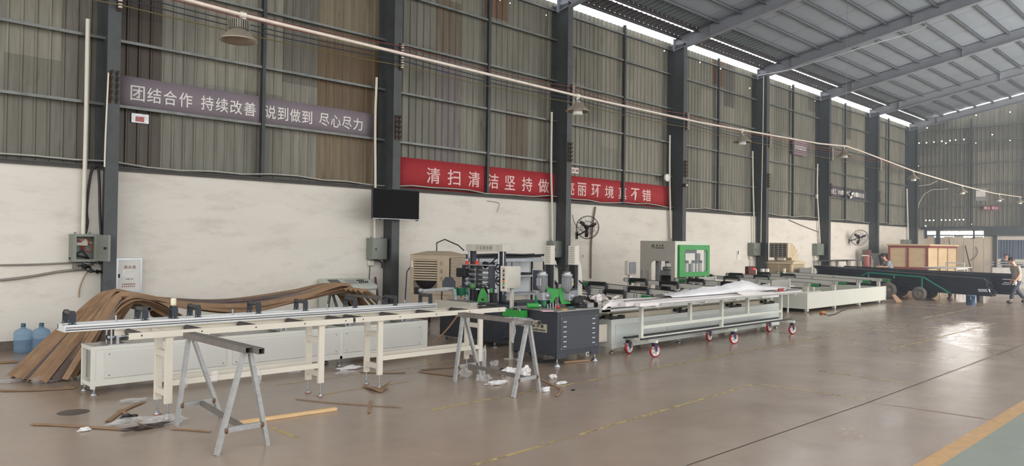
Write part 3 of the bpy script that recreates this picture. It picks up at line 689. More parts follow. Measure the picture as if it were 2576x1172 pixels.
for i, ch in enumerate(('火', '警')): glyphs(g, ch, x0 + W_ * (.38 + .07 * i), x0 + W_ * (.435 + .07 * i), z1 - H_ * .63, z1 - H_ * .595, yf - .016)
glyphs(g, '119', x0 + W_ * .55, x0 + W_ * .66, z1 - H_ * .63, z1 - H_ * .598, yf - .016)
for i in range(14): g.box(x0 + W_ * (.25 + .037 * i), yf - .018, z1 - H_ * .775, x0 + W_ * (.275 + .037 * i), yf - .016, z1 - H_ * .745)
for i in range(7): g.box(x0 + W_ * (.24 + .075 * i), yf - .018, z1 - H_ * .845, x0 + W_ * (.275 + .075 * i), yf - .016, z1 - H_ * .81)
g.build('lettering', RTX, dd)
MB().frame(x0 + W_ * .26, z1 - H_ * .54, x0 + W_ * .7, z1 - H_ * .35, yf - .019, yf - .016, x0 + W_ * .285, z1 - H_ * .525, x0 + W_ * .675, z1 - H_ * .37).build('window_trim', SILV, dd)
MB().box(x0 + W_ * .285, yf - .018, z1 - H_ * .525, x0 + W_ * .675, yf - .017, z1 - H_ * .37).build('paper', PAPER, dd)
MB().cbox(x0 + W_ * .07, yf - .026, z1 - H_ * .57, x0 + W_ * .15, yf - .016, z1 - H_ * .46, .003).build('latch', BLK, dd)

# --- television on the column
yf = 13.78; x0, x1 = P(937, 512, y=yf).x, P(1055, 512, y=yf).x; z1 = P(996, 476, y=yf).z; z0 = P(996, 552, y=yf).z
t = thing('television', 'flat black television mounted on the second column above the closed electrical box', 'television', ((x0 + x1) / 2, yf, z0))
MB().cbox(x0, yf, z0, x1, yf + .05, z1, .008).build('casing', mat('tv_black', (22, 23, 26), .3), t)
MB().box(x0 + .012, yf - .002, z0 + .025, x1 - .012, yf, z1 - .012).build('screen', mat('tv_glass', (8, 9, 12), .1, 0, .0, 1, spec=.07), t)
MB().box(x0 + .01, yf - .004, z0 + .004, x1 - .01, yf - .001, z0 + .012).build('bezel_strip', SILV, t)
MB().box((x0 + x1) / 2 - .15, yf + .05, (z0 + z1) / 2 - .15, (x0 + x1) / 2 + .15, CF, (z0 + z1) / 2 + .15).build('wall_mount', DKS, t)
for xx in (x0 + .2, x1 - .08): MB().box(xx, yf + .01, z0 - .02, xx + .06, yf + .04, z0).build('foot', BLK, t)

# --- insulator racks and the bare power lines
POR = mat('porcelain', (206, 200, 188), .3)
for k in range(1, 8):
    x = colx[k]
    if x > XBK: break
    nm = ['on the left column', 'on the second column, above the television', 'on the third column, splitting the red banner', 'on the fourth column, past the red banner', 'on the fifth column, before the department sign', 'on the sixth column, after the department sign', 'on the seventh column, right of the grey banner'][k - 1]
    t = thing('insulator_rack', 'row of white porcelain insulators high ' + nm, 'insulators', (x + .15, CF, 5.8), 'insulator racks on the columns')
    MB().box(x + .13, CF - .03, 5.78, x + .19, CF, 6.4).build('bracket', RUST, t)
    for i in range(5):
        z = 5.86 + .112 * i
        MB().lathe([(.012, -.04), (.036, -.035), (.036, -.012), (.02, -.006), (.02, .006), (.036, .012), (.036, .035), (.012, .04)], (x + .16, CF - .09, z), (0, 0, 1), 12).cyl((x + .16, CF - .09, z), (x + .16, CF - .03, z), .008, 6).build('insulator', POR, t)
    t = thing('cable_hook_rack', 'black rack of cable hooks lower down ' + nm, 'rack', (x + .1, CF, 4.18), 'hook racks on the columns')
    MB().box(x + .04, CF - .02, 4.18, x + .07, CF, 4.74).box(x + .14, CF - .02, 4.18, x + .17, CF, 4.74).build('bracket', RUST, t)
    for i in range(5):
        z = 4.23 + .115 * i
        MB().tube([(x + .055, CF - .02, z), (x + .05, CF - .07, z), (x + .06, CF - .08, z + .04), (x + .07, CF - .05, z + .05)], .012, 6).tube([(x + .155, CF - .02, z), (x + .15, CF - .07, z), (x + .16, CF - .08, z + .04), (x + .17, CF - .05, z + .05)], .012, 6).build('hook', RUST, t)
REDL = mat('dull_red_insulation', (116, 60, 56), .5)
for i, (m_, lab) in enumerate([(OLIVE, 'olive power line, lowest of the five along the columns'), (BLUEW, 'dark power line, second from the bottom of the five along the columns'), (BLUEW, 'dark power line, middle one of the five along the columns'), (REDL, 'red power line, second from the top of the five along the columns'), (REDL, 'red power line, topmost of the five along the columns')]):
    pts = []; z = 5.86 + .112 * i
    for k in range(0, 8):
        for j in range(6):
            x = colx[k] + .16 + PITCH * j / 6; s_ = j / 6
            if x > 45.8: continue
            pts.append((x, CF - .135, z - (.05 + .012 * i) * 4 * s_ * (1 - s_)))
    tag(MB().tube(pts, .011, 6).build('power_line', m_), lab, 'power line', 'power lines along the columns')

# --- lamps on their suspended pipe
pl = []
for px_, py_ in [(300, -45), (470, 0), (620, 40), (1004, 133), (1440, 238), (1760, 308), (1900, 333), (2060, 361), (2130, 368), (2160, 378), (2300, 431), (2421, 467), (2500, 486), (2570, 496)]: pl.append(P(px_, py_, y=8.7))
pp = [Vector((pl[0].x - 4, 8.7, 4.6))] + pl
tag(MB().tube(pp, .022, 10).build('suspended_pipe', mat('pale_pipe_paint', (212, 198, 184), .45)), 'long pale pipe hung across the hall that carries the row of lamps', 'pipe')
SHD = mat('lamp_shade_metal', (158, 146, 130), .4, .5, .1, 4); FIN = mat('lamp_fins', (136, 132, 122), .45, .5); BULB = mat('frosted_lamp_glass', (220, 218, 210), .3, 0, .05)
lamp_px = [605, 1452, 1867, 2124, 2298, 2421, 2514, 2566]
def pipe_at(px_):
    best = min(range(len(pl) - 1), key=lambda i: abs((300 if i == 0 else 0)) if False else (0 if pl[i].x <= P(px_, 400, y=8.7).x <= pl[i + 1].x else 1)); x = P(px_, 400, y=8.7).x
    a, b = pl[best], pl[best + 1]; s_ = (x - a.x) / (b.x - a.x); return x, a.z + (b.z - a.z) * max(0, min(1, s_))
for i, px_ in enumerate(lamp_px):
    x, z = pipe_at(px_)
    lab = ['large finned high bay lamp nearest the camera', 'second lamp along the pipe, in front of the third column', 'third lamp along the pipe, before the fifth column', 'fourth lamp along the pipe, where it is tied to a wire', 'fifth lamp along the pipe, against the last column', 'sixth lamp along the pipe, before the far gable', 'seventh lamp along the pipe, before the far gable column', 'last lamp at the right end of the pipe'][i]
    t = thing('hanging_lamp', lab, 'lamp', (x, 8.7, z - .3), 'lamps along the suspended pipe')
    MB().tube([(x + .03, 8.7, z), (x + .03, 8.7, z - .04), (x - .02, 8.7, z - .05), (x - .02, 8.7, z - .09)], .012, 6).cyl((x - .035, 8.7, z), (x + .035, 8.7, z), .034, 10).build('hook', PVC, t)
    if i == 0:
        MB().lathe([(.03, .0), (.09, -.01), (.1, -.03), (.1, -.12), (.08, -.14)], (x - .05, 8.7, z - .06), (0, 0, 1), 24).build('driver_housing', FIN, t)
        f = MB()
        for a in range(30): an = 2 * PI * a / 30; f.bar((x - .05 + .1 * math.cos(an), 8.7 + .1 * math.sin(an), z - .135), (x - .05 + .128 * math.cos(an), 8.7 + .128 * math.sin(an), z - .135), .007, .11)
        f.build('cooling_fins', FIN, t)
        MB().lathe([(.09, -.19), (.115, -.21), (.17, -.27), (.215, -.31), (.222, -.325), (.216, -.326), (.165, -.28), (.11, -.22), (.085, -.2)], (x - .05, 8.7, z), (0, 0, 1), 36).build('lamp_shade', SHD, t)
        MB().lathe([(.1, -.215), (.05, -.225), (0, -.228)], (x - .05, 8.7, z), (0, 0, 1), 20).build('lamp_lens', BULB, t)
    else:
        MB().lathe([(.02, -.08), (.045, -.085), (.05, -.12), (.045, -.13)], (x, 8.7, z), (0, 0, 1), 16).build('lamp_cap', FIN, t)
        MB().lathe([(.045, -.12), (.07, -.14), (.12, -.19), (.19, -.25), (.215, -.275), (.217, -.285), (.208, -.28), (.11, -.2), (.05, -.14)], (x, 8.7, z), (0, 0, 1), 28).build('lamp_shade', SHD, t)
        MB().lathe([(.04, -.2), (.085, -.23), (.09, -.33), (.075, -.345), (0, -.35)], (x, 8.7, z), (0, 0, 1), 18).build('lamp_glass', BULB, t)
q = P(2128, 368, y=8.7); tag(MB().cyl((q.x, 8.7, q.z), (q.x + .05, 8.7, zroof(8.7) - .1), .006, 6).build('tie_wire', mat('thin_wire', (126, 130, 138), .5, .4)), 'thin vertical wire tying the lamp pipe up to the roof', 'wire')
# slack hose slung under the rafters
def PR(px_, py_, drop):
    d = RIGHT * ((px_ - CX) / FPX) - UP * ((py_ - CY) / FPX) + FWD; t_ = (8.93 + .18 * 14.45 - drop - CAM_H) / (d[2] + .18 * d[1]); return CAMP + d * t_
hz = [PR(x_, y_, dr) for x_, y_, dr in [(1906, 190, .5), (1985, 176, .5), (2060, 152, .5), (2135, 130, .55), (2210, 106, .5), (2280, 86, .47), (2330, 66, .45)]]
hh = []
for i in range(len(hz) - 1):
    for j in range(5): hh.append(hz[i].lerp(hz[i + 1], j / 5))
hh.append(hz[-1]); tag(MB().tube(hh, .022, 8).build('slack_cable', mat('grey_white_cable', (196, 198, 204), .5)), 'slack pale cable slung under the roof from the fifth column', 'cable')

# --- wall fans
def fan(lab, cx_, cy_, y, r, nrm, pole=None, mb_red=True):
    c = P(cx_, cy_, y=y); n = Vector(nrm).normalized(); u = Vector((0, 0, 1)).cross(n).normalized(); v = n.cross(u)
    t = thing('wall_fan', lab, 'fan', c)
    def ring(rr, off, k=36): return [c + u * (rr * math.cos(2 * PI * i / k)) + v * (rr * math.sin(2 * PI * i / k)) + n * off for i in range(k)]
    g = MB(); wr = r * .014
    for rr, off in ((1, 0), (.98, .12 * 1), (.98, -.12), (.55, .17), (.55, -.17), (.2, .19)): g.tube(ring(r * rr, off * r * 1.6), wr * (1.7 if rr == 1 else 1), 5, False, True)
    for i in range(28):
        an = 2 * PI * i / 28; d = u * math.cos(an) + v * math.sin(an)
        g.tube([c + d * r * .12 + n * r * .31, c + d * r * .55 + n * r * .28, c + d * r * .9 + n * r * .22, c + d * r], wr * .6, 4, False)
        if i % 2 == 0: g.tube([c + d * r * .2 - n * r * .3, c + d * r * .6 - n * r * .28, c + d * r * .95 - n * r * .2, c + d * r], wr * .6, 4, False)
    g.build('guard', BLK, t)
    m_ = mat('maroon_blade', (66, 40, 42), .45)
    MB().lathe([(.02 * r, .1 * r), (.14 * r, .08 * r), (.16 * r, -.05 * r), (.02 * r, -.08 * r)], c, n, 18).build('hub', BLK, t)
    for i in range(3):
        an = 2 * PI * i / 3 + .5; d = u * math.cos(an) + v * math.sin(an); s_ = n.cross(d)
        vs = [c + d * r * .14 + s_ * r * .06, c + d * r * .14 - s_ * r * .06, c + d * r * .5 - s_ * r * .2 - n * .05 * r, c + d * r * .84 - s_ * r * .16 - n * .06 * r, c + d * r * .86 + s_ * r * .06 + n * .03 * r, c + d * r * .5 + s_ * r * .14 + n * .05 * r]
        o = MB().add(vs, [(0, 1, 2, 5), (5, 2, 3, 4)], True).build('blade', m_, t); so = o.modifiers.new('s', 'SOLIDIFY'); so.thickness = .006
    MB().lathe([(.0, -.12 * r), (.17 * r, -.14 * r), (.19 * r, -.5 * r), (.1 * r, -.62 * r), (0, -.63 * r)], c, n, 18).build('motor', BLK, t)
    b = c - n * r * .55; w_ = Vector((b.x, YB, b.z - .06))
    MB().tube([b, b + Vector((0, 0, -.12)), Vector((b.x, (b.y + YB) / 2, b.z - .2)), Vector((b.x, YB, b.z - .25))], .022, 8).box(b.x - .05, YB - .015, b.z - .36, b.x + .05, YB, b.z - .14).build('wall_bracket', BLK, t)
    return t
fan('large black caged wall fan beside the third column', 1478, 572, 13.95, .335, (-.55, -.8, -.12))
fan('black caged wall fan tilted down beside the seventh column, far down the hall', 2162, 598, 13.9, .40, (-.62, -.62, -.42))
hang('pipe', 'brown drain pipe running down the white wall behind the large fan', [(1498, 520), (1492, 560), (1487, 620), (1486, 700)], .028, mat('brown_pipe', (124, 108, 94), .6), 14.40, 'pipe')
hang('cable', 'thin looping cable from the third column to the large fan', [(1440, 540), (1444, 558), (1456, 575), (1466, 582)], .008, BLK, 14.2)
hang('cable', 'thin hanging cable end on the white wall right of the television', [(1226, 505), (1254, 510), (1255, 520), (1250, 533)], .006, mat('grey_wire', (110, 104, 98), .6), 14.42)
hang('cable', 'thin slanting cable on the wall between the far electrical boxes', [(1985, 553), (2020, 568), (2062, 584)], .014, mat('grey_wire', (110, 104, 98), .6), 14.4)
hang('pipe', 'thin pale pipe running down the right face of the fifth column', [(1921, 192), (1919, 330), (1916, 480), (1914, 610)], .016, PVC, 13.966, 'pipe')
# clock, camera, socket, floodlight
q = P(1678, 447, y=14.33); t = thing('wall_clock', 'small round white clock above the right end of the red banner', 'clock', q)
MB().lathe([(.0, .03), (.115, .03), (.13, .02), (.13, -.05), (0, -.05)], q, (0, -1, 0), 28).build('case', WHT, t)
q = P(1722, 466, y=13.86); t = thing('security_camera', 'small security camera on the fourth column', 'camera', q)
MB().cbox(q.x - .05, 13.8, q.z - .06, q.x + .1, 13.9, q.z + .06, .01).build('housing', BLK, t); MB().lathe([(0, .04), (.04, .03), (.045, 0)], (q.x + .03, 13.8, q.z), (0, -1, 0), 14).build('lens', POR, t); MB().box(q.x - .02, 13.9, q.z - .02, q.x + .02, CF, q.z + .02).build('mount', BLK, t)
q = P(1466, 644, y=14.43); t = thing('wall_socket', 'white wall socket on the wall below the large fan', 'socket', q)
MB().cbox(q.x - .06, 14.42, q.z - .06, q.x + .06, YB, q.z + .06, .01).build('plate', WHT, t); MB().box(q.x - .025, 14.417, q.z - .02, q.x + .025, 14.42, q.z + .03).build('outlet', STEELG, t)
q = P(2140, 491, y=14.1); t = thing('floodlight', 'small pair of floodlights hanging over the dark grey banner', 'floodlight', q)
for dz, dx in ((.09, .1), (-.1, -.08)):
    h = MB().bar((q.x + dx - .15, 14.1, q.z + dz - .03), (q.x + dx + .15, 14.1, q.z + dz + .05), .09, .11).build('lamp_head', BLK, t); MB().bar((q.x + dx - .13, 14.05, q.z + dz - .035), (q.x + dx + .13, 14.05, q.z + dz + .035), .01, .09).build('lens', WHT, h)
MB().tube([(q.x - .1, 14.1, q.z - .1), (q.x + .05, 14.3, q.z), (q.x + .1, 14.45, q.z + .1)], .014, 6).build('bracket', BLK, t)
# ================================================================ foreground: sawhorses, roller tables, feeder, cardboard
GALV = mat('galvanised_tube', (160, 160, 158), .45, .3, .1, 7, stretch=(1, 1, 3), dirt=(104, 96, 88), dscale=5, damt=.3)
GALVD = mat('worn_steel_tube', (122, 116, 110), .5, .4, .14, 9, dirt=(84, 72, 62), dscale=6, damt=.45)
WELD = mat('rusty_weld', (112, 84, 62), .75, .2, .3, 22)
FILM = mat('clear_film', (218, 216, 214), .15, 0, .1, 18, bump=.9, bscale=22, alpha=.26)
FILMW = mat('crumpled_white_plastic', (216, 212, 208), .3, 0, .1, 14, bump=.8, bscale=20)
CARD = mat('brown_cardboard', (146, 116, 88), .85, 0, .14, 5, stretch=(1, 1, 1), dirt=(104, 82, 62), dscale=3, damt=.5)
CARDD = mat('dark_plastic_strip', (104, 90, 84), .4, .05, .15, 6)
ORPAD = mat('orange_pad', (150, 88, 66), .6)
def sawhorse(lab, feet, ytop, xbeam, name='sawhorse', cat='sawhorse', ext=(0, 0), wrap=False):
    """feet: front-left, front-right, rear-left, rear-right on the floor; two tubes side by side on top"""
    (ax, ay), (bx, by), (cx_, cy_), (dx, dy) = feet
    t = thing(name, lab, cat, ((ax + dx) / 2, (ay + dy) / 2, 0), 'tube sawhorses')
    zt = .86
    y0, y1 = ay - .07, cy_ + .09
    for s_, e in ((-1, ext[0]), (1, ext[1])):
        MB().hollow((xbeam + s_ * .031, y0 + e, zt + .026), (xbeam + s_ * .031, y1, zt + .026), .056, .052, .004).build('top_tube', GALVD, t)
    for (fx, fy), side in (((ax, ay), -1), ((bx, by), 1), ((cx_, cy_), -1), ((dx, dy), 1)):
        l = MB().hollow((fx, fy, .0), (xbeam + side * .03, fy + .02, zt), .048, .036, .003, (1, 0, 0)).build('leg', GALV, t)
    for (p, q) in (((ax, ay), (bx, by)), ((cx_, cy_), (dx, dy))):
        z = .2; s_ = z / zt; a = Vector((p[0] + (xbeam - .03 - p[0]) * s_ + .02, p[1], z)); b = Vector((q[0] + (xbeam + .03 - q[0]) * s_ - .02, q[1], z))
        cb = MB().hollow(a, b, .03, .045, .003).build('cross_bar', GALV, t)
        MB().lathe([(0, -.02), (.03, -.014), (.032, .012), (0, .02)], a, (1, 0, 0), 8).lathe([(0, -.02), (.028, -.012), (.03, .014), (0, .02)], b, (1, 0, 0), 8).build('weld', WELD, cb)
    xm0, xm1 = (ax + bx) / 2, (cx_ + dx) / 2
    MB().hollow((xm0, ay + .02, .2), (xm1, cy_ - .02, .2), .032, .045, .003).build('spreader_bar', GALVD, t)
    return t
s1 = sawhorse('nearest grey steel tube sawhorse standing in front of the white roller table', [(2.73, 6.37), (3.20, 6.38), (2.86, 7.62), (3.33, 7.66)], 1, 3.0, ext=(.0, -.12))
s2 = sawhorse('grey steel tube sawhorse in front of the dark cabinet, its beam end wrapped in film', [(6.36, 6.41), (6.84, 6.43), (6.46, 7.62), (6.94, 7.64)], 1, 6.63, ext=(.0, -.06))
for cnt, (x, y, z, r) in enumerate([(3.40 - .12, 7.5, .47, .03), (2.93, 7.62, .42, .034)]):
    MB().lathe([(.034, -.05), (.04, -.02), (.036, .01), (.041, .03), (.033, .06)], (x if cnt else 3.18, y if cnt == 0 else 7.64, z), (0, .0, 1), 8).build('film_wrap', FILM, s1)
def crumple(mb, c, rx, ry, rz, seed, n=10, flat=False):
    """a crumpled ball or rag of film"""
    r_ = random.Random(seed); m_ = n; vs = []; fs = []; off = Vector((r_.uniform(0, 50), r_.uniform(0, 50), r_.uniform(0, 50)))
    for i in range(m_ + 1):
        th = PI * i / m_
        for j in range(2 * m_):
            ph = PI * j / m_; d = Vector((math.sin(th) * math.cos(ph), math.sin(th) * math.sin(ph), math.cos(th)))
            k = 1 + .75 * noise.noise(d * 1.7 + off) + .4 * noise.noise(d * 4.1 + off)
            vs.append((c[0] + rx * d.x * k, c[1] + ry * d.y * k, max(.002, c[2] + rz * d.z * k)))
    for i in range(m_):
        for j in range(2 * m_): j2 = (j + 1) % (2 * m_); fs.append((i * 2 * m_ + j, i * 2 * m_ + j2, (i + 1) * 2 * m_ + j2, (i + 1) * 2 * m_ + j))
    mb.add(vs, fs); return mb
crumple(MB(), (6.62, 6.56, .885), .075, .22, .045, 31, 12).build('film_wrap', FILM, s2)
crumple(MB(), (6.56, 6.62, .78), .02, .03, .12, 32, 8).build('film_wrap', FILM, s2)
MB().box(6.62, 6.335, .872, 6.65, 6.34, .9).build('orange_tape', mat('orange_tape', (226, 132, 40), .5), s2)
crumple(MB(), (6.98, 7.62, .25), .03, .03, .2, 33, 8).build('film_wrap', FILM, s2)
crumple(MB(), (3.12, 6.42, .62), .03, .02, .08, 34, 8).build('film_wrap', FILM, s1)

def levelling_foot(mb, x, y, ztop, r=.035, rod=.008):
    mb.cyl((x, y, .012), (x, y, ztop), rod, 8); mb.lathe([(0, 0), (r, 0), (r, .01), (r * .55, .022), (r * .35, .045), (0, .05)], (x, y, 0), (0, 0, 1), 16); mb.lathe([(0, 0), (.015, 0), (.015, .012), (0, .012)], (x, y, .06), (0, 0, 1), 6, False)
    return mb
YF, YR = 7.93, 8.38
def channel(mb, x0, x1, yo, yi, z0, z1, t=.004):
    mb.box(x0, min(yo, yo + (t if yi > yo else -t)), z0, x1, max(yo, yo + (t if yi > yo else -t)), z1); mb.box(x0, min(yo, yi), z1 - t, x1, max(yo, yi), z1); mb.box(x0, min(yo, yi), z0, x1, max(yo, yi), z0 + t); return mb
def roller_table(lab, x0, x1, legs, rollers, crosses):
    t = thing('roller_table', lab, 'roller conveyor', ((x0 + x1) / 2, (YF + YR) / 2, 0), 'white roller tables')
    z0, z1 = .852, .915
    for yo, yi in ((YF, YF + .03), (YR, YR - .03)):
        m_ = MB(); channel(m_, x0, x1, yo, yi, z0, z1); r = m_.build('side_rail', CRM, t)
        if yo == YF:
            h = MB()
            for rx in rollers: h.cyl((rx, YF - .002, .885), (rx, YF + .002, .885), .0085, 10)
            h.build('bolt_holes', BLK, r)
    for rx in rollers:
        MB().cyl((rx, YF + .035, .885), (rx, YR - .035, .885), .034, 18).build('roller', mat('roller_rubber', (64, 60, 58), .55, 0, .1, 6), t)
    for cx_ in crosses: MB().box(cx_, YF + .004, .86, cx_ + .05, YR - .004, .905).build('cross_member', CRM, t)
    for lx in legs:
        for fy, zt in ((YF + .04, .84), (YR - .12, .84)):
            l = MB().cbox(lx - .038, fy - .02, .16, lx + .038, fy + .02, zt, .003).build('leg', CRM, t)
            levelling_foot(MB(), lx, fy, .17, .034).build('levelling_foot', CHR, l)
            MB().lathe([(.0, .0), (.036, .0), (.036, .008), (0, .008)], (lx, fy, .0005), (0, 0, 1), 16).build('foot_pad', ORPAD, l)
            MB().box(lx - .06, fy - .022, zt, lx + .06, fy + .022, .852).build('top_plate', CRM, l)
        for z in (.67, .27): MB().cbox(lx - .034, YF + .06, z - .032, lx + .01, YR - .14, z + .032, .003).build('leg_brace', CRM, t)
    for fy in (YF + .04, YR - .12): MB().cbox(legs[0] + .038, fy - .02, .34, legs[1] - .038, fy + .02, .4, .003).build('stretcher', CRM, t)
    return t
roller_table('left white roller table with black rollers behind the nearest sawhorse', 2.5, 5.075, (2.9, 4.66), (2.62, 3.22, 3.82, 4.42, 4.97), (2.86, 4.62))
roller_table('right white roller table with black rollers leading to the dark machine cabinet', 5.11, 7.68, (5.5, 7.22), (5.22, 5.78, 6.38, 6.98, 7.55), (5.45, 7.2))

# --- feeder with aluminium beam
t = thing('profile_feeder', 'long pale grey feeder cabinet carrying an aluminium beam with black roller brackets', 'feeder machine', (5.1, 9.9, 0))
FG = mat('feeder_paint', (206, 204, 194), .45, 0, .03, 2); FX0, FX1, FY0, FY1, FZ0, FZ1 = 2.66, 7.64, 9.72, 10.14, .105, .575
f = MB()
for x in (FX0, FX1 - .045):
    for y in (FY0, FY1 - .045): f.box(x, y, FZ0 - .03, x + .045, y + .045, FZ1)
for y in (FY0, FY1 - .045):
    f.box(FX0, y, FZ0, FX1, y + .045, FZ0 + .06); f.box(FX0, y, FZ1 - .045, FX1, y + .045, FZ1)
for x in (FX0, FX1 - .045, 4.3, 6.0): f.box(x, FY0, FZ1 - .045, x + .045, FY1, FZ1); f.box(x, FY0, FZ0, x + .045, FY1, FZ0 + .045)
f.box(FX0 + .045, FY0 + .004, FZ0 + .06, FX1 - .045, FY0 + .012, FZ1 - .045); f.box(FX0 + .045, FY1 - .012, FZ0 + .06, FX1 - .045, FY1 - .004, FZ1 - .045)
f.box(FX1 - .012, FY0 + .045, FZ0, FX1, FY1 - .045, FZ1); f.box(FX0 + .1, FY0 + .05, FZ0 + .02, FX1 - .05, FY1 - .05, FZ0 + .03)
f.build('cabinet_frame', FG, t, bevel=.003)
for x0, x1 in ((2.8, 4.28), (4.36, 5.98), (6.06, 7.52)):
    p = MB().cbox(x0, FY0 - .008, FZ0 + .085, x1, FY0 + .0035, FZ1 - .065, .004).build('panel', mat('feeder_panel', (198, 196, 188), .42, 0, .03, 2), t)
    s = MB()
    for xx in (x0 + .05, x1 - .05):
        for zz in (FZ0 + .12, FZ1 - .1): s.cyl((xx, FY0 - .012, zz), (xx, FY0 - .007, zz), .007, 8)
    s.build('panel_screws', DKS, p)
for x in (2.70, 4.35, 6.0, 7.6):
    for y in (FY0 + .022, FY1 - .022):
        levelling_foot(MB(), x, y, FZ0 - .02, .04).build('levelling_foot', CHR, t)
BZ0, BZ1, BY0, BY1, BX0, BX1 = .765, .845, 9.75, 10.08, 2.38, 7.85
ALU = mat('brushed_aluminium', (222, 222, 220), .34, .25, .06, 12, stretch=(.05, 1, 1))
bm_ = MB()
for y0, y1 in ((BY0, BY0 + .08), (BY1 - .08, BY1)):
    bm_.m(1).box(BX0, y0 + .008, BZ0 + .004, BX1, y1 - .008, BZ1 - .006); bm_.m(0)
    for z in (BZ0, BZ0 + .03, BZ0 + .055, BZ1 - .014): bm_.box(BX0, y0, z, BX1, y1, z + .012)
    for y in (y0, y0 + .028, y1 - .024): bm_.box(BX0, y, BZ1 - .008, BX1, y + .02, BZ1)
bm_.box(BX0, BY0 + .08, BZ0 + .01, BX1, BY1 - .08, BZ0 + .02)
for x in [BX0, BX1 - .01]: bm_.box(x, BY0, BZ0, x + .01, BY1, BZ1)
for x in (3.2, 4.2, 5.2, 6.6, 7.4): bm_.box(x, BY0 + .08, BZ0 + .02, x + .06, BY1 - .08, BZ1 - .01)
bm_.build('aluminium_beam', [ALU, mat('groove_grey', (112, 112, 114), .5, .3)], t)
BRK = mat('bracket_black', (50, 54, 60), .5, .15, .08, 6)
for i, px_ in enumerate((182, 365, 440, 498, 650, 768, 893, 994, 1082)):
    x = P(px_, 800, y=9.78).x; short = i == 2
    b = thing if False else None
    m_ = MB(); wd = .075
    for y in ((BY0 + .03, BY1 - .03) if not short else (BY0 + .03, BY0 + .14)):
        poly = [(-wd / 2, 0), (wd / 2, 0), (wd / 2, .125), (wd * .3, .16), (-wd * .3, .16), (-wd / 2, .125)]
        m_.prism(poly, (0, .008, 0), (x, y - .004, BZ1), (1, 0, 0), (0, 0, 1)); m_.box(x - wd / 2 - .01, y - .014, BZ1, x + wd / 2 + .01, y + .014, BZ1 + .006)
        m_.m(1)
        for dx in (-.025, .025): m_.cyl((x + dx, y - .012, BZ1 + .018), (x + dx, y - .004, BZ1 + .018), .007, 8)
        m_.m(0)
    br = m_.build('roller_bracket', [BRK, CHR], t)
    if not short: MB().cyl((x, BY0 + .034, BZ1 + .13), (x, BY1 - .034, BZ1 + .13), .028, 18).cyl((x, BY0 + .02, BZ1 + .13), (x, BY1 - .02, BZ1 + .13), .01, 8).build('roller', mat('roller_dark', (74, 72, 70), .5, .1), br)
    else:
        MB().box(x - .03, BY0 + .03, BZ1 + .1, x + .03, BY0 + .14, BZ1 + .13).build('roller', BRK, br)
        MB().lathe([(.0, 0), (.008, 0), (.008, .03), (.03, .032), (.034, .05), (.034, .12), (.028, .128), (0, .128)], (x, BY0 + .085, BZ1 + .13), (0, 0, 1), 18).build('knob', mat('ivory_plastic', (222, 214, 184), .4), br)
for px_ in (292, 585, 823, 1018):
    x = P(px_, 800, y=9.8).x; MB().cyl((x, BY0 + .05, BZ1), (x, BY0 + .05, BZ1 + .07), .012, 10).cyl((x, BY0 + .05, BZ1 + .07), (x, BY0 + .05, BZ1 + .08), .014, 10).build('guide_pin', CHR, t)
for x in (2.95, 4.05, 5.15, 6.2, 7.25):
    c = MB(); c.box(x - .1, FY0 + .02, FZ1, x + .1, FY1 - .02, FZ1 + .012)
    for y in (9.82, 10.0): c.cyl((x - .05, y, FZ1 + .012), (x - .05, y, BZ0), .012, 10)
    c.box(x + .0, 9.80, FZ1 + .01, x + .03, 9.83, BZ0); c.lathe([(.03, -.08), (.036, -.07), (.036, .07), (.03, .08)], (x - .0, 9.9, FZ1 + .08), (1, 0, 0), 14); c.cyl((x + .08, 9.9, FZ1 + .08), (x + .2, 9.9, FZ1 + .08), .012, 10); c.lathe([(.024, -.03), (.028, 0), (.024, .03)], (x + .17, 9.9, FZ1 + .08), (1, 0, 0), 12)
    c.build('pneumatic_lift', CHR, t)
MB().cyl((2.95, 9.9, FZ1 + .08), (7.5, 9.9, FZ1 + .08), .008, 8).build('drive_shaft', CHR, t)
for x in (3.05, 5.05): MB().lathe([(0, -.03), (.05, -.03), (.055, .0), (.05, .03), (0, .03)], (x, 10.0, FZ1 + .13), (1, 0, 0), 18).build('red_wheel', mat('red_plastic', (176, 48, 46), .4), t)

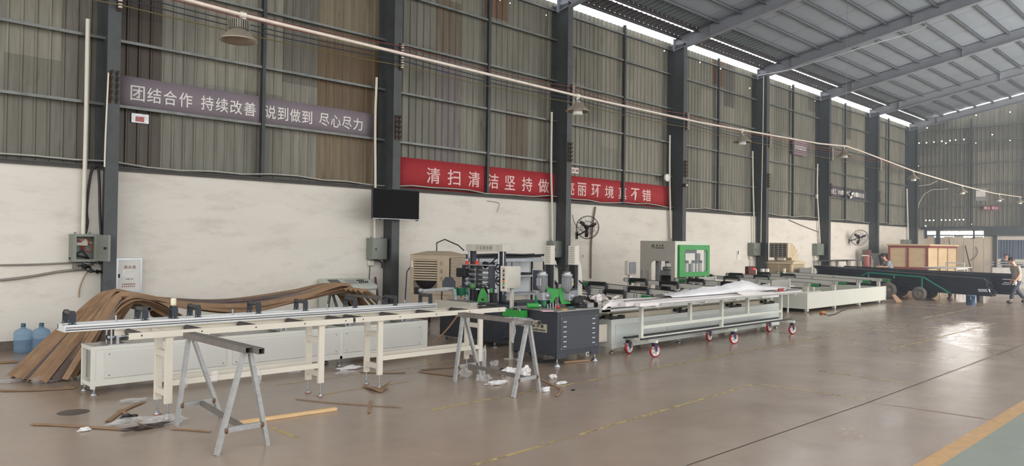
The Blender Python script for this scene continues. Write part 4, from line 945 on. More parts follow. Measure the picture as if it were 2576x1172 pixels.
# --- cardboard strips thrown over two sawhorses
def strip_thing(name, lab, pts, wd, m, cat, group, fold=.35, twist=None, thick=.004, parent=None):
    """a folded strip (shallow V) along a path; wd = width, fold = depth of the fold"""
    pp = [Vector(p) for p in pts]; sm = []
    for i in range(len(pp) - 1):
        p0, p1, p2, p3 = pp[max(i - 1, 0)], pp[i], pp[i + 1], pp[min(i + 2, len(pp) - 1)]
        for j in range(8):
            s_ = j / 8; sm.append(.5 * ((2 * p1) + (p2 - p0) * s_ + (2 * p0 - 5 * p1 + 4 * p2 - p3) * s_ ** 2 + (3 * p1 - p0 - 3 * p2 + p3) * s_ ** 3))
    sm.append(pp[-1]); vs = []; fs = []; n = len(sm)
    for i, p in enumerate(sm):
        d = (sm[min(i + 1, n - 1)] - sm[max(i - 1, 0)]).normalized(); up = Vector((0, 0, 1))
        sd = d.cross(up); sd = sd.normalized() if sd.length > .05 else Vector((1, 0, 0))
        if twist: sd = (Matrix.Rotation(twist(i / (n - 1)), 3, d) @ sd)
        nn = sd.cross(d).normalized(); fd = fold * wd
        vs += [p - sd * wd / 2 - nn * fd * .3, p + nn * fd * .5, p + sd * wd / 2 - nn * fd * .5]
    for i in range(n - 1):
        a = i * 3; fs += [(a, a + 1, a + 4, a + 3), (a + 1, a + 2, a + 5, a + 4)]
    for q, v in enumerate(vs): vs[q] = Vector((v.x, v.y, max(v.z, .006)))
    o = MB().add(vs, fs).build(name, m, parent); so = o.modifiers.new('s', 'SOLIDIFY'); so.thickness = thick; so.offset = 1
    if cat: tag(o, lab, cat, group)
    return o
ra = random.Random(11)
# two sawhorses under the pile
s3 = sawhorse('sawhorse hidden under the left crest of the cardboard strips, its tube ends showing', [(3.4, 10.95), (3.9, 10.95), (3.45, 12.3), (3.95, 12.3)], 1, 3.66)
s4 = sawhorse('sawhorse under the right crest of the cardboard strips near the control desk', [(7.1, 10.75), (7.6, 10.75), (7.3, 12.4), (7.8, 12.4)], 1, 7.46)
bottoms = [(22, 948), (36, 952), (50, 957), (64, 958), (78, 961), (92, 958), (104, 962), (118, 957), (130, 958), (146, 955), (160, 957), (176, 950), (190, 946), (204, 942), (214, 936), (226, 930), (58, 944), (110, 946), (150, 942), (184, 936), (206, 928), (30, 942)]
for i, (bx_, by_) in enumerate(bottoms):
    b = P(bx_, by_, z=.02); f_ = min(1, max(0, (bx_ - 20) / 200.0)); ya = 12.38 - 1.25 * f_ + ra.uniform(-.07, .07); top = .95 + .022 * ((i * 7) % 6)
    A = Vector((3.58 + ra.uniform(-.06, .06), ya, top)); B = Vector((b.x, max(b.y, 10.85), .03)); mid = B.lerp(A, .5) + Vector((-.02, 0, .04 + ra.uniform(-.01, .06)))
    sag = .14 + ra.uniform(0, .2); yb = 12.42 - .75 * f_; long_ = i < 13
    if long_: pts = [B, mid, A + Vector((-.12, 0, -.03)), A + Vector((.1, 0, 0)), Vector((4.5, (ya * 2 + yb) / 3 + .1, .97 - sag * .55)), Vector((5.5, (ya + yb) / 2 + .15, .97 - sag)), Vector((6.6, yb + .08, .98 - sag * .5)), Vector((7.4, yb, .97 + .02 * (i % 6))), Vector((7.72, yb - .05, .74 - .03 * (i % 4))), Vector((7.98, yb - .1, .3 + .04 * (i % 3)))]
    else: pts = [B, mid, A + Vector((-.12, 0, -.03)), A + Vector((.1, 0, 0)), A + Vector((.5, .1, -.2)), A + Vector((1.0, .2, -.5))]
    dark = i % 5 == 3
    lab = 'dark plastic strip draped among the cardboard edge strips on the sawhorses' if dark else 'brown cardboard edge strip thrown over the sawhorses in the pile by the left column'
    a0 = ra.uniform(-1.0, 1.0)
    strip_thing('plastic_strip' if dark else 'cardboard_strip', lab, pts, .12 + ra.uniform(-.02, .05), CARDD if dark else CARD, 'plastic strip' if dark else 'cardboard',
                'dark strips among the cardboard' if dark else 'cardboard strips over the sawhorses', .42, lambda s, a0=a0: .5 * a0 + .5 * a0 * math.sin(s * 5 + a0 * 4))
# strips standing down beside the second crest
for i in range(5):
    y = 11.9 - .16 * i; strip_thing('cardboard_strip', 'short brown cardboard strip end hanging from the right crest of the pile', [(7.3, y, .98), (7.5, y, .97), (7.75 + .05 * i, y - .1, .6), (8.0 + .06 * i, y - .2, .02)], .15, CARD, 'cardboard', 'strip ends at the right crest', .3)

# --- water bottles by the wall
BOT = bpy.data.materials.new('blue_bottle_plastic'); BOT.use_nodes = True; _M['blue_bottle_plastic'] = BOT
bs = BOT.node_tree.nodes['Principled BSDF']; bs.inputs['Base Color'].default_value = lin(176, 204, 228) + (1,); bs.inputs['Roughness'].default_value = .12; bs.inputs['Transmission Weight'].default_value = .75; bs.inputs['IOR'].default_value = 1.12
for px_, py_, lab in ((57, 887, 'left one of two blue water bottles by the wall, clear of the cardboard'), (103, 885, 'right one of two blue water bottles, half hidden by the cardboard')):
    q = P(px_, py_, z=0); q.y = min(q.y, 14.2); t = thing('water_bottle', lab, 'water bottle', (q.x, q.y, 0), 'water bottles by the wall')
    pr = [(.0, .004), (.11, .0), (.128, .01), (.13, .1), (.122, .125), (.13, .15), (.13, .25), (.122, .27), (.13, .29), (.13, .33), (.11, .36), (.05, .39), (.03, .41), (.03, .45), (.0, .45)]
    MB().lathe(pr, (q.x, q.y, 0), (0, 0, 1), 28).build('bottle_body', BOT, t)
    MB().lathe([(.033, .415), (.036, .42), (.033, .47), (.0, .472)], (q.x, q.y, 0), (0, 0, 1), 16).build('cap', mat('teal_cap', (52, 92, 104), .4), t)

# --- litter on the floor
def card_strip(lab, pix, wd, m=None, name='cardboard_strip', cat='cardboard', z=.008, group=None, fold=.15):
    pts = [P(x, y, z=z) for x, y in pix]; return strip_thing(name, lab, pts, wd, m or CARD, cat, group, fold, None, .003)
card_strip('long flat cardboard strip on the floor in front of the pile at the far left', [(0, 982), (90, 981), (190, 975)], .1)
card_strip('long cardboard strip lying among plastic film in front of the left roller table', [(80, 1066), (150, 1069), (230, 1074), (320, 1080)], .07)
card_strip('cardboard strip slanting up past the manhole towards the feeder foot', [(270, 1060), (310, 1032), (362, 1010)], .06)
card_strip('cardboard strip crossing the slanting one in front of the feeder', [(300, 1030), (330, 1046), (360, 1066)], .05)
card_strip('thin brown strip pointing at the nearest sawhorse from the film', [(430, 1078), (480, 1081), (530, 1085)], .04)
card_strip('long thin brown strip under the right legs of the left roller table', [(745, 1003), (830, 1012), (930, 1019), (1010, 1024)], .03)
card_strip('short brown stick crossing the long thin strip', [(928, 1038), (930, 1024), (933, 1008)], .03)
card_strip('long cardboard strip behind the left foot of the film-wrapped sawhorse', [(1060, 930), (1120, 924), (1195, 918)], .09)
card_strip('cardboard strip running to the left foot of the film-wrapped sawhorse', [(1055, 935), (1100, 940), (1150, 946)], .08)
card_strip('curved brown strip curling out right of the film-wrapped sawhorse', [(1318, 932), (1350, 948), (1390, 968), (1411, 978), (1408, 986), (1399, 997)], .04)
card_strip('flat brown sheet lying at the foot of the wall on the far left', [(0, 912), (45, 909)], .2)
card_strip('thin strip near the pair of feet in the middle of the floor', [(905, 935), (960, 938), (1020, 937)], .05)
# folded piece of cardboard under a table foot
a, b, c_, d = P(910, 972, z=.006), P(962, 978, z=.006), P(962, 988, z=.006), P(984, 960, z=.1)
o = MB().add([a, P(935, 978, z=.03), P(960, 988, z=.006), P(958, 974, z=.006), P(984, 959, z=.05)], [(0, 1, 2, 3), (3, 2, 4)]).build('cardboard_piece', CARD); so = o.modifiers.new('s', 'SOLIDIFY'); so.thickness = .004
tag(o, 'folded cardboard corner lying under the foot of the right roller table', 'cardboard')
# wooden lath
a, b = P(604, 1062, z=.018), P(846, 1028, z=.018); o = MB().bar(a, b, .05, .034).build('wooden_lath', mat('raw_pine', (206, 172, 126), .7, 0, .12, 3, stretch=(1, 9, 9)), None, .003); tag(o, 'pale wooden lath lying on the floor right of the nearest sawhorse', 'lath')
# dangling strip on the film-wrapped sawhorse
strip_thing('paper_strap', 'pair of brown paper straps hanging from the right roller table beside the sawhorse', [P(1150, 795, y=7.9), P(1130, 822, y=8.1), P(1112, 842, y=8.3), P(1093, 862, y=8.5)], .03, mat('tan_strap', (170, 136, 104), .7), 'strap', None, .1)
def litter(lab, px_, py_, rx, ry, rz, seed, m, name='plastic_scrap', cat='plastic scrap', group=None):
    q = P(px_, py_, z=0); o = crumple(MB(), (q.x, q.y, rz * .55), rx, ry, rz, seed, 9).build(name, m); return tag(o, lab, cat, group)
litter('crumpled clear film in a long heap before the nearest sawhorse', 330, 1064, .22, .06, .03, 1, FILM)
litter('shiny crumpled film beside the left foot of the nearest sawhorse', 415, 1066, .2, .06, .05, 2, FILM)
litter('white torn label strip at the front left of the litter', 212, 1084, .06, .03, .02, 3, FILMW, 'paper_scrap', 'paper scrap')
litter('black and white printed scrap beside the crossed cardboard strips', 323, 1053, .07, .05, .03, 4, mat('black_scrap', (48, 46, 46), .4, 0, .8, 30), 'paper_scrap', 'paper scrap')
litter('dark crumpled strip in front of the left roller table feet', 372, 1078, .17, .04, .03, 5, mat('dark_scrap', (66, 56, 50), .4, 0, .4, 22), 'plastic_scrap')
litter('flat grey film scrap on the floor between feeder foot and roller table', 335, 1010, .15, .07, .02, 6, FILM)
litter('clear film scrap under the feeder, left of the middle legs', 880, 928, .2, .07, .03, 7, FILMW)
litter('clear film scrap in front of the white one under the feeder', 868, 940, .14, .06, .03, 8, FILM)
litter('small white film scrap under the feeder at the left', 740, 938, .09, .05, .03, 9, FILM)
litter('clear film bag lying inside the film-wrapped sawhorse at the left', 1170, 948, .09, .06, .07, 10, FILM)
litter('crumpled film lump beside the dark machine feet', 1243, 920, .07, .05, .05, 12, FILM)
litter('white and black crumpled wrapper under the film-wrapped sawhorse', 1282, 944, .14, .06, .07, 13, FILMW)
litter('black scrap left of the white wrapper under the sawhorse', 1268, 940, .05, .04, .05, 14, BLK)
litter('white crumpled plastic between the front legs of the film-wrapped sawhorse', 1322, 945, .09, .06, .08, 15, FILMW)
litter('clear film heap hanging off the spreader bar of the film-wrapped sawhorse', 1215, 958, .1, .09, .06, 16, FILM)
litter('white film strip along the spreader bar of the film-wrapped sawhorse', 1250, 966, .2, .06, .03, 17, FILMW)
litter('small white film lump right of the film-wrapped sawhorse', 1392, 952, .06, .04, .04, 18, FILMW)
litter('flat white film piece at the end of the yellow line right of the sawhorse', 1413, 965, .09, .04, .02, 19, FILMW)
litter('white film scrap at the right foot of the film-wrapped sawhorse', 1370, 984, .08, .04, .03, 20, FILMW)
litter('clear film by the foot of the cardboard pile', 120, 960, .22, .1, .05, 21, FILM)
litter('white film loop at the bottom of the cardboard strips', 145, 952, .06, .05, .06, 22, FILMW)
litter('flat pale film on the floor at the far left edge', 30, 960, .3, .1, .02, 23, FILM)
litter('small dark leaf scrap on the floor right of the film-wrapped sawhorse', 1442, 982, .03, .02, .01, 24, BLK)
q = P(185, 1037, z=0); mh = thing('manhole_cover', 'round dark manhole cover set in the floor near the left edge', 'manhole cover', (q.x, q.y, 0))
MB().lathe([(0, .004), (.14, .004), (.155, .0)], (q.x, q.y, 0), (0, 0, 1), 40).build('cover', mat('iron_cover', (92, 82, 74), .6, .2, .2, 6), mh)
# ================================================================ machines in the middle of the hall
MCH = mat('machine_dark', (54, 57, 64), .5, .1, .06, 4); MCHP = mat('machine_dark_panel', (60, 63, 70), .48, .1, .05, 4)
TOPS = mat('worn_table_top', (150, 146, 142), .4, .3, .1, 6); BEIGE = mat('machine_beige', (196, 190, 176), .45, 0, .04, 4)
GRN = mat('signal_green', (46, 142, 58), .4, 0, .06, 5); TEAL = mat('dark_green_roller', (20, 112, 78), .3, 0, .08, 6); CAST = mat('cast_aluminium', (158, 160, 162), .45, .5, .1, 9)
REDK = mat('red_knob', (226, 76, 50), .4); TXT = mat('plate_ink', (40, 40, 36), .6); BRASSP = mat('champagne_plate', (186, 180, 158), .35, .3, .05, 8)
GLASS = bpy.data.materials.new('clear_window'); GLASS.use_nodes = True; _b = GLASS.node_tree.nodes['Principled BSDF']
_b.inputs['Base Color'].default_value = (.85, .92, .92, 1); _b.inputs['Roughness'].default_value = .04; _b.inputs['Alpha'].default_value = .1; _b.inputs['Specular IOR Level'].default_value = .3
def slots(mb, x0, x1, zs, y, out=-1, ax='x'):
    for z in zs:
        if ax == 'x': mb.prism([(0, -.008), (x1 - x0, -.008), (x1 - x0 + .006, 0), (x1 - x0, .008), (0, .008), (-.006, 0)], (0, out * .006, 0), (x0, y, z))
        else: mb.prism([(0, -.006), (x1 - x0, -.006), (x1 - x0, .006), (0, .006)], (out * .006, 0, 0), (y, x0, z), (0, 1, 0))
# --- dark cabinet drilling machine
X0, X1, Y0, Y1, Z0, Z1 = 8.38, 9.38, 7.53, 8.46, .12, .83
t = thing('milling_machine', 'dark grey cabinet machine with two drill columns and green guards on its table top', 'machine', ((X0 + X1) / 2, (Y0 + Y1) / 2, 0))
b = MB(); b.box(X0, Y0, Z0 + .09, X1, Y1, Z1)
for (x, y) in ((X0, Y0), (X1 - .2, Y0), (X0, Y1 - .02), (X1 - .2, Y1 - .02)): b.box(x, y, Z0, x + .2, y + .02, Z0 + .09)
b.prism([(0, .09), (0, .05), (X1 - X0, .05), (X1 - X0, .09)], (0, .02, 0), (X0, Y0, Z0)); b.box(X0, Y0 + .02, Z0 + .04, X0 + .02, Y1, Z0 + .09)
b.build('cabinet', MCH, t, bevel=.003)
p = MB().cbox(X0 + .07, Y0 - .006, Z0 + .12, X1 - .06, Y0 + .001, Z1 - .07, .003).build('door_panel', MCHP, t)
g = MB(); slots(g, X0 + .135, X0 + .2, [Z1 - .155 - .075 * i for i in range(6)], Y0 - .006); slots(g, X1 - .18, X1 - .12, [Z1 - .145 - .075 * i for i in range(6)], Y0 - .006); g.build('ventilation_slots', SILV, p)
g = MB()
for x in (X0 + .09, X1 - .08):
    for z in (Z0 + .15, Z1 - .1): g.cyl((x, Y0 - .009, z), (x, Y0 - .005, z), .007, 8)
g.build('panel_screws', SILV, p)
MB().cbox(X0 - .02, Y0 - .02, Z1, X1 + .02, Y1 + .02, Z1 + .022, .003).build('table_top', TOPS, t)
a, c_ = P(1331, 811, x=X0), P(1376, 837, x=X0); pl_ = MB().box(X0 - .006, c_.y, min(a.z, c_.z) + .0, X0, a.y + .02, max(a.z, c_.z)).build('name_plate', BRASSP, t)
zb = min(a.z, c_.z); zt = max(a.z, c_.z); L_ = a.y + .02 - c_.y; hh_ = zt - zb; g = MB()
for i, ch in enumerate('格尔曼'): glyphs(g, ch, L_ * (.24 + .22 * i), L_ * (.4 + .22 * i), hh_ * .52, hh_ * .92, 0, out=(-1, 0, 0), u=(0, -1, 0), thick=.001, bold=.01, o=(X0 - .006, a.y + .02, zb))
glyphs(g, 'Gelmen', L_ * .12, L_ * .92, hh_ * .12, hh_ * .46, 0, out=(-1, 0, 0), u=(0, -1, 0), thick=.001, bold=.01, o=(X0 - .006, a.y + .02, zb)); g.build('lettering', TXT, pl_)
for x in (X0 + .06, X1 - .05):
    for y in (Y0 + .05, Y1 - .06):
        MB().cyl((x, y, .03), (x, y, Z0 + .04), .012, 10).lathe([(0, 0), (.055, 0), (.056, .008), (.03, .035), (.018, .06), (0, .065)], (x, y, 0), (0, 0, 1), 18).build('machine_foot', CHR, t)
ZT = Z1 + .022
for k, (cx_, cy_) in enumerate(((8.875, 8.13), (9.205, 7.9))):
    m_ = MB().cbox(cx_, cy_, 1.52, cx_ + .1, cy_ + .15, 1.83, .004).build('column_cover', BEIGE, t)
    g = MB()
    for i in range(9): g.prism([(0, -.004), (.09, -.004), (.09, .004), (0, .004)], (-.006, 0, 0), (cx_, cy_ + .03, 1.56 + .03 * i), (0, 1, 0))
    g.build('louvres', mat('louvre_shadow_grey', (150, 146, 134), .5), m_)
    g = MB()
    for i in range(13): g.box(cx_ + .012, cy_ + .012, 1.145 + .029 * i, cx_ + .09, cy_ + .14, 1.16 + .029 * i); g.box(cx_ + .02, cy_ + .02, 1.16 + .029 * i, cx_ + .082, cy_ + .13, 1.174 + .029 * i)
    g.build('bellows', BLK, t)
    MB().box(cx_ + .09, cy_ + .02, ZT, cx_ + .12, cy_ + .14, 1.52).build('guide_rail', CAST, t)
    MB().prism([(0, ZT), (.14, ZT), (.11, 1.45), (.06, 1.58), (0, 1.6)], (0, .06, 0), (cx_ + .12, cy_ + .05, 0)).build('column_web', BEIGE, t)
    MB().cbox(cx_ - .02, cy_ + .0, ZT, cx_ + .12, cy_ + .18, ZT + .13, .004).build('column_base', BLK, t)
for k, (mx_, my_) in enumerate(((8.545, 8.0), (8.825, 7.735))):
    m_ = MB(); m_.lathe([(0, 1.425), (.06, 1.425), (.062, 1.39)], (mx_, my_, 0), (0, 0, 1), 20); m_.m(1)
    m_.lathe([(.082, 1.39), (.085, 1.385), (.085, 1.345), (.078, 1.34), (.074, 1.335), (.074, 1.16), (.05, 1.14), (.045, 1.1), (0, 1.1)], (mx_, my_, 0), (0, 0, 1), 24)
    for i in range(16): an = PI * i / 8; m_.bar((mx_ + .076 * math.cos(an), my_ + .076 * math.sin(an), 1.18), (mx_ + .076 * math.cos(an), my_ + .076 * math.sin(an), 1.335), .006, .012)
    mo = m_.build('motor', [CHR, CAST], t)
    MB().cbox(mx_ - .1 if k == 0 else mx_ + .06, my_ - .05, 1.2, mx_ - .07 if k == 0 else mx_ + .1, my_ + .04, 1.32, .004).build('terminal_box', CAST, mo)
    if k == 1: g = MB().prism([(-.022, 0), (.022, 0), (0, .038)], (0, -.003, 0), (mx_ + .08, my_ - .05, 1.23)); g.m(1).box(mx_ + .077, my_ - .055, 1.237, mx_ + .083, my_ - .053, 1.256); g.build('warning_triangle', [mat('sign_yellow', (230, 190, 30), .5), TXT], mo)
    MB().cbox(mx_ + (-.04 if k == 0 else .0), my_ - .06, .97, mx_ + .12, my_ + .08, 1.1, .01).lathe([(0, 0), (.05, 0), (.05, .02), (.03, .02), (.03, .03), (0, .03)], (mx_ + .06, my_ - .06, 1.045), (0, -1, 0), 20).build('gearbox', CAST, t)
    MB().bar((mx_, my_ + .06, 1.06), (8.93 if k == 0 else 9.25, 8.15 if k == 0 else 7.95, 1.06), .1, .1).build('carriage', CAST, t)
# green guards
MB().prism([(0, .03), (.03, 0), (.2, -.01), (.2, -.13), (.14, -.15), (.1, -.24), (.06, -.22), (.03, -.14), (0, -.1)], (.1, .06, 0), (8.62, 7.98, 1.16), (.76, -.65, 0)).build('spindle_guard', GRN, t, .004)
MB().prism([(0, .02), (.06, .05), (.08, .0), (.08, -.12), (.2, -.14), (.2, -.2), (.05, -.21), (.02, -.14)], (.08, .05, 0), (8.76, 7.85, 1.12), (.76, -.65, 0)).build('spindle_guard', GRN, t, .004)
MB().cbox(8.9, 7.62, .93, 9.1, 7.74, 1.03, .01).build('slide_block', BLK, t)
for px_, py_ in ((1351, 770), (1369, 774), (1390, 768)):
    q = P(px_, py_, z=ZT); MB().cyl((q.x, q.y, ZT), (q.x, q.y, ZT + .03), .012, 8).cyl((q.x, q.y, ZT + .03), (q.x, q.y, ZT + .175), .042, 18).cyl((q.x, q.y, ZT + .175), (q.x, q.y, ZT + .185), .02, 10).build('guide_roller', TEAL, t)
q = P(1343, 776, z=ZT); MB().cyl((q.x - .09, q.y + .06, ZT + .045), (q.x + .06, q.y - .04, ZT + .045), .042, 18).build('feed_roller', GRN, t); MB().cyl((q.x + .055, q.y - .037, ZT + .045), (q.x + .09, q.y - .06, ZT + .045), .024, 14).build('roller_cap', CHR, t)
q = P(1365, 700, x=9.0); a = P(1341, 676, x=8.95); c_ = P(1366, 731, x=8.95)
MB().cbox(8.93, min(a.y, c_.y), c_.z - .02, 8.96, max(a.y, c_.y), a.z, .005).m(1).box(8.925, min(a.y, c_.y) + .02, c_.z, 8.93, max(a.y, c_.y) - .02, a.z - .02).build('control_screen', [BEIGE, mat('screen_slate', (62, 68, 82), .3)], t)
MB().box(8.935, (a.y + c_.y) / 2 - .02, ZT, 8.955, (a.y + c_.y) / 2 + .02, c_.z).build('screen_post', CRM, t)
MB().cbox(9.18, 7.6, ZT, 9.33, 7.68, ZT + .075, .004).build('stop_block', CAST, t); MB().cbox(9.0, 7.62, ZT + .01, 9.19, 7.72, ZT + .06, .004).build('slide_rail', BLK, t)
ch = MB(); pts = [(9.28, 7.86, 1.0), (9.36, 7.84, .99), (9.45, 7.82, .965), (9.54, 7.8, .93), (9.6, 7.78, .87), (9.58, 7.77, .84)]
for i in range(len(pts) - 1):
    for s_ in (.25, .75): a = Vector(pts[i]).lerp(Vector(pts[i + 1]), s_); d = (Vector(pts[i + 1]) - Vector(pts[i])).normalized(); ch.bar(a - d * .02, a + d * .02, .06, .055)
ch.build('cable_chain', mat('chain_brown_black', (44, 36, 34), .5), t)
for i, pts in enumerate(([(9.3, 7.95, 1.3), (9.42, 7.9, 1.2), (9.5, 7.86, 1.05), (9.46, 7.84, .95)], [(8.98, 8.2, 1.3), (9.06, 8.15, 1.2), (9.0, 8.1, 1.08)], [(8.98, 8.22, 1.55), (9.1, 8.1, 1.45), (9.2, 8.06, 1.5)])):
    MB().tube(pts, .014 if i != 1 else .022, 7).build('hose', BLK, t)
for i in range(5): MB().cyl((8.62 + .05 * i, 7.95 - .01 * i, ZT), (8.62 + .05 * i, 7.95 - .01 * i, ZT + .06 + .015 * (i % 3)), .012, 8).build('clamp_stud', CHR, t)
MB().tube([(8.5, 8.3, .25), (8.46, 8.1, .06), (8.5, 7.95, .03), (8.75, 7.85, .03), (8.9, 7.95, .05), (8.8, 8.2, .25)], .022, 8).build('hose', BLK, t)
tag(MB().bar((8.75, 7.72, .02), (9.25, 7.62, .02), .05, .03).build('wood_scrap', mat('old_wood', (150, 118, 90), .8)), 'piece of old wood lying under the dark cabinet machine', 'wood scrap')
# small things lying on the table
def small(name, lab, cat, mb, m): return tag(mb.build(name, m), lab, cat)
q = P(1375, 783, z=ZT); small('pink_cover', 'pink plastic folder lying at the table front of the dark machine', 'folder', MB().bar((q.x - .06, q.y + .05, ZT + .006), (q.x + .09, q.y - .03, ZT + .006), .14, .01), mat('pink_plastic', (226, 176, 186), .4))
q = P(1404, 776, z=ZT); small('red_cap', 'small red cap lying behind the yellow knife on the table top', 'cap', MB().lathe([(0, 0), (.03, 0), (.03, .04), (.024, .05), (0, .05)], (q.x, q.y, ZT), (0, 0, 1), 16), mat('red_plastic', (176, 48, 46), .4))
q = P(1422, 780, z=ZT); small('cutter_knife', 'yellow cutter knife lying near the table front', 'knife', MB().bar((q.x - .05, q.y + .0, ZT + .01), (q.x + .06, q.y + .03, ZT + .01), .03, .018), mat('yellow_plastic', (202, 152, 40), .4))
q = P(1438, 774, z=ZT); small('glove', 'teal rubber glove lying on the table top', 'glove', crumple(MB(), (q.x, q.y, ZT + .012), .05, .025, .012, 41, 7), mat('teal_rubber', (66, 138, 138), .5))
q = P(1455, 778, z=ZT); small('wrench', 'small bright spanner lying right of the knife on the table', 'spanner', MB().bar((q.x - .07, q.y, ZT + .006), (q.x + .05, q.y - .01, ZT + .006), .016, .01).lathe([(.012, 0), (.024, 0), (.024, .01), (.012, .01)], (q.x + .06, q.y - .01, ZT + .001), (0, 0, 1), 12), CHR)
# --- control pedestal with green tray
t = thing('control_pedestal', 'beige control box with a column of buttons on a pole beside the dark machine', 'control box', (8.43, 8.56, 0))
MB().cbox(8.41, 8.54, 0.0, 8.46, 8.59, 1.14, .003).build('pole', BEIGE, t); MB().cbox(8.34, 8.5, 0, 8.52, 8.64, .012, .003).build('foot_plate', BEIGE, t)
a, c_ = P(1276, 670, y=8.5), P(1310, 724, y=8.5); z1, z0 = a.z, c_.z; bx0, bx1 = a.x, c_.x
bo = MB().cbox(bx0, 8.5, z0, bx1, 8.66, z1, .006).build('box', BEIGE, t)
MB().cbox(bx0 + .05, 8.495, z0 + .03, bx1 - .05, 8.501, z0 + .2, .002).build('hatch', BEIGE, bo)
for i in range(10):
    z = z1 - .04 - (z1 - z0 + .06 - .1) * i / 9 * .97
    MB().lathe([(0, 0), (.016, 0), (.016, .01), (.011, .012), (.011, .03), (0, .032)], (bx0 - .004, 8.56, z), (-1, 0, 0), 12).build('button', REDK if i == 6 else (GRN if i == 7 else (BLK if i % 2 else CHR)), bo)
MB().cbox(bx0 - .012, 8.50, z0 - .05, bx0, 8.64, z1 + .005, .003).build('button_strip', CRM, bo)
tr = MB(); tx0, tx1, ty0, ty1, tz0, tz1 = 8.17, 8.32, 8.1, 8.5, .715, .82
tr.box(tx0, ty0, tz0, tx1, ty1, tz0 + .006)
for q in ((tx0, ty0, tx0 + .006, ty1), (tx1 - .006, ty0, tx1, ty1), (tx0, ty0, tx1, ty0 + .006), (tx0, ty1 - .006, tx1, ty1)): tr.box(q[0], q[1], tz0, q[2], q[3], tz1)
tr.box(tx1, 8.44, .74, 8.42, 8.47, .77); tr.build('tool_tray', GRN, t)
for i in range(7): MB().cyl((8.2 + .03 * (i % 3), 8.14 + .05 * i, tz0 + .006), (8.2 + .035 * (i % 3), 8.15 + .05 * i, tz1 + .025), .013, 8).build('tool', BLK if i % 2 else CHR, t)

# --- tall polishing machine behind
t = thing('polishing_machine', 'dark machine with a beige-topped gantry, hand wheels and stacked rollers', 'machine', (9.7, 10.4, 0))
X0, X1, Y0, Y1 = 9.06, 10.35, 9.62, 11.15
b = MB(); b.box(X0, Y0, .1, X1, Y1, .7); b.box(X0 + .04, Y0 + .04, .7, X1 - .02, Y1, .735); b.box(X0 + .55, Y0, .7, X1, Y0 + .5, .78); b.build('base_cabinet', MCH, t, .004)
MB().cbox(X0 - .12, Y0 + .52, .62, X0 + .06, Y1 + .02, .77, .004).build('front_tray', BEIGE, t)
MB().prism([(0, 0), (.5, 0), (.5, .42)], (0, -.02, 0), (X0 + .1, Y0, .16)).build('gusset_cover', MCHP, t)
for s_ in (0, 1):
    g = MB(); slots(g, X0 + .72 + .14 * s_, X0 + .82 + .14 * s_, [.24 + .036 * i for i in range(14)], Y0); g.build('ventilation_slots', SILV if s_ else MCHP, t)
MB().cbox(X0 + .6, Y0 - .14, .52, X0 + .8, Y0, .66, .01).cbox(X0 + .55, Y0 - .15, .5, X0 + .62, Y0 - .08, .6, .01).build('junction_box', BEIGE, t)
for x in (X0 + .08, X1 - .08):
    for y in (Y0 + .08, Y1 - .08): levelling_foot(MB(), x, y, .12, .05, .012).build('machine_foot', CHR, t)
GX = 9.66
for y in (10.1, 10.93):
    MB().cbox(GX + .02, y, .735, GX + .12, y + .1, 1.72, .004).build('gantry_column', MCH, t)
    MB().cyl((GX - .02, y + .05, .735), (GX - .02, y + .05, 1.72), .016, 12).cyl((GX + .02, y + .13 if y > 10.5 else y - .03, .9), (GX + .02, y + .13 if y > 10.5 else y - .03, 1.72), .012, 12).build('guide_column', CHR, t)
hd = MB().cbox(GX - .05, 10.02, 1.7, GX + .16, 11.06, 1.83, .005).build('gantry_header', BEIGE, t)
for y in (10.22, 10.8): MB().box(GX - .056, y, 1.7, GX - .05, y + .05, 1.83).build('trim_strip', CRM, hd)
g = MB()
for i, ch in enumerate('广东格尔曼'): glyphs(g, ch, .05 + .09 * i, .11 + .09 * i, -.03, .035, 0, out=(-1, 0, 0), u=(0, -1, 0), thick=.001, o=(GX - .052, 10.78, 1.765))
g.build('lettering', mat('engraved_grey', (150, 144, 130), .6), hd)
def AT(px_, py_, x=9.5): return P(px_, py_, x=x)
for px_ in (1176, 1200):
    q = AT(px_, 668); MB().lathe([(0, 0), (.05, 0), (.052, .01), (.052, .035), (.03, .04), (.02, .06), (.045, .07), (.04, .09), (0, .09)], (q.x, q.y, q.z), (0, 0, 1), 20).build('red_hand_knob', REDK, t)
    MB().cyl((q.x, q.y - .05, q.z + .08), (q.x, q.y - .05, q.z + .15), .01, 8).build('knob_handle', BLK, t)
a, c_ = AT(1159, 674), AT(1181, 697); MB().cbox(9.38, c_.y, c_.z, 9.6, a.y, a.z, .008).build('drive_box', BLK, t)
for i in range(4):
    z = AT(1190, 674 + 12 * i).z - .03
    MB().cyl((9.5, 10.25, z), (9.5, 10.95, z), .026, 16).build('pressure_roller', CHR if i % 2 == 0 else CAST, t)
    MB().lathe([(.0, -.03), (.05, -.03), (.055, 0), (.05, .03), (0, .03)], (9.5, 10.86, z), (0, 1, 0), 16).lathe([(.0, -.03), (.05, -.03), (.055, 0), (.05, .03), (0, .03)], (9.5, 10.6, z), (0, 1, 0), 16).build('bearing', CAST, t)
for y in (10.2, 10.55, 10.95): MB().cbox(9.45, y, 1.0, 9.6, y + .03, 1.45, .003).build('bearing_plate', MCHP, t)
MB().cbox(9.42, 10.18, 1.43, 9.62, 11.0, 1.45, .003).build('cross_plate', CAST, t); MB().cbox(9.42, 10.18, 1.0, 9.62, 11.0, 1.02, .003).build('cross_plate', MCHP, t)
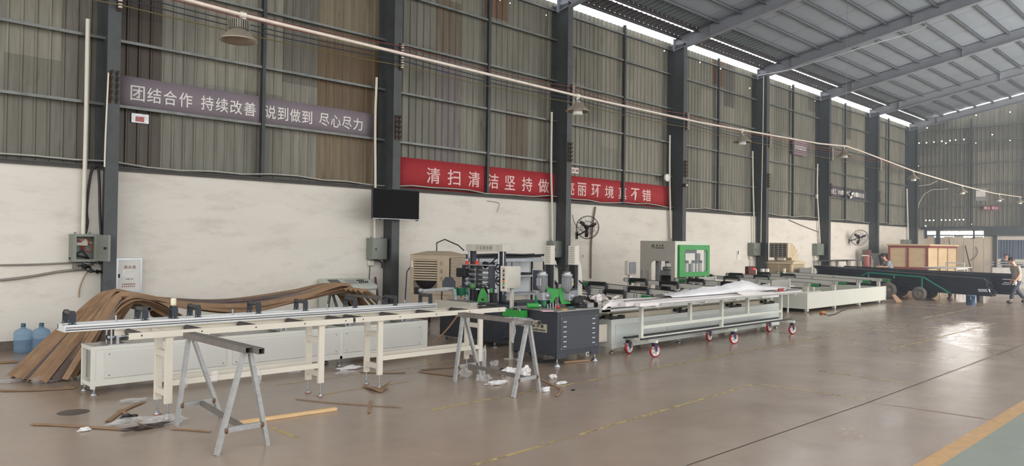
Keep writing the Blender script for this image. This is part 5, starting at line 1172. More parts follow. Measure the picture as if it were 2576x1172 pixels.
for py_ in (676, 707):
    q = AT(1254, py_, 9.48); w_ = MB(); w_.tube([(q.x, q.y + .075 * math.cos(2 * PI * i / 24), q.z + .075 * math.sin(2 * PI * i / 24)) for i in range(24)], .012, 6, False, True)
    for i in range(3): an = 2 * PI * i / 3; w_.cyl(q, (q.x, q.y + .075 * math.cos(an), q.z + .075 * math.sin(an)), .008, 6)
    w_.lathe([(0, -.03), (.022, -.03), (.022, .1), (0, .1)], q, (1, 0, 0), 12).cyl((q.x - .05, q.y, q.z + .075), (q.x, q.y, q.z + .075), .01, 8); w_.build('hand_wheel', BLK, t)
for px_, py_ in ((1149, 745), (1160, 746), (1170, 743), (1178, 742)):
    q = P(px_, py_, z=.77); MB().cyl((q.x, q.y, .745), (q.x, q.y, .79), .012, 8).cyl((q.x, q.y, .79), (q.x, q.y, .945), .052, 18).build('guide_roller', TEAL, t)
MB().cbox(X0 + .0, 10.25, .735, X0 + .35, 11.0, .77, .004).build('work_plate', CAST, t)
q = P(1214, 742, z=.9)
MB().prism([(-.1, -.12), (.1, -.12), (.08, .02), (.03, .13), (-.03, .13), (-.07, .02)], (.05, .05, 0), (q.x, q.y, .89), (.7, -.71, 0)).m(1).lathe([(.0, 0), (.02, 0), (.02, .01), (0, .01)], (q.x + .0, q.y - .005, .82), (-.7, -.71, 0), 12).build('green_bracket', [GRN, BLK], t)
MB().prism([(0, 0), (.05, 0), (.06, .2), (.02, .22)], (.04, .04, 0), (q.x + .1, q.y - .08, .82), (.7, -.71, 0)).build('green_bracket', GRN, t)
q = AT(1190, 720, 9.35); MB().lathe([(0, -.04), (.06, -.04), (.062, .04), (.03, .05), (0, .05)], q, (-.7, -.7, 0), 18).build('pulley', mat('pulley_green', (70, 120, 62), .4), t)
for i, (px_, py_) in enumerate(((1200, 735), (1215, 728), (1206, 748), (1230, 745), (1240, 742))):
    q = AT(px_, py_, 9.4); MB().cbox(q.x - .05, q.y - .06, .77, q.x + .06, q.y + .05, q.z + .04, .012).build('small_motor' if i < 3 else 'valve', BLK if i != 3 else CAST, t)
for i, pts in enumerate(([(1225, 712), (1235, 725), (1230, 745), (1236, 760)], [(1208, 715), (1222, 722), (1228, 740)], [(1195, 700), (1188, 715), (1192, 735)])):
    MB().tube([AT(a_, b_, 9.42 + .03 * i) for a_, b_ in pts], .01, 6).build('hose', BLK, t)
q0, q1 = P(1106, 669, x=11.2), P(1092, 664, x=11.2)
# swing arm with a six-sided dark plate
q0, q1 = AT(1142, 724, 9.25), P(1058, 731, x=8.75); d = (q1 - q0).normalized()
MB().bar(q0, q1, .035, .045).lathe([(0, -.03), (.048, -.03), (.05, 0), (.048, .03), (0, .03)], q1, Vector((0, 0, 1)).cross(d), 20).cyl(q0 + Vector((0, 0, -.05)), q1 + Vector((0, 0, -.045)), .01, 10).build('swing_arm', CAST, t)
MB().cbox(q1.x - .06, q1.y - .0, q1.z - .07, q1.x + .04, q1.y + .14, q1.z + .06, .01).build('arm_drive', BLK, t)
q = AT(1129, 722, 9.15); MB().prism([(-.13, 0), (.13, 0), (.13, .1), (.07, .19), (-.07, .19), (-.13, .1)], (.02, .02, 0), q, (.62, -.78, 0)).build('splash_plate', MCH, t)
MB().bar(q0 + Vector((0, 0, -.03)), Vector((X0 + .15, q0.y - .1, .74)), .06, .06).build('arm_support', CAST, t)
MB().tube([q.lerp(q1, .3) + Vector((0, -.05, -.06)), q.lerp(q1, .3) + Vector((0, -.04, -.2)), Vector((X0 - .02, q.y - .2, .55)), Vector((X0 - .0, q.y - .25, .4))], .014, 6).build('hose', BLK, t)
# sketch lamp on gooseneck
q = AT(1226, 666, 9.9); MB().tube([q, q + Vector((0, -.1, .03)), q + Vector((0, -.22, .12)), q + Vector((0, -.35, .16))], .012, 6).lathe([(0, .06), (.05, .05), (.07, -.02), (.03, -.06), (0, -.06)], q + Vector((0, .05, 0)), (0, -1, .2), 16).build('work_lamp', BLK, t)

# --- evaporative cooler
CY_, CX_ = 13.15, 10.62; COOL = mat('cooler_beige', (182, 164, 140), .6, 0, .08, 3, dirt=(140, 122, 100), dscale=2.5, damt=.35); INS = mat('cooler_inside', (34, 32, 34), .7)
t = thing('air_cooler', 'beige evaporative air cooler with a louvred front standing on a black stand by the wall', 'air cooler', (CX_, CY_, 0))
h = .47
b = MB(); b.box(CX_ - h + .03, CY_ - h, .72, CX_ + h, CY_ + h, .80); b.box(CX_ - h + .03, CY_ - h, 1.52, CX_ + h, CY_ + h, 1.58)
b.box(CX_ - h + .1, CY_ - h + .06, .8, CX_ + h - .05, CY_ + h - .05, 1.52)
# front plate (faces -X) with the louvre hole
fx = CX_ - h
for q in ((CY_ - h, .72, CY_ - .20, 1.58), (CY_ + .38, .72, CY_ + h, 1.58), (CY_ - .20, .72, CY_ + .38, .80), (CY_ - .20, 1.48, CY_ + .38, 1.58)): b.box(fx, q[0], q[1], fx + .05, q[2], q[3])
b.add([(CX_ - h - .01, CY_ - h - .01, 1.58), (CX_ + h + .01, CY_ - h - .01, 1.58), (CX_ + h + .01, CY_ + h + .01, 1.58), (CX_ - h - .01, CY_ + h + .01, 1.58), (CX_ - .2, CY_ - .2, 1.665), (CX_ + .2, CY_ - .2, 1.665), (CX_ + .2, CY_ + .2, 1.665), (CX_ - .2, CY_ + .2, 1.665)], [(4, 5, 6, 7), (0, 1, 5, 4), (1, 2, 6, 5), (2, 3, 7, 6), (3, 0, 4, 7), (3, 2, 1, 0)])
b.prism([(-.42, .5), (.42, .5), (h, .72), (-h, .72)], (2 * h - .04, 0, 0), (CX_ - h + .02, CY_, 0), (0, 1, 0))
b.build('housing', COOL, t, .006)
lo = MB()
for i in range(9): z = 1.46 - .053 * i; lo.bar((fx + .02, CY_ - .2, z), (fx + .02, CY_ + .38, z), .014, .034, (.35, 0, 1))
lo.build('louvre_blades', COOL, t)
o_ = MB().box(fx + .05, CY_ - .2, .8, fx + .06, CY_ + .38, 1.48); o_.build('outlet_recess', mat('cooler_recess', (120, 106, 90), .7), t)
MB().lathe([(0, 0), (.27, 0), (.27, .012), (0, .012)], (fx + .05, CY_ + .09, 1.1), (-1, 0, 0), 40).box(fx + .04, CY_ - .18, 1.02, fx + .05, CY_ + .36, 1.46).build('fan_mouth', INS, t)
pg = MB()
for s_ in range(2):
    for i in range(22): z = .85 + .031 * i; pg.box(CX_ - .36 + .4 * s_, CY_ - h - .012, z, CX_ + .02 + .38 * s_, CY_ - h, z + .014)
pg.build('side_grille', mat('grille_light', (206, 190, 166), .6), t)
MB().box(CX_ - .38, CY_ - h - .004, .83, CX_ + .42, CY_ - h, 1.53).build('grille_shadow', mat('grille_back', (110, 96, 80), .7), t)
g = MB()
for i, ch in enumerate('科凌灵'): glyphs(g, ch, .02, .1, .0, .09, 0, out=(-1, 0, 0), u=(0, -1, 0), thick=.001, o=(fx - .001, CY_ - .24, 1.36 - .17 * i))
g.build('embossed_characters', mat('emboss', (146, 126, 100), .6), t)
MB().cbox(fx - .008, CY_ + .4, 1.3, fx, CY_ + .43, 1.44, .003).build('handle', WHT, t)
st = MB()
for sx in (-1, 1):
    for sy in (-1, 1): st.bar((CX_ + sx * .42, CY_ + sy * .42, 0), (CX_ + sx * .42, CY_ + sy * .42, .5), .04, .04)
    st.bar((CX_ + sx * .42, CY_ - .42, .48), (CX_ + sx * .42, CY_ + .42, .48), .04, .04); st.bar((CX_ - .42, CY_ + sx * .42, .48), (CX_ + .42, CY_ + sx * .42, .48), .04, .04)
    st.bar((CX_ - .42, CY_ + sx * .42, .1), (CX_ + .42, CY_ + sx * .42, .46), .03, .03)
st.build('stand', BLK, t)
MB().tube([(fx - .02, CY_ + .46, 1.3), (fx - .08, CY_ + .5, 1.2), (fx - .1, CY_ + .52, .6), (fx - .1, CY_ + .5, .05)], .012, 6).build('cable', BLK, t)
MB().tube([(CX_ - .1, CY_, 1.66), (CX_ - .1, CY_, 1.85), (CX_ + .1, CY_ - .1, 1.93), (CX_ + .4, CY_ - .3, 1.8), (CX_ + .5, CY_ - .4, 1.68)], .014, 8).build('hose', BLK, t)
t.rotation_euler.z = math.radians(25)

# --- stock rack with black bars behind the gantry machine
t = thing('stock_rack', 'grey steel stock rack against the white wall behind the machines', 'rack', (13.6, 14.1, 0)); RK = mat('rack_grey', (150, 154, 158), .45, .3)
for x in (12.0, 13.4, 14.85):
    for y in (13.85, 14.3): MB().cbox(x, y, 0, x + .05, y + .05, 1.45, .003).build('upright', DKS, t)
for z in (1.38, .98, .5):
    for y in (13.84, 14.3): MB().cbox(12.0, y, z, 14.9, y + .05, z + (.09 if z > 1 else .05), .003).build('rack_beam', RK, t)
    for x in (12.0, 13.4, 14.85): MB().box(x, 13.85, z, x + .05, 14.35, z + .04).build('rack_arm', RK, t)
for i, x in enumerate((12.05, 12.75, 13.45, 14.15)):
    o = MB().cbox(x, 14.36, .55, x + .66, 14.38, 1.37, .003).build('pale_board', mat('panel_bluish_white', (206, 210, 212), .4, 0, .04, 2)); tag(o, 'pale sheet panel standing upright behind the stock rack, one of four', 'board', 'pale boards behind the stock rack')
for i in range(9):
    z = 1.49 + .03 * (i % 3) + .012; y = 13.88 + .05 * (i // 1 % 9); x0 = 11.75 + .12 * (i * 3 % 5); x1 = 14.75 + .1 * (i * 2 % 5)
    o = MB().tube([(x0, y, z), ((x0 + x1) / 2, y + .02, z + .05 * math.sin(i * 2.1)), (x1, y, z + .01)], .018 + .004 * (i % 2), 8).build('black_bar', BLK); tag(o, 'long black rubber bar lying on top of the stock rack', 'bar', 'black bars on top of the stock rack')
for i in range(6):
    y = 13.9 + .06 * i; o = MB().tube([(13.5, y, 1.05), (14.2, y, 1.06 + .02 * math.sin(i)), (14.85, y, 1.05)], .018, 8).build('black_bar', BLK); tag(o, 'black rubber bar on the middle shelf of the stock rack', 'bar', 'black bars on the middle shelf')

# --- control desk by the wall
t = thing('control_desk', 'pale grey control desk with a sloping panel against the wall behind the cardboard', 'control desk', (8.9, 14.1, 0)); DSK = mat('desk_grey', (192, 194, 184), .45, 0, .03, 2)
X0, X1, YA, YB_ = 8.32, 9.49, 13.88, 14.36
MB().prism([(YA + .06, .05), (YB_, .05), (YB_, 1.05), (YB_ - .05, 1.05), (YA, .9), (YA, .82), (YA + .04, .8)], (X1 - X0, 0, 0), (X0, 0, 0), (0, 1, 0)).build('desk_body', DSK, t, .006)
for x0, x1 in ((X0 + .08, X0 + .56), (X0 + .62, X1 - .08)): MB().cbox(x0, YA + .028, .12, x1, YA + .04, .76, .003).build('door', DSK, t)
dz = lambda y: .9 + .15 * (y - YA) / (YB_ - .05 - YA)
def desk_item(name, x0, x1, y0, y1, m_, th=.012): MB().add([(x0, y0, dz(y0)), (x1, y0, dz(y0)), (x1, y1, dz(y1)), (x0, y1, dz(y1)), (x0, y0, dz(y0) + th), (x1, y0, dz(y0) + th), (x1, y1, dz(y1) + th), (x0, y1, dz(y1) + th)], [(0, 3, 2, 1), (4, 5, 6, 7), (0, 1, 5, 4), (1, 2, 6, 5), (2, 3, 7, 6), (3, 0, 4, 7)]).build(name, m_, t)
desk_item('display', X0 + .12, X0 + .36, YA + .12, YA + .34, mat('display_dark', (60, 62, 66), .3)); desk_item('panel_plate', X0 + .45, X1 - .1, YA + .06, YA + .38, mat('plate_grey', (178, 178, 168), .4), .006); desk_item('frame_plate', X0 + .5, X0 + .75, YA + .1, YA + .3, mat('plate_dark', (146, 146, 138), .4), .01)
for i in range(9):
    x = X0 + .8 + .05 * (i % 5); y = YA + .14 + .1 * (i // 5); MB().cyl((x, y, dz(y)), (x, y, dz(y) + .035), .016, 8).build('switch', BLK, t)
MB().box(X0 - .004, 14.0, .74, X0, 14.1, .83).build('connector_plate', BLK, t)
# dark pole leaning by the column
tag(MB().bar((9.62, 13.9, 0), (9.75, 14.35, 1.05), .04, .04).build('leaning_bar', mat('dark_red_bar', (92, 62, 58), .6)), 'dark red bar leaning on the wall left of the second column', 'bar')
# ================================================================ enclosed machine, transfer conveyors, film trolley
LGREY = mat('light_machine_grey', (196, 194, 184), .45, 0, .03, 3); DGREEN = mat('drive_green', (38, 120, 66), .45, 0, .1, 7)
# --- machining centre with green door
X0, X1, Y0, Y1, Z0, Z1 = 17.6, 19.25, 11.5, 12.66, .35, 1.98
t = thing('machining_centre', 'tall pale machine enclosure with a green framed sliding door beyond the conveyors', 'machine', (18.4, 12.1, 0))
def rrect_plate(mb, u0, u1, z0, z1, hu0, hu1, hz0, hz1, r, fn, th):
    """plate with a rounded hole; fn(u, z, k) gives the point on face k"""
    n = 5; hole = []
    for (cu, cz, a0) in ((hu1 - r, hz1 - r, 0), (hu0 + r, hz1 - r, PI / 2), (hu0 + r, hz0 + r, PI), (hu1 - r, hz0 + r, 1.5 * PI)):
        for i in range(n + 1): an = a0 + PI / 2 * i / n; hole.append((cu + r * math.cos(an), cz + r * math.sin(an)))
    outer = []
    for i, (u, z) in enumerate(hole):
        q = i // (n + 1); k = i % (n + 1); cu, cz = (u1, u0, u0, u1)[q], (z1, z1, z0, z0)[q]
        outer.append((cu, cz) if 0 < k < n else ((cu, z) if (k == 0) == (q % 2 == 0) else (u, cz)))
    m_ = len(hole); vs = [fn(u, z, 0) for u, z in outer] + [fn(u, z, 0) for u, z in hole] + [fn(u, z, 1) for u, z in outer] + [fn(u, z, 1) for u, z in hole]; fs = []
    for i in range(m_):
        j = (i + 1) % m_; fs += [(i, j, m_ + j, m_ + i), (2 * m_ + j, 2 * m_ + i, 3 * m_ + i, 3 * m_ + j), (m_ + i, m_ + j, 3 * m_ + j, 3 * m_ + i), (j, i, 2 * m_ + i, 2 * m_ + j)]
    mb.add(vs, fs); return mb
ya = lambda p: P(p, 680, x=X0).y
b = MB(); rrect_plate(b, Y0 + .002, Y1 + .002, Z0, Z1 + .002, ya(1688), ya(1637), .55, 1.42, .1, lambda u, z, k: (X0 - .002 + .04 * k, u, z), .04)
b.build('side_panel', mat('enclosure_grey', (172, 166, 156), .5, 0, .04, 3), t)
b = MB(); b.box(X0 + .04, Y0, Z1 - .05, X1, Y1, Z1); b.box(X1 - .04, Y0, Z0, X1, Y1, .95); b.box(X1 - .04, Y0, 1.78, X1, Y1, Z1); b.box(X1 - .04, Y1 - .1, .95, X1, Y1, 1.78); b.box(X0 + .04, Y0, Z1 - .14, X1, Y0 + .04, Z1); b.box(X0, Y0, Z0, X0 + .12, Y0 + .04, Z1); b.box(X1 - .1, Y0, Z0, X1, Y0 + .04, Z1)
b.box(X0 + .04, Y1 - .04, 1.5, X1, Y1, Z1); b.box(X0, Y1 - .1, Z0, X0 + .1, Y1, Z1); b.box(X0 + .04, Y0 + .04, .35, X1 - .04, Y1, .5); b.box(X1 - .4, Y1 - .04, Z0, X1, Y1, Z1)
b.build('enclosure', mat('enclosure_cream', (214, 214, 198), .45, 0, .03, 3), t)
xa = lambda p: P(p, 650, y=Y0 - .03).x
g = MB(); rrect_plate(g, xa(1708), xa(1784) - .02, .99, 1.88, xa(1720), xa(1777), 1.12, 1.74, .08, lambda u, z, k: (u, Y0 - .06 + .06 * k, z), .05)
d = g.build('sliding_door', mat('door_green', (52, 150, 72), .4, 0, .04, 4), t)
MB().box(xa(1719), Y0 - .04, 1.11, xa(1778), Y0 - .034, 1.75).build('window', GLASS, d)
for i in range(3):
    x = P((1724, 1741, 1758)[i], 650, y=Y0 + .16).x; MB().cbox(x, Y0 + .12, .4, x + .1, Y0 + .2, 1.36, .004).build('clamp_post', LGREY, t); MB().cbox(x + .02, Y0 + .1, 1.36, x + .1, Y0 + .2, 1.44, .01).build('clamp_head', BLK, t)
MB().box(P(1724, 650, y=Y0 + .3).x, Y0 + .3, .5, X1 - .06, Y0 + .33, 1.34).box(X0 + .5, Y0 + .3, 1.64, X1 - .06, Y0 + .33, 1.85).box(P(1752, 650, y=Y0 + .3).x, Y0 + .29, 1.34, P(1761, 650, y=Y0 + .3).x, Y0 + .35, 1.64).build('inner_dark_sheet', MCH, t)  # dark sheets added behind the posts to make the interior look shaded
yv = P(1656, 680, x=X0 + .36).y; ym = P(1680, 690, x=X0 + .6).y; MB().cbox(X0 + .3, yv - .06, .5, X0 + .42, yv + .06, 1.9, .004).build('inner_column', CAST, t)
MB().cbox(X0 + .45, ym - .14, .55, X0 + .75, ym + .14, 1.0, .02).build('spindle_motor', BLK, t); MB().cbox(X0 + .42, ym - .17, 1.0, X0 + .78, ym + .2, 1.15, .02).cbox(X0 + .5, ym - .08, 1.15, X0 + .7, ym + .14, 1.25, .03).build('spindle_head', CAST, t); MB().cbox(X0 + .5, ym - .1, 1.35, X0 + .62, ym + .04, 1.8, .01).build('lift_cylinder', CAST, t)
MB().cbox(X0 + .5, Y1 - .4, .78, X1 - .2, Y1 - .34, .95, .004).build('inner_cover', DGREEN, t)
for px_ in (1617, 1632): y = ya(px_); MB().box(X0 - .02, y - .02, .72, X0, y + .03, 1.18).build('button_rail', LGREY, t); g = MB(); [g.cyl((X0 - .03, y, .74 + .045 * i), (X0 - .02, y, .74 + .045 * i), .014, 8) for i in range(10)]; g.build('screw_row', BLK, t)
a, c_ = P(1638, 614, x=X0), P(1673, 626, x=X0); L_ = a.y - c_.y; hh_ = a.z - c_.z
pl_ = MB().box(X0 - .008, c_.y, c_.z, X0, a.y, a.z).build('name_plate', mat('plate_grey_green', (176, 172, 156), .4), t); o_ = (X0 - .008, a.y, c_.z)
g = MB()
for i, ch in enumerate('格尔曼'): glyphs(g, ch, L_ * (.38 + .19 * i), L_ * (.52 + .19 * i), hh_ * .5, hh_ * .92, 0, out=(-1, 0, 0), u=(0, -1, 0), thick=.001, bold=.01, o=o_)
glyphs(g, 'Gelmen', L_ * .32, L_ * .96, hh_ * .06, hh_ * .42, 0, out=(-1, 0, 0), u=(0, -1, 0), thick=.001, bold=.01, o=o_); g.build('lettering', TXT, pl_)
e = MB(); e.lathe([(hh_ * .42, 0), (hh_ * .42, .004), (hh_ * .28, .004), (hh_ * .28, 0)], (X0 - .008, a.y - L_ * .16, c_.z + hh_ * .52), (-1, 0, 0), 20); e.lathe([(0, .003), (hh_ * .16, .003), (hh_ * .16, 0)], (X0 - .008, a.y - L_ * .16, c_.z + hh_ * .6), (-1, 0, 0), 12); e.build('round_emblem', mat('emblem_green', (74, 96, 52), .5), pl_)
for x in (X0 + .1, X1 - .1):
    for y in (Y0 + .1, Y1 - .1): MB().cbox(x - .05, y - .05, 0, x + .05, y + .05, Z0, .004).build('leg', LGREY, t)
# HMI on its post
a, c_ = P(1581, 656, y=12.0), P(1601, 691, y=12.0)
t = thing('operator_panel', 'grey touch screen on a white post left of the green door machine', 'screen', ((a.x + c_.x) / 2, 12, 0)); MB().cbox(a.x, 12, c_.z, c_.x, 12.14, a.z, .02).m(1).box(a.x + .025, 11.99, c_.z + .03, c_.x - .03, 12.0, a.z - .03).build('screen_housing', [CRM, mat('screen_grey', (104, 106, 112), .35)], t)
MB().cbox((a.x + c_.x) / 2 - .05, 12.04, 0, (a.x + c_.x) / 2 + .06, 12.13, c_.z, .006).build('post', CRM, t)

# --- transfer conveyors: rails running towards the wall
def rail(lab, x, ya_, yb_, z, slope, post_y, group, green=True, rollers=(), drop=.0):
    t = thing('transfer_rail', lab, 'conveyor', (x, (ya_ + yb_) / 2, 0), group)
    H = .1
    def zz(y): return z + slope * (y - ya_)
    b = MB()
    for xo, wd in ((0, .012), (.075, .012)): b.add([(x + xo, ya_, zz(ya_)), (x + xo + wd, ya_, zz(ya_)), (x + xo + wd, yb_, zz(yb_)), (x + xo, yb_, zz(yb_)), (x + xo, ya_, zz(ya_) + H), (x + xo + wd, ya_, zz(ya_) + H), (x + xo + wd, yb_, zz(yb_) + H), (x + xo, yb_, zz(yb_) + H)], [(0, 3, 2, 1), (4, 5, 6, 7), (0, 1, 5, 4), (1, 2, 6, 5), (2, 3, 7, 6), (3, 0, 4, 7)])
    r = b.build('side_plates', LGREY, t)
    b = MB(); b.bar((x + .043, ya_ - .02, zz(ya_) + H * .95), (x + .043, yb_ + .02, zz(yb_) + H * .95), .05, .03); b.lathe([(0, -.02), (.048, -.02), (.048, .02), (0, .02)], (x + .043, ya_, zz(ya_) + H * .6), (1, 0, 0), 16).lathe([(0, -.02), (.048, -.02), (.048, .02), (0, .02)], (x + .043, yb_, zz(yb_) + H * .6), (1, 0, 0), 16)
    b.build('belt', mat('belt_dark', (48, 40, 36), .6), t)
    for y in post_y:
        p = MB().cbox(x - .01, y - .045, .02, x + .1, y + .045, zz(y), .003).build('post', LGREY, t)
        MB().box(x - .016, y - .07, zz(y) + .0, x, y + .07, zz(y) + H).build('joint_plate', LGREY, t)
        g = MB()
        for dy in (-.03, .03):
            for dz_ in (.03, .07): g.cyl((x - .022, y + dy, zz(y) + dz_), (x - .014, y + dy, zz(y) + dz_), .012, 8)
        g.build('bolts', BLK, t)
    if green:
        for y in (ya_ + .1, yb_ - .25): MB().cbox(x - .03, y - .1, zz(y) + .005, x + .11, y + .12, zz(y) + H - .01, .006).build('drive_cover', DGREEN, t)
    for y in rollers:
        MB().cbox(x - .14, y - .24, zz(y) + .06, x - .06, y + .24, zz(y) + .14, .02).build('belt_unit', BLK, t)
        MB().box(x - .13, y - .26, zz(y) - .04, x - .06, y - .235, zz(y) + .12).box(x - .13, y + .235, zz(y) - .04, x - .06, y + .26, zz(y) + .12).build('unit_bracket', MCH, t)
    MB().cyl((x + .04, ya_ + .5, z - .05), (x + .04, yb_ - .4, z - .02), .014, 8).build('drive_rod', BLK, t)
    return t
nl = ['nearest of the near transfer rails, ending beside the dark cabinet', 'second near transfer rail from the dark cabinet, with black belt units', 'third near transfer rail from the dark cabinet, behind the film heap', 'fourth near transfer rail, in front of the green door machine', 'fifth near transfer rail, running under the green door machine']
for i, (x, ya_, yb_, z, sl, rl) in enumerate([(10.7, 8.4, 10.2, .80, .05, (9.6,)), (11.9, 8.3, 10.7, .80, .045, (9.1, 10.0)), (13.1, 8.4, 11.2, .80, .045, (9.4, 10.5)), (15.45, 8.5, 11.6, .80, .035, (10.2, 11.1)), (17.3, 8.6, 11.3, .80, .03, (9.6, 10.6))]):
    rail('transfer conveyor rail, ' + nl[i], x, ya_, yb_, z, sl, (ya_ + .35, (ya_ + yb_) / 2, yb_ - .35), 'near transfer rails', True, rl)
fl_ = ['left one, its end nearest the film trolley', 'second from the left', 'third from the left', 'rightmost one, in front of the trailer wheel']
for i, x in enumerate((20.95, 22.85, 24.75, 26.5)):
    rail('far transfer conveyor rail above the white skirt, ' + fl_[i], x, 8.95, 12.9, .73, .03, (9.32, 10.8, 12.4), 'far transfer rails', True, (11.6, 12.5) if i < 3 else ())
# skirt of the far conveyor
t = thing('conveyor_skirt', 'low white sheet metal skirt around the far conveyor, standing on small feet', 'conveyor base', (23.9, 10.2, 0)); SK = mat('skirt_white', (206, 206, 194), .45, 0, .03, 2)
b = MB(); b.box(20.83, 9.24, .1, 27.0, 9.26, .55); b.box(20.83, 9.26, .1, 20.85, 12.4, .55); b.box(26.98, 9.26, .1, 27.0, 12.4, .55); b.box(20.83, 12.38, .1, 27, 12.4, .55); b.box(20.83, 9.24, .55, 27.0, 9.3, .565); b.box(20.86, 9.26, .12, 26.98, 12.38, .14)
b.build('skirt_panels', SK, t)
g = MB()
for x in (20.83, 26.96): g.box(x, 9.228, .06, x + .04, 9.24, .58)
g.box(20.83, 9.232, .14, 27, 9.24, .15); g.build('corner_trim', SK, t)
for x in (20.9, 22.9, 24.9, 26.92): levelling_foot(MB(), x, 9.32, .12, .05, .014).build('levelling_foot', CHR, t)
# aluminium extrusion guides standing across the conveyors
for lab, pa, pb, y, x_ in [('ribbed grey extrusion plate standing on the near conveyor right of the green door', (1758, 697), (1802, 719), 10.6, 0), ('ribbed grey extrusion plate standing on the conveyor behind the trolley end', (1941, 705), (1989, 735), 9.6, 0), ('ribbed grey extrusion plate far back on the conveyor before the black bars', (2012, 674), (2044, 690), 12.7, 0)]:
    a, c_ = P(pa[0], pa[1], y=y), P(pb[0], pb[1], y=y - .05); z0 = c_.z; h_ = a.z - z0; wd = min(1.1, c_.x - a.x)
    t = thing('extrusion_plate', lab, 'extrusion', (a.x, y, z0)); b = MB(); b.box(a.x, y, z0, c_.x, y + .03, a.z)
    for i in range(4): b.box(a.x, y - .008, z0 + h_ * (.05 + .26 * i), c_.x, y, z0 + h_ * (.14 + .26 * i))
    b.build('plate', mat('extrusion_grey', (152, 150, 146), .4, .4), t); MB().box(c_.x, y - .02, z0 - .06, c_.x + .05, y + .05, a.z + .02).build('end_cap', LGREY, t)
    MB().box(a.x, y, 0, a.x + .06, y + .03, z0).box(c_.x - .06, y, 0, c_.x, y + .03, z0).build('support', LGREY, t)
# small things at the back of the conveyors
q = P(1894, 681, y=12.4); t = thing('weighing_display', 'dark red display box with glowing red digits at the back of the conveyor', 'display', q)
MB().cbox(q.x - .28, 12.4, q.z - .15, q.x + .22, 12.55, q.z + .15, .015).build('case', mat('maroon_case', (92, 40, 42), .45), t); MB().box(q.x + .02, 12.392, q.z + .03, q.x + .18, 12.4, q.z + .09).build('digits', mat('red_digits', (230, 40, 40), .4, emit=(255, 50, 50), est=.9), t); MB().box(q.x - .1, 12.44, .6, q.x, 12.5, q.z - .15).build('stand', DKS, t)
for i, (px_, py_) in enumerate(((1900, 684), (1973, 682), (1918, 683), (1930, 683))):
    q = P(px_, py_, y=12.6); o = MB().cyl((q.x, 12.6, .742), (q.x, 12.6, q.z + .1), .05 if i < 2 else .07, 14).build('ivory_cup', mat('ivory_plastic', (222, 214, 184), .4) if i < 2 else WHT); tag(o, ['ivory plastic knob right of the red display box', 'ivory plastic knob in front of the far duct cooler', 'white cup standing before the fifth column', 'white box cup right of the fifth column'][i], 'knob' if i < 2 else 'cup')

# --- long white lifting base behind the trolley
X0, X1, Y0, Y1, Z0, Z1 = 10.2, 16.4, 7.93, 8.3, .1, .57; BL = mat('bluish_white_panel', (206, 209, 202), .45, 0, .03, 2)
t = thing('profile_lifter', 'long bluish white machine base behind the film trolley with black gripper arms', 'machine', (13.3, 8.1, 0))
b = MB(); b.box(X0, Y0, Z0, X1, Y1, Z1); b.box(X0 - .01, Y0 - .012, Z1 - .09, X1, Y0, Z1 - .01); b.box(X0, Y0 - .01, Z0 - .03, X0 + .06, Y0, Z1); b.box(X1 - .06, Y0 - .01, Z0 - .03, X1, Y0, Z1); b.box(X0, Y0 - .02, Z0 - .02, X1, Y0, Z0 + .05); b.build('base_frame', BL, t)
for i in range(4):
    x = X0 + .12 + 1.55 * i; MB().cbox(x, Y0 - .008, Z0 + .07, x + 1.42, Y0, Z1 - .1, .003).build('panel', mat('bluish_panel', (199, 205, 200), .42, 0, .03, 2), t)
MB().box(X0 + .05, Y0 + .08, Z1, X1 - .1, Y1, Z1 + .08).build('wooden_filler', mat('pale_beam', (188, 178, 156), .6), t)
for z in (.70, .765): MB().cbox(X0 - .2, 7.98, z, X1 + .15, 8.12, z + .045, .005).build('aluminium_beam', ALU, t)
for x in (10.35, 11.9, 13.4, 14.9, 16.2): MB().box(x, 8.14, Z1, x + .08, 8.2, .82).build('riser', BL, t)
for x in (10.1, 12.25, 14.2, 15.7):
    g = MB(); g.bar((x, 7.97, Z1 + .05), (x + .42, 7.97, Z1 + .02), .06, .035); g.cbox(x - .05, 7.94, Z1 + .03, x + .06, 8.02, Z1 + .08); g.cbox(x + .38, 7.93, Z1, x + .5, 8.03, Z1 + .06, .01); g.bar((x + .15, 7.97, Z1 - .03), (x + .15, 7.97, Z1 + .1), .04, .04); g.build('gripper_arm', BLK, t)
for x in (10.25, 12.3, 14.3, 16.3): levelling_foot(MB(), x, Y0 + .02, Z0, .045, .012).lathe([(0, 0), (.05, 0), (.05, .006), (0, .006)], (x, Y0 + .02, .0005), (0, 0, 1), 14).build('levelling_foot', CHR, t)
MB().cbox(9.72, 7.98, .2, 10.16, 8.2, .5, .005).build('switch_cabinet', CRM, t); MB().cbox(9.76, 7.972, .22, 10.12, 7.98, .48, .002).build('cabinet_door', CRM, t)
MB().tube([(9.8, 8.06, .5), (9.76, 8.03, .58), (9.9, 8.02, .64), (10.05, 8.03, .6)], .02, 7).tube([(9.85, 8.1, .5), (9.95, 8.05, .56), (10.1, 8.05, .62)], .014, 6).tube([(9.8, 8.1, .2), (9.72, 8.05, .1), (9.66, 8.0, .02)], .016, 6).build('hose', BLK, t)
MB().box(9.62, 8.0, .0, 9.7, 8.2, .75).build('end_post', LGREY, t); MB().cbox(9.6, 7.98, .7, 10.25, 8.2, .82, .004).build('end_beam', LGREY, t)

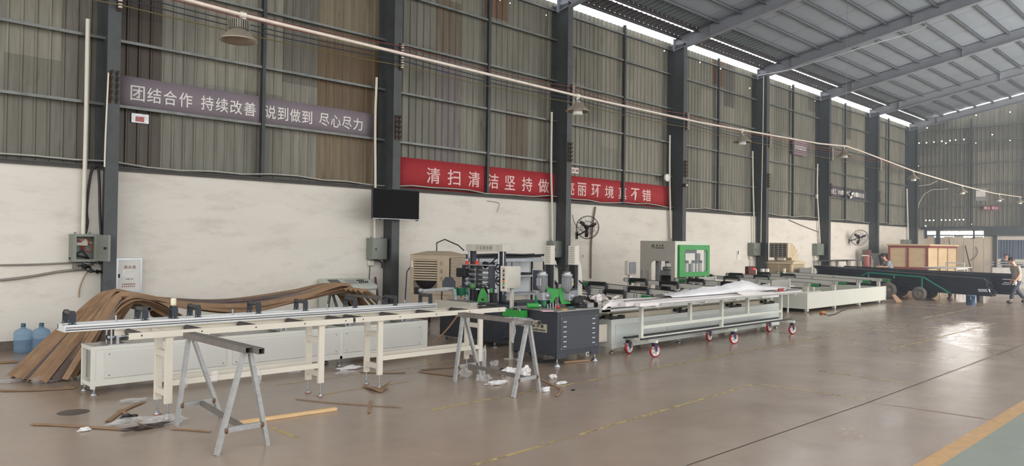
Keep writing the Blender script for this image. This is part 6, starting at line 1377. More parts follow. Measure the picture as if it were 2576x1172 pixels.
# --- trolley on castors with film-wrapped profiles
t = thing('profile_trolley', 'long white tube trolley on six red-tyred castors carrying film-wrapped profiles', 'trolley', (13, 7.45, 0)); TW = mat('trolley_white', (212, 212, 200), .45, 0, .03, 3); NAVY = mat('castor_navy', (46, 52, 84), .4, .3)
YM = 7.45
for x, zb in ((10.4, .3), (11.9, .47), (13.02, .3), (14.03, .47), (15.5, .3)): MB().cbox(x - .03, YM - .03, zb, x + .03, YM + .03, .83, .003).build('upright', TW, t)
MB().cbox(10.43, YM - .025, .44, 15.47, YM + .025, .5, .003).build('middle_rail', TW, t); MB().cbox(10.37, YM - .025, .26, 15.53, YM + .025, .31, .003).build('bottom_rail', TW, t)
for x in (10.4, 11.9, 13.02, 14.03, 15.5): MB().cbox(x - .02, 7.12, .83, x + .02, 7.8, .86, .003).build('cantilever_arm', TW, t)
for x in (10.42, 13.02, 15.5):
    MB().cbox(x - .035, 7.14, .235, x + .035, 7.78, .285, .003).build('outrigger', TW, t)
    for y in (7.19, 7.72):
        c = MB(); c.box(x - .05, y - .045, .222, x + .05, y + .045, .232)
        c.cyl((x, y, .2), (x, y, .222), .035, 14)
        for s_ in (-1, 1): c.prism([(-.045, .205), (.045, .205), (.03, .1), (.0, .085), (-.01, .1)], (0, .006, 0), (x, y + s_ * .034 - .003, 0))
        f = c.build('castor_fork', NAVY, t)
        yaw = .0 if y > 7.5 else .35
        w_ = MB(); ax = Vector((math.sin(yaw), math.cos(yaw), 0))
        w_.lathe([(.082, -.024), (.098, -.02), (.1, 0), (.098, .02), (.082, .024)], (x + .012, y, .1), ax, 28); w_.build('castor_tyre', mat('red_tyre', (186, 52, 58), .4), f)
        w_ = MB(); w_.lathe([(0, -.018), (.03, -.02), (.034, -.012), (.07, -.01), (.074, -.022), (.083, -.022), (.083, .022), (.074, .022), (.07, .01), (.034, .012), (.03, .02), (0, .018)], (x + .012, y, .1), ax, 28)
        u_ = ax.cross(Vector((0, 0, 1)))
        w_.build('castor_hub', mat('hub_white', (210, 208, 204), .4), f)
        g = MB()
        for i in range(5): an = 2 * PI * i / 5; dd_ = u_ * math.cos(an) + Vector((0, 0, math.sin(an))); g.bar(Vector((x + .012, y, .1)) + dd_ * .035, Vector((x + .012, y, .1)) + dd_ * .072, .006, .03, ax)
        g.build('hub_spokes', NAVY, f)
        MB().box(x - .11, y - .03, .165, x - .03, y + .03, .175).cyl((x - .09, y - .02, .17), (x - .09, y + .02, .17), .012, 8).build('brake_pedal', CHR, f)
# load: separate film-wrapped bundles and black bars
PF = mat('white_protective_film', (222, 214, 210), .3, 0, .05, 3, stretch=(.3, 2, 2), bump=.15, bscale=10); GP = mat('grey_profile', (120, 116, 112), .4, .3)
def bundle(lab, x0, x1, y, wd, z, ht, m_, name='wrapped_profile', cat='profile', wob=.012, seed=0, group='profiles on the trolley'):
    r_ = random.Random(seed); n = 40; vs = []; fs = []
    for i in range(n + 1):
        x = x0 + (x1 - x0) * i / n; w1 = wob * noise.noise(Vector((x * 1.3, seed, 0))); w2 = wob * noise.noise(Vector((x * 1.3, seed, 5)))
        for dy, dz_ in ((-.5, 0), (-.5, .8), (-.3, 1), (.3, 1), (.5, .8), (.5, 0)): vs.append((x, y + dy * wd + w1, z + dz_ * ht + (w2 if dz_ else 0)))
    for i in range(n):
        for j in range(6): a = i * 6 + j; b_ = i * 6 + (j + 1) % 6; fs.append((a, b_, b_ + 6, a + 6))
    fs += [tuple(range(6)), tuple(range(n * 6, n * 6 + 6))]
    return tag(MB().add(vs, fs).build(name, m_), lab, cat, group)
bundle('front white film-wrapped profile along the edge of the trolley', 9.95, 15.9, 7.2, .1, .86, .06, PF, seed=1)
bundle('second white film-wrapped profile on the trolley', 9.75, 14.3, 7.34, .12, .862, .07, PF, seed=2)
bundle('third white film-wrapped profile on the trolley, against the dark bar', 9.5, 13.2, 7.5, .12, .862, .075, PF, seed=3)
bundle('dark grey profile lying between the white profiles on the trolley', 9.9, 16.2, 7.42, .05, .862, .08, GP, 'grey_profile', seed=4, wob=.004)
bundle('long grey profile projecting from the right end of the trolley', 10.5, 16.75, 7.13, .035, .862, .03, mat('silver_profile', (170, 168, 162), .35, .5), 'grey_profile', seed=5, wob=.002)
bundle('dark strip lying at the back of the trolley load', 10.4, 16.0, 7.62, .08, .862, .05, GP, 'grey_profile', seed=6, wob=.006)
bundle('back white film-wrapped profile on the trolley', 9.8, 14.8, 7.74, .12, .862, .07, PF, seed=7)
bundle('black bar lying low along the trolley outriggers', 10.15, 15.9, 7.6, .07, .287, .03, mat('black_profile', (40, 40, 44), .4), 'black_profile', seed=8, wob=.003)
bundle('second black bar lying low along the trolley outriggers', 10.2, 15.7, 7.3, .05, .287, .025, mat('black_profile', (40, 40, 44), .4), 'black_profile', seed=9, wob=.003)
# loose film heap
vs = []; fs = []; n, m2 = 44, 8
for i in range(n + 1):
    x = 11.2 + 4.6 * i / n; h = .03 + .16 * math.exp(-((x - 14.0) / .75) ** 2) + .07 * math.exp(-((x - 12.6) / .8) ** 2) + .025 * math.exp(-((x - 15.1) / .3) ** 2)
    for j in range(m2 + 1):
        s_ = j / m2; y = 7.36 + .42 * s_; k = math.sin(PI * s_) ** .7; vs.append((x + .05 * noise.noise(Vector((x, s_ * 3, 2))), y + .04 * noise.noise(Vector((x * 2, s_ * 2, 1))), (.945 + h * k + (.05 * abs(noise.noise(Vector((x * 3.1, s_ * 4, 7)))) + .03 * abs(noise.noise(Vector((x * 8.1, s_ * 5, 3))))) * k)))
for i in range(n):
    for j in range(m2): a = i * (m2 + 1) + j; fs.append((a, a + 1, a + m2 + 2, a + m2 + 1))
o = MB().add(vs, fs, True).build('loose_film', mat('loose_white_film', (224, 220, 218), .25, 0, .06, 4, bump=.4, bscale=9)); so = o.modifiers.new('s', 'SOLIDIFY'); so.thickness = .002
tag(o, 'heap of loose white film bulging over the trolley load', 'film')
def ribbon(lab, pts, wd, m_, name='film_ribbon'): return strip_thing(name, lab, pts, wd, m_, 'film', None, .2, lambda s: 1.2 * math.sin(s * 6), .002)
ribbon('narrow white film tail hanging off the left end of the trolley load', [P(1562, 744, y=7.2), P(1545, 748, y=7.15), P(1530, 766, y=7.12), P(1516, 778, y=7.1)], .045, PF)
ribbon('crumpled white film end at the left of the trolley load', [P(1530, 752, y=7.4), P(1515, 745, y=7.5), P(1506, 755, y=7.5), P(1512, 765, y=7.45)], .09, PF)
crumple(MB(), tuple(P(1503, 750, y=7.7)), .1, .08, .06, 61, 10).build('film_knot', PF)
tag(bpy.data.objects['film_knot'], 'bunched white film knot behind the table of the dark machine', 'film')
ribbon('white film tail with red print at the right end of the trolley', [P(1850, 735, y=7.2), P(1880, 737, y=7.2), P(1930, 735, y=7.25), P(1960, 731, y=7.3), P(1985, 724, y=7.3)], .08, PF)
bpy.data.objects['film_ribbon.002'].data.materials.append(COPR)
q = P(1962, 729, y=7.2); MB().box(q.x - .1, 7.17, q.z - .03, q.x + .12, 7.2, q.z + .03).build('red_print', COPR, bpy.data.objects['film_ribbon.002'])
# loose power plug on the floor
q = P(2069, 789, z=0); t = thing('power_adapter', 'orange socket adapter lying on the floor before the white skirt', 'adapter', (q.x, q.y, 0)); MB().cbox(q.x - .1, q.y - .05, 0, q.x + .1, q.y + .05, .07, .015).build('adapter_body', mat('orange_plastic', (196, 122, 52), .5), t); MB().cbox(q.x - .26, q.y - .08, 0, q.x - .02, q.y - .02, .02, .005).build('adapter_plug', mat('brown_plug', (96, 70, 52), .6), t)
pts = [P(x_, y_, z=.012) for x_, y_ in [(2074, 790), (2085, 793), (2100, 790), (2120, 780), (2140, 775), (2165, 774)]]; tag(MB().tube(pts, .012, 6).build('floor_cable', mat('brown_cable', (84, 66, 54), .6)), 'brown cable trailing from the orange adapter along the white skirt', 'cable')
a = P(2229, 752, z=0); o = MB().add([(27.04, 8.9, .02), (27.6, 8.9, .02), (27.36, 9.05, .28), (27.02, 9.05, .28)], [(0, 1, 2, 3)]).build('cardboard_flap', CARD); so = o.modifiers.new('s', 'SOLIDIFY'); so.thickness = .01; tag(o, 'tan cardboard flap leaning at the right corner of the white skirt', 'cardboard')

t = thing('back_shelf', 'low grey shelf behind the far conveyor rails carrying small white cups', 'shelf', (25.4, 12.6, 0)); x0, x1 = P(1896, 690, y=12.6).x - .3, P(1976, 690, y=12.6).x + .3
b = MB(); b.box(x0, 12.48, .70, x1, 12.72, .74); b.build('shelf_board', LGREY, t)
for x in (x0, x1 - .05): MB().box(x, 12.5, 0, x + .05, 12.7, .70).build('leg', LGREY, t)
# ================================================================ far end: gable wall fittings, crate, trailer of bars, people
HAZEW = mat('far_wall_board', (206, 192, 172), .7, 0, .06, 1.5, dirt=(178, 160, 138), dscale=1.2, damt=.3)
gx = XBK
def gy(px_): return P(px_, 620, x=gx).y
def gz(py_, px_=2420): return P(px_, py_, x=gx).z
yA, yB = gy(2327), gy(2500)
b = MB(); n = 7; w_ = (yA - yB) / n
for i in range(n): b.box(gx - .0, yB + w_ * i + .008, 0, gx + .04, yB + w_ * (i + 1) - .008, 2.62 - .05 * (i % 3))
b.box(gx + .045, yB, 0, gx + .06, yA, 2.5); struct(b.build('wall_back_partition', HAZEW))
b = MB()
for px_, wd in ((2360, .22), (2450, .1), (2330, .12)): y = gy(px_); b.box(gx - .06, y - wd / 2, 1.95 if wd > .2 else 2.45, gx, y + wd / 2, 3.0)
b.box(gx - .02, yB, 2.58, gx + .05, yA, 2.66); struct(b.build('trim_2', cmt))
# lower gable wall with a barred window right of the board partition
y1w, y0w = gy(2509), gy(2600); z0w, z1w = gz(652, 2540), gz(603, 2540)
b = MB(); b.box(gx, Y_END - 2, 0, gx + .2, yB - .1, z0w); b.box(gx, Y_END - 2, z1w, gx + .2, yB - .1, 3.05); b.box(gx, y1w, z0w, gx + .2, yB - .1, z1w); b.box(gx, Y_END - 2, z0w, gx + .2, y0w, z1w); struct(b.build('wall_back', plaster()))
b = MB(); b.box(gx - .1, yB - .16, 0, gx + .05, yB, 2.85); struct(b.build('column', cmt))
b = MB(); b.box(gx + .05, y0w, z0w, gx + .09, y1w, z0w + .06); b.box(gx + .05, y0w, z1w - .06, gx + .09, y1w, z1w); b.box(gx + .05, y1w - .06, z0w, gx + .09, y1w, z1w); b.box(gx + .05, (y0w + y1w) / 2 - .03, z0w, gx + .09, (y0w + y1w) / 2 + .03, z1w)
win = struct(b.build('window_1', mat('window_steel', (120, 128, 140), .5, .3)))
b = MB(); i = 0; y = y1w - .1
while y > y0w: b.cyl((gx + .02, y, z0w), (gx + .02, y, z1w), .014, 6); y -= .13
b.build('window_bars', mat('window_steel', (120, 128, 140), .5, .3), win)
MB().box(gx + .1, y0w, z0w, gx + .11, y1w, z1w).build('window_pane', mat('grimy_glass', (92, 104, 122), .15, 0, .2, 2), win)
pm = mat('rusty_pole', (92, 78, 70), .6, .2)
for i, (a_, b_) in enumerate((((2375, 618), (2391, 676)), ((2428, 618), (2442, 676)), ((2387, 600), (2396, 676)))):
    q0, q1 = P(*a_, x=gx - .12), P(*b_, x=gx - 1.0 - .2 * i); d = (q1 - q0); q1 = q0 + d * (q0.z / (q0.z - q1.z))
    tag(MB().cyl(q0, q1, .03 if i < 2 else .02, 8).build('leaning_pole', pm), ['dark pole leaning on the board partition right behind the crate', 'dark pole leaning on the middle of the board partition', 'thin pole leaning on the board partition between the two dark poles'][i], 'pole')
tag(MB().tube([P(x_, y_, x=gx - .06) for x_, y_ in [(2455, 620), (2460, 632), (2456, 644), (2442, 656)]], .014, 6).build('loose_wire', pm), 'loose curved wire hanging on the board partition', 'wire')
# white pipes in the corner
for i, pts in enumerate(([(2303, 475), (2303, 560), (2302, 618)], [(2307, 458), (2307, 560), (2306, 618)])):
    tag(MB().tube([P(x_, y_, x=gx - .2) for x_, y_ in pts], .035, 8).build('corner_pipe', PVC), 'white pipe running down the far corner, ' + ('left' if i == 0 else 'right') + ' one of two', 'pipe')
tag(MB().tube([P(x_, y_, x=gx - .2) for x_, y_ in [(2307, 535), (2312, 510), (2325, 488), (2345, 477), (2385, 475)]], .022, 6).build('bent_cable', PVC), 'pale cable bending from the corner pipe along the far gable', 'cable')
tag(MB().tube([P(x_, y_, x=gx - .25) for x_, y_ in [(2281, 474), (2286, 467), (2310, 468), (2340, 464), (2358, 455)]], .025, 6).build('bent_cable', PVC), 'pale cable curving from the last conduit across the far corner', 'cable')
# --- wooden crate
X0, X1, Y0, Y1, Z0, Z1 = 38.0, 42.4, 11.15, 12.9, .12, 2.0
t = thing('wooden_crate', 'large plywood crate with a red painted frame standing at the far end', 'crate', (40.2, 12, 0)); PLY = mat('plywood', (204, 180, 144), .7, 0, .1, 1.2, stretch=(1, 1, 4), dirt=(170, 136, 98), dscale=2, damt=.35); RDF = mat('crate_red', (140, 66, 60), .6)
b = MB(); b.box(X0, Y0, Z0 + .02, X1, Y1, Z1)
for i in range(1, 7): z = Z0 + (Z1 - Z0) * i / 7; b.box(X0 - .004, Y0 + .05, z - .006, X0, Y1 - .05, z)
b.build('plywood_box', PLY, t)
f = MB()
for y in (Y0, (Y0 + Y1) / 2 - .04, Y1 - .09): f.box(X0 - .04, y, Z0, X0, y + .09, Z1)
for z in (Z0 + .78, Z1 - .1): f.box(X0 - .045, Y0, z, X0 - .002, Y1, z + .09)
f.box(X0, Y0 - .045, Z1 - .1, X1, Y0, Z1 - .01); f.build('red_frame', RDF, t)
f = MB()
for x in (X0 + 1.3, X0 + 2.8): f.box(x, Y0 - .035, Z0, x + .09, Y0, Z1 - .1)
f.box(X0, Y0 - .04, Z0 + .8, X1, Y0, Z0 + .88); f.box(X1 - .1, Y0 - .035, Z0, X1, Y0, Z1 - .1); f.build('wood_battens', mat('batten_wood', (168, 128, 88), .7), t)
MB().box(X0 - .1, Y0 - .1, Z1, X1 + .05, Y1 + .05, Z1 + .07).build('lid', PLY, t)
for y in (Y0 + .05, (Y0 + Y1) / 2, Y1 - .15): MB().box(X0, y, 0, X1, y + .1, Z0 + .02).build('skid', PLY, t)
# --- trailer with black bars
t = thing('bar_trailer', 'flat trailer with a green side frame and big rubber wheels under the black bars', 'trailer', (30.1, 9.6, 0)); GRF = mat('green_frame', (34, 118, 96), .45, 0, .08, 6); TYR = mat('dusty_tyre', (112, 104, 98), .8, 0, .2, 5)
b = MB()
for x in (29.72, 30.6): b.box(x, 7.2, .3, x + .08, 12.2, .4)
for y in (7.2, 9.0, 10.6, 12.1): b.box(29.72, y, .3, 30.68, y + .08, .4)
b.build('chassis', MCH, t)
for y, r_, nm in ((10.02, .3, 0), (8.95, .24, 0)):
    for x in (29.5, 30.75):
        w2 = MB().lathe([(r_ * .62, -.09), (r_ * .95, -.085), (r_, -.05), (r_, .05), (r_ * .95, .085), (r_ * .62, .09)], (x, y, r_), (1, 0, 0), 36).build('wheel_tyre', TYR, t)
        MB().lathe([(0, -.06), (r_ * .2, -.07), (r_ * .22, -.04), (r_ * .55, -.03), (r_ * .64, -.07), (r_ * .66, .05), (0, .05)], (x, y, r_), (1, 0, 0), 30).build('wheel_rim', mat('dusty_rim', (146, 136, 126), .6, .3), w2)
    MB().cyl((29.5, y, r_), (30.75, y, r_), .035, 10).box(29.9, y - .05, r_, 30.5, y + .05, .31).build('axle', MCH, t)
f = MB(); XF = 29.52; K = lambda a_, b_: P(a_, b_, x=XF)
for a_, b_ in (((2168, 693), (2184, 686)), ((2184, 686), (2320, 697)), ((2320, 697), (2318, 735)), ((2184, 686), (2185, 712)), ((2322, 697), (2390, 738)), ((2248, 691), (2249, 700))): f.cyl(K(*a_), K(*b_), .032, 8)
f.box(XF - .02, K(2318, 720).y - .02, K(2318, 735).z, 29.8, K(2318, 720).y + .02, K(2318, 735).z + .05); f.box(XF - .02, K(2185, 712).y - .02, .36, 29.8, K(2185, 712).y + .02, .41); f.build('side_frame', GRF, t)
q = P(2400, 757, z=0); w2 = MB().lathe([(.0, -.03), (.09, -.03), (.1, 0), (.09, .03), (0, .03)], (29.6, q.y, .1), (1, 0, 0), 22).build('front_castor', TYR, t)
MB().box(29.55, q.y - .05, .2, 29.66, q.y + .05, .3).box(29.55, q.y - .03, .09, 29.562, q.y + .03, .2).box(29.64, q.y - .03, .09, 29.652, q.y + .03, .2).build('castor_fork', MCH, w2)
BB = mat('black_anodised', (34, 37, 44), .42, .2, .15, 3, stretch=(1, .1, 1)); ENDW = mat('white_end_label', (210, 212, 214), .6)
rb = random.Random(21); protos = {}
def bar(x, ya_, yb_, za, zb, lab, grp, end=False):
    t_ = thing('profile_bar', lab, 'bar', (x, (ya_ + yb_) / 2, (za + zb) / 2), grp)
    b = MB(); ym = (ya_ + yb_) / 2; zm = (za + zb) / 2 - .015
    for (y0, z0, y1, z1) in ((ya_, za, ym, zm), (ym, zm, yb_, zb)):
        b.bar((x, y0, z0), (x, y1, z1), .17, .046); b.bar((x - .088, y0, z0 - .01), (x - .088, y1, z1 - .01), .012, .012)
    b.build('bar_body', BB, t_)
    if end: MB().box(x - .09, ya_ - .004, za - .02, x + .05, ya_, za + .018).build('end_label', ENDW, t_); MB().box(x - .094, ya_ + .05, za - .018, x - .088, ya_ + .32, za + .016).build('side_label', ENDW, t_)
    return t_
for L_ in range(12):
    for c_ in range(4):
        x = 29.78 + .2 * c_; hz_ = .425 + .058 * L_ + .0
        za = .44 + .05 * L_ - .17; ya_ = 6.75 + rb.uniform(-.05, .05) + .02 * L_
        bar(x, ya_, 12.8 + rb.uniform(-.12, .12), za, .45 + .058 * L_ + .02, 'black profile bar in the front stack on the trailer, lying in flat layers', 'black bars of the front stack', c_ == 0 and L_ in (3, 4))
for L_ in range(13):
    for c_ in range(2):
        bar(31.05 + .2 * c_, 6.35 + rb.uniform(-.06, .06), 12.3 + rb.uniform(-.1, .1), .30 + .057 * L_, .34 + .063 * L_, 'black profile bar in the rear stack behind the trailer, a little higher', 'black bars of the rear stack', c_ == 0 and L_ in (6, 7, 9))
t = thing('stack_bearers', 'low dark bearers carrying the rear stack of black bars', 'bearers', (31.15, 9.4, 0))
for y in (7.4, 9.4, 11.4): MB().box(30.95, y, 0, 31.45, y + .1, .29 + (y - 7) * .006).build('bearer', MCH, t)
o = MB().cbox(31.3, 8.2, 1.14, 33.2, 9.4, 1.16, .004).build('white_sheet', WHT); tag(o, 'flat white sheet lying on the trestle behind the black bars', 'sheet')
t = thing('trestle', 'pale tube trestle behind the black bars, holding a white sheet', 'trestle', (32.3, 8.8, 0)); b = MB()
for x in (31.5, 33.0):
    for y in (8.3, 9.25): b.box(x, y, 0, x + .05, y + .05, 1.14)
b.box(31.5, 8.3, 1.08, 33.05, 8.35, 1.14); b.box(31.5, 9.25, 1.08, 33.05, 9.3, 1.14); b.build('frame', LGREY, t)
c0, c1 = P(2380, 659, x=34), P(2425, 659, x=34)
t = thing('tube_stand', 'thin pale tube stand in front of the board partition', 'stand', (34, c0.y, 0)); b = MB()
for y in (c0.y, c1.y): b.box(33.98, y - .02, 0, 34.02, y + .02, c0.z)
b.box(33.98, c1.y, c0.z - .05, 34.02, c0.y, c0.z); b.build('frame', LGREY, t)
# bucket
q = P(2442, 767, z=0); t = thing('paint_bucket', 'blue paint bucket with a white wire handle standing before the trailer', 'bucket', (q.x, q.y, 0))
MB().lathe([(0, 0), (.125, 0), (.128, .01), (.145, .3), (.15, .3), (.15, .325), (.143, .33), (0, .33)], (q.x, q.y, 0), (0, 0, 1), 28).build('pail', mat('bucket_blue', (70, 92, 122), .4, 0, .12, 9), t)
MB().lathe([(.1305, .1), (.134, .17), (.1335, .17), (.13, .1)], (q.x, q.y, 0), (0, 0, 1), 28).build('label_band', mat('band_pale', (176, 190, 204), .5, 0, .5, 22), t)
MB().tube([(q.x + .16 * math.cos(a), q.y - .03 - .02 * math.sin(a), .28 - .16 * math.sin(a)) for a in [PI * i / 10 for i in range(11)]], .006, 6).build('handle', WHT, t)
# benches, standpipe and cabinet by the wall
def bench(lab, pa, pb, y, dp=.6):
    a, c_ = P(*pa, y=y), P(*pb, y=y); z = a.z; t = thing('work_bench', lab, 'bench', ((a.x + c_.x) / 2, y, 0)); MB().cbox(a.x, y, z - .05, c_.x, y + dp, z, .005).build('bench_top', mat('bench_dark', (92, 88, 86), .6), t)
    for x in (a.x + .15, c_.x - .2):
        for yy in (y + .03, y + dp - .08): MB().box(x, yy, 0, x + .06, yy + .06, z - .05).build('leg', LGREY, t)
bench('dark topped bench by the wall below the tilted fan, left one', (2090, 655), (2138, 655), 13.6); bench('dark topped bench by the wall below the tilted fan, right one', (2134, 654), (2172, 654), 13.3)
q = P(2181, 640, y=13.9); t = thing('fire_standpipe', 'faded red standpipe with a white pipe beside the seventh column', 'standpipe', (q.x, 13.9, 0)); MB().cyl((q.x, 13.9, 0), (q.x, 13.9, q.z), .14, 16).lathe([(.18, 0), (.18, .05), (.14, .06)], (q.x, 13.9, 1.0), (0, 0, 1), 16).build('red_body', mat('faded_red_paint', (160, 92, 86), .5), t)
MB().box(q.x - .16, 13.75, q.z, q.x + .16, 14.05, q.z + .22).build('cap_box', mat('cap_brown', (120, 86, 80), .6), t); MB().tube([(q.x + .3, 13.8, 0), (q.x + .3, 13.8, q.z - .1), (q.x - .3, 13.8, q.z - .05), (q.x - .9, 13.8, q.z - .05)], .03, 8).cbox(q.x + .35, 13.75, .9, q.x + .55, 13.85, 1.3, .01).build('white_pipe', PVC, t); MB().bar((q.x - .1, 13.85, .95), (q.x - .75, 13.7, .98), .1, .06).build('side_arm', mat('dark_red_arm', (104, 54, 52), .5), t)
c0, c1 = P(2217, 637, y=13.4), P(2236, 637, y=13.4); t = thing('grey_locker', 'grey steel locker between the seventh column and the crate', 'locker', (c0.x, 13.4, 0)); lk = MB().cbox(c0.x, 13.4, 0, c1.x, 13.9, c0.z, .006).build('body', mat('locker_grey', (150, 148, 146), .5), t); MB().cbox(c0.x + .05, 13.385, .1, c1.x - .05, 13.4, c0.z - .06, .004).build('door', mat('locker_grey', (150, 148, 146), .5), t); MB().box(c0.x + .15, 13.37, .8, c0.x + .2, 13.388, .95).build('handle', BLK, t)
o = MB().bar(P(2213, 642, y=13.5), Vector((P(2213, 642, y=13.5).x + .05, 13.2, .1)), .3, .08).build('dark_plank', BLK); tag(o, 'dark board leaning between the seventh column and the grey locker', 'board')
# far machine at the right edge
t = thing('saw_table', 'white saw table with long guide bars at the right edge before the far gable', 'machine', (43, 8.6, 0))
b = MB(); b.cbox(42.4, 7.0, .3, 43.3, 9.6, 1.0, .01); b.cbox(42.5, 7.1, 0, 43.2, 9.5, .3, .01); b.build('bed', mat('saw_white', (206, 206, 200), .5), t)
for z in (1.22, 1.1): MB().cbox(42.3, 6.4, z, 42.38, 9.9, z + .06, .005).build('guide_bar', SILV, t)
MB().cbox(42.45, 8.4, 1.0, 42.9, 8.9, 1.18, .03).cbox(42.4, 9.0, 1.0, 42.7, 9.2, 1.3, .02).cbox(42.3, 7.6, 1.0, 42.44, 7.7, 1.3, .01).cbox(42.3, 9.4, 1.0, 42.44, 9.5, 1.3, .01).build('saw_head', DKS, t)
MB().lathe([(0, -.02), (.2, -.02), (.2, .02), (0, .02)], (42.6, 8.15, 1.02), (1, 0, 0), 24).build('blade_guard', LGREY, t)

# --- far duct cooler
X_, Y_ = 28.45, 13.5; t = thing('duct_cooler', 'beige duct cooler with a curved elbow outlet standing by the wall past the fifth column', 'air cooler', (X_, Y_, 0)); CB2 = mat('duct_beige', (206, 188, 158), .6, 0, .05, 3)
h = .55; b = MB(); b.cbox(X_ - h, Y_ - h, .5, X_ + h, Y_ + h, 1.22, .04); b.prism([(-h - .04, 1.2), (h + .04, 1.2), (h + .02, 1.27), (.3, 1.33), (-.3, 1.33), (-h - .02, 1.27)], (0, 2 * h + .06, 0), (X_, Y_ - h - .03, 0)); b.build('base_housing', CB2, t)
g = MB()
for i in range(16):
    z = .62 + .036 * i; g.box(X_ - h - .012, Y_ - h + .1, z, X_ - h + .002, Y_ - .03, z + .02); g.box(X_ - h - .012, Y_ + .03, z, X_ - h + .002, Y_ + h - .1, z + .02); g.box(X_ - h + .1, Y_ - h - .012, z, X_ + h - .1, Y_ - h + .002, z + .02)
g.build('intake_slats', mat('slat_tan', (160, 142, 112), .6), t)
# elbow: square duct sweeping up and over towards -X
el = MB(); n = 9; vs = []; fs = []; R_ = .42
for i in range(n + 1):
    an = PI / 2 * i / n; c_ = Vector((X_ - .32 + R_ * math.cos(an), Y_, 1.31 + R_ * math.sin(an))); u = Vector((math.cos(an), 0, math.sin(an)))
    for a_, e_ in ((-1, -1), (1, -1), (1, 1), (-1, 1)): vs.append(c_ + u * .27 * a_ + Vector((0, .36 * e_, 0)))
for i in range(n):
    for j in range(4): j2 = (j + 1) % 4; fs.append((i * 4 + j, i * 4 + j2, (i + 1) * 4 + j2, (i + 1) * 4 + j))
el.add(vs, fs)
for i in (2, 4, 6, 8):
    an = PI / 2 * i / n; c_ = Vector((X_ - .32 + R_ * math.cos(an), Y_, 1.31 + R_ * math.sin(an))); u = Vector((math.cos(an), 0, math.sin(an))); el.bar(c_ + u * .28 - Vector((0, .36, 0)), c_ + u * .28 + Vector((0, .36, 0)), .02, .02); el.bar(c_ - u * .2 - Vector((0, .366, 0)), c_ + u * .27 - Vector((0, .366, 0)), .016, .016)
el.build('elbow_duct', CB2, t)
ox = X_ - .32; oz = 1.73
b = MB(); b.cbox(ox - .28, Y_ - .38, oz - .29, ox + .03, Y_ + .38, oz + .29, .02); b.build('outlet_box', CB2, t)
b = MB()
for i in range(7): z = oz - .24 + .075 * i; b.box(ox - .292, Y_ - .36, z, ox - .283, Y_ + .36, z + .025)
for i in range(5): y = Y_ - .36 + .17 * i; b.box(ox - .3, y, oz - .26, ox - .292, y + .03, oz + .25)
b.build('outlet_grille', mat('grille_mid', (150, 142, 132), .5), t); MB().box(ox - .285, Y_ - .37, oz - .27, ox - .281, Y_ + .37, oz + .26).build('outlet_dark', INS, t)
MB().cbox(X_ - .5, Y_ - .2, 1.34, X_ - .36, Y_ + .1, 1.44, .01).build('control_unit', WHT, t)
b = MB()
for sx in (-1, 1):
    for sy in (-1, 1): b.box(X_ + sx * .48 - .03, Y_ + sy * .48 - .03, 0, X_ + sx * .48 + .03, Y_ + sy * .48 + .03, .5)
b.build('stand', DKS, t); 

# ================================================================ people
SKIN = mat('skin', (206, 158, 132), .55, 0, .05, 8); HAIR = mat('black_hair', (38, 32, 30), .6, 0, .2, 30); SHOE = mat('black_shoe', (36, 34, 36), .5); JEAN = mat('dark_jeans', (56, 60, 70), .8, 0, .12, 14); SHG = mat('grey_tshirt', (166, 156, 144), .85, 0, .06, 9); SHB = mat('blue_grey_shirt', (140, 150, 156), .85, 0, .06, 9); SHD_ = mat('dark_shirt', (66, 70, 80), .85, 0, .06, 9); GLOVE = mat('white_glove', (222, 216, 206), .8)
def skinned(name, verts, edges, rad, m, parent, sub=2):
    me = bpy.data.meshes.new(name); me.from_pydata([tuple(v) for v in verts], edges, [])
    o = bpy.data.objects.new(name, me); COL.objects.link(o)
    sk = o.modifiers.new('skin', 'SKIN'); sk.use_smooth_shade = True; sk.branch_smoothing = .3
    for i, r in enumerate(rad):
        d = me.skin_vertices[0].data[i]; d.radius = r if isinstance(r, tuple) else (r, r); d.use_root = (i == 0)
    ss = o.modifiers.new('sub', 'SUBSURF'); ss.levels = sub; ss.render_levels = sub
    dg = bpy.context.evaluated_depsgraph_get(); m2 = bpy.data.meshes.new_from_object(o.evaluated_get(dg)); bpy.data.objects.remove(o); bpy.data.meshes.remove(me)
    m2.materials.clear(); m2.materials.append(m)
    for p in m2.polygons: p.use_smooth = True
    o = bpy.data.objects.new(name, m2); COL.objects.link(o); adopt(o, parent); return o
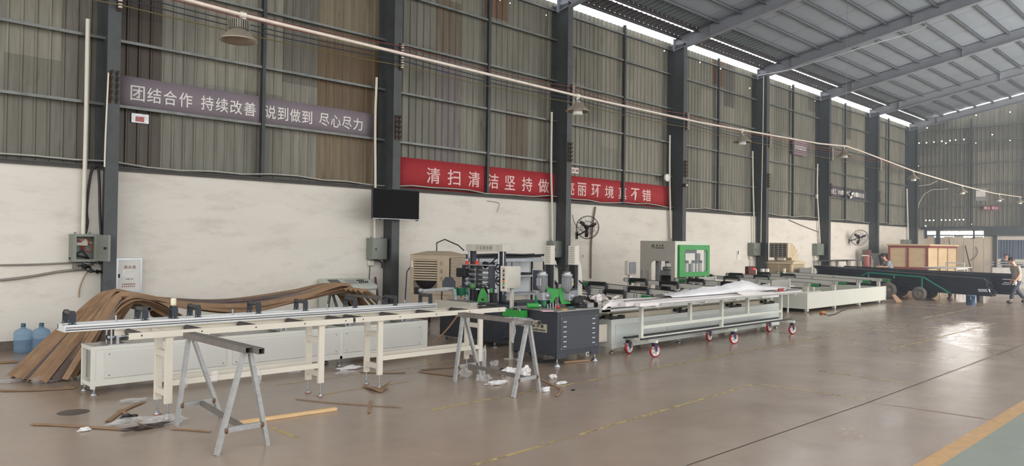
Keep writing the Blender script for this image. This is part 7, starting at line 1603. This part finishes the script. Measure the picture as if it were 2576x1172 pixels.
def person(lab, base, face, joints, top, legs, hold=None, long_sleeve=False, gloves=False):
    """joints in metres: forward, left, up from the ground point; face = heading in the hall"""
    t = thing('person', lab, 'person', base); f = Vector((math.cos(face), math.sin(face), 0)); l = Vector((-math.sin(face), math.cos(face), 0)); B = Vector(base)
    J = {k: B + f * v[0] + l * v[1] + Vector((0, 0, v[2])) for k, v in joints.items()}
    names = ['pelvis', 'waist', 'chest', 'neck', 'jaw', 'head', 'crown']; V = [J[n_] for n_ in names]; R = [(.12, .1), (.115, .09), (.14, .1), (.05, .05), (.068, .075), (.082, .095), (.06, .07)]; E = [(i, i + 1) for i in range(6)]
    for s_ in ('L', 'R'):
        i0 = len(V); V += [J['sho' + s_], J['elb' + s_], J['wri' + s_], J['han' + s_]]; R += [.052, .042, .028, .036]; E += [(2, i0), (i0, i0 + 1), (i0 + 1, i0 + 2), (i0 + 2, i0 + 3)]
        d = (J['han' + s_] - J['wri' + s_]).normalized(); sd = d.cross(l).normalized()
        for q in range(4):
            k = len(V); off = sd * (.024 * (q - 1.5)); ln = (.034, .04, .037, .028)[q]; V += [J['han' + s_] + off + d * .03, J['han' + s_] + off * 1.1 + d * (.03 + ln) - f * .012]; R += [.010, .008]; E += [(i0 + 3, k), (k, k + 1)]
        k = len(V); V += [J['wri' + s_].lerp(J['han' + s_], .55) + sd * .04, J['han' + s_] + sd * .052 + d * .012]; R += [.011, .009]; E += [(i0 + 2, k), (k, k + 1)]
        i0 = len(V); V += [J['hip' + s_], J['kne' + s_], J['ank' + s_], J['toe' + s_]]; R += [.085, .058, .036, .022]; E += [(0, i0), (i0, i0 + 1), (i0 + 1, i0 + 2), (i0 + 2, i0 + 3)]
    body = skinned('body', V, E, R, SKIN, t)
    hd = J['head']; up = (J['crown'] - J['jaw']).normalized(); fw = (f - up * f.dot(up)).normalized(); sd = up.cross(fw)
    fm = MB(); fm.lathe([(0, .022), (.008, .018), (.013, 0), (0, -.01)], hd + fw * .092 - up * .02, fw, 10)
    for s_ in (-1, 1): fm.m(1).lathe([(0, .006), (.008, .003), (.01, 0), (0, -.004)], hd + fw * .086 + sd * .033 * s_ + up * .012, fw, 10); fm.m(0).lathe([(0, .012), (.022, .01), (.03, 0), (.02, -.008)], hd + sd * .082 * s_ - up * .01, sd * s_, 12)
    fm.m(2).bar(hd + fw * .084 - up * .06 - sd * .024, hd + fw * .084 - up * .06 + sd * .024, .012, .01); fm.build('face', [SKIN, HAIR, mat('lips', (158, 92, 84), .5)], t)
    hm = MB(); vs = []; fs = []; n = 14
    for i in range(n):
        th = .5 * PI * 1.22 * i / (n - 1)
        for j in range(20):
            ph = 2 * PI * j / 20; dv = up * math.cos(th) + (fw * math.cos(ph) + sd * math.sin(ph)) * math.sin(th); cut = 1 if math.cos(ph) < .35 else (0.62 if True else 1)
            th2 = th * cut; dv = up * math.cos(th2) + (fw * math.cos(ph) * 1.05 + sd * math.sin(ph) * .93) * math.sin(th2); vs.append(hd + up * .025 + dv * (.104 + .006 * noise.noise(dv * 9)))
    for i in range(n - 1):
        for j in range(20): j2 = (j + 1) % 20; fs.append((i * 20 + j, i * 20 + j2, (i + 1) * 20 + j2, (i + 1) * 20 + j))
    hm.add(vs, fs, True); hm.build('hair', HAIR, t)
    V = [J['pelvis'] + Vector((0, 0, -.09)), J['waist'], J['chest'], J['chest'].lerp(J['neck'], .55)]; R = [(.18, .16), (.16, .135), (.17, .13), (.085, .075)]; E = [(0, 1), (1, 2), (2, 3)]
    for s_ in ('L', 'R'):
        i0 = len(V); end = J['wri' + s_] if long_sleeve else J['sho' + s_].lerp(J['elb' + s_], .85); V += [J['sho' + s_], J['sho' + s_].lerp(J['elb' + s_], .5), end]; R += [.075, .066, .062]; E += [(2, i0), (i0, i0 + 1), (i0 + 1, i0 + 2)]
    skinned('shirt', V, E, R, top, t)
    V = [J['waist'].lerp(J['pelvis'], .75), J['pelvis'] + Vector((0, 0, -.04))]; R = [(.135, .112), (.14, .115)]; E = [(0, 1)]
    for s_ in ('L', 'R'):
        i0 = len(V); V += [J['hip' + s_], J['hip' + s_].lerp(J['kne' + s_], .5), J['kne' + s_], J['ank' + s_] + Vector((0, 0, .03))]; R += [.1, .09, .074, .066]; E += [(1, i0), (i0, i0 + 1), (i0 + 1, i0 + 2), (i0 + 2, i0 + 3)]
    skinned('trousers', V, E, R, legs, t)
    for s_ in ('L', 'R'):
        a, c_ = J['ank' + s_], J['toe' + s_]; he = a + (a - c_).normalized() * .06; he.z = min(a.z, c_.z + (a.z - c_.z) * .7) - .03
        he.z = max(he.z, B.z + .04); skinned('shoe', [he, a.lerp(c_, .4) - Vector((0, 0, .025)), c_], [(0, 1), (1, 2)], [.06, .068, .055], SHOE, t)
    if gloves:
        for s_ in ('L', 'R'): skinned('glove', [J['wri' + s_], J['han' + s_], J['han' + s_] + (J['han' + s_] - J['wri' + s_]).normalized() * .07], [(0, 1), (1, 2)], [.036, .05, .03], GLOVE, t)
    return t, J
left = math.atan2(.701, -.713)   # towards the left of the photograph
walk = dict(pelvis=(0, 0, .84), waist=(.03, 0, 1.0), chest=(.09, 0, 1.2), neck=(.14, 0, 1.36), jaw=(.19, 0, 1.42), head=(.215, 0, 1.475), crown=(.225, 0, 1.545),
            shoL=(.08, .16, 1.27), elbL=(.06, .2, 1.02), wriL=(.17, .19, .83), hanL=(.21, .18, .76), shoR=(.1, -.16, 1.27), elbR=(.0, -.2, 1.03), wriR=(.07, -.2, .8), hanR=(.1, -.19, .73),
            hipL=(0, .09, .8), kneL=(.2, .1, .47), ankL=(.3, .09, .1), toeL=(.44, .1, .05), hipR=(0, -.09, .8), kneR=(-.04, -.1, .45), ankR=(-.3, -.09, .13), toeR=(-.2, -.1, .05))
q = P(2560, 763, z=0); t, J = person('person in a grey T-shirt and dark jeans walking with lowered head, carrying white gloves', (q.x, q.y, 0), left, walk, SHG, JEAN)
o = crumple(MB(), J['hanL'] + Vector((0, 0, -.05)), .05, .05, .07, 71, 8).build('white_gloves', GLOVE); tag(o, 'pair of white gloves held by the walking person', 'gloves')
bend = dict(walk); bend.update(pelvis=(-.1, 0, .88), waist=(-.02, 0, 1.04), chest=(.1, 0, 1.24), neck=(.2, 0, 1.39), jaw=(.25, 0, 1.44), head=(.28, 0, 1.5), crown=(.29, 0, 1.57), shoL=(.12, .17, 1.3), elbL=(.2, .2, 1.07), wriL=(.42, .14, 1.08), hanL=(.49, .12, 1.08), shoR=(.12, -.17, 1.3), elbR=(.2, -.2, 1.07), wriR=(.42, -.12, 1.06), hanR=(.49, -.1, 1.06),
            hipL=(-.1, .09, .84), kneL=(-.05, .1, .46), ankL=(-.08, .1, .08), toeL=(.06, .1, .05), hipR=(-.1, -.09, .84), kneR=(-.05, -.1, .46), ankR=(-.08, -.1, .08), toeR=(.06, -.1, .05))
person('person in a pale blue-grey shirt bending over behind the black bars beside the crate', (33.6, 11.35, 0), left, bend, SHB, JEAN)
stand = dict(bend); stand.update(pelvis=(-.02, 0, .88), waist=(-.02, 0, 1.04), chest=(.02, 0, 1.26), neck=(.05, 0, 1.42), jaw=(.08, 0, 1.47), head=(.1, 0, 1.53), crown=(.1, 0, 1.6), shoL=(.0, .17, 1.34), elbL=(.04, .22, 1.1), wriL=(.25, .16, 1.06), hanL=(.32, .14, 1.06), shoR=(.0, -.17, 1.34), elbR=(.04, -.22, 1.1), wriR=(.25, -.16, 1.06), hanR=(.32, -.14, 1.06), hipL=(-.02, .09, .84), hipR=(-.02, -.09, .84), kneL=(.0, .1, .46), kneR=(.0, -.1, .46), ankL=(-.03, .1, .08), ankR=(-.03, -.1, .08), toeL=(.1, .1, .05), toeR=(.1, -.1, .05))
q = P(2531, 650, x=44.2); person('person in a dark shirt standing behind the saw table in front of the barred window', (44.2, q.y, 0), PI + .3, stand, SHD_, JEAN)
# ================================================================ haze volume added at the far end for the veil of glare
hz = bpy.data.materials.new('added_glare_haze'); hz.use_nodes = True; nt = hz.node_tree
for n in list(nt.nodes):
    if n.type == 'BSDF_PRINCIPLED': nt.nodes.remove(n)
vs_ = nt.nodes.new('ShaderNodeVolumeScatter'); vs_.inputs['Color'].default_value = (.76, .87, 1.0, 1); vs_.inputs['Density'].default_value = .0075; vs_.inputs['Anisotropy'].default_value = .2
nt.links.new(vs_.outputs[0], nt.nodes['Material Output'].inputs['Volume'])
hb = MB(); hb.box(16, Y_END - 3, .003, XBK - .01, YB - .01, 8.7); o = hb.build('haze', hz); o['kind'] = 'stuff'; tag(o, 'thin bluish haze added for the glare over the far part of the hall', 'haze')
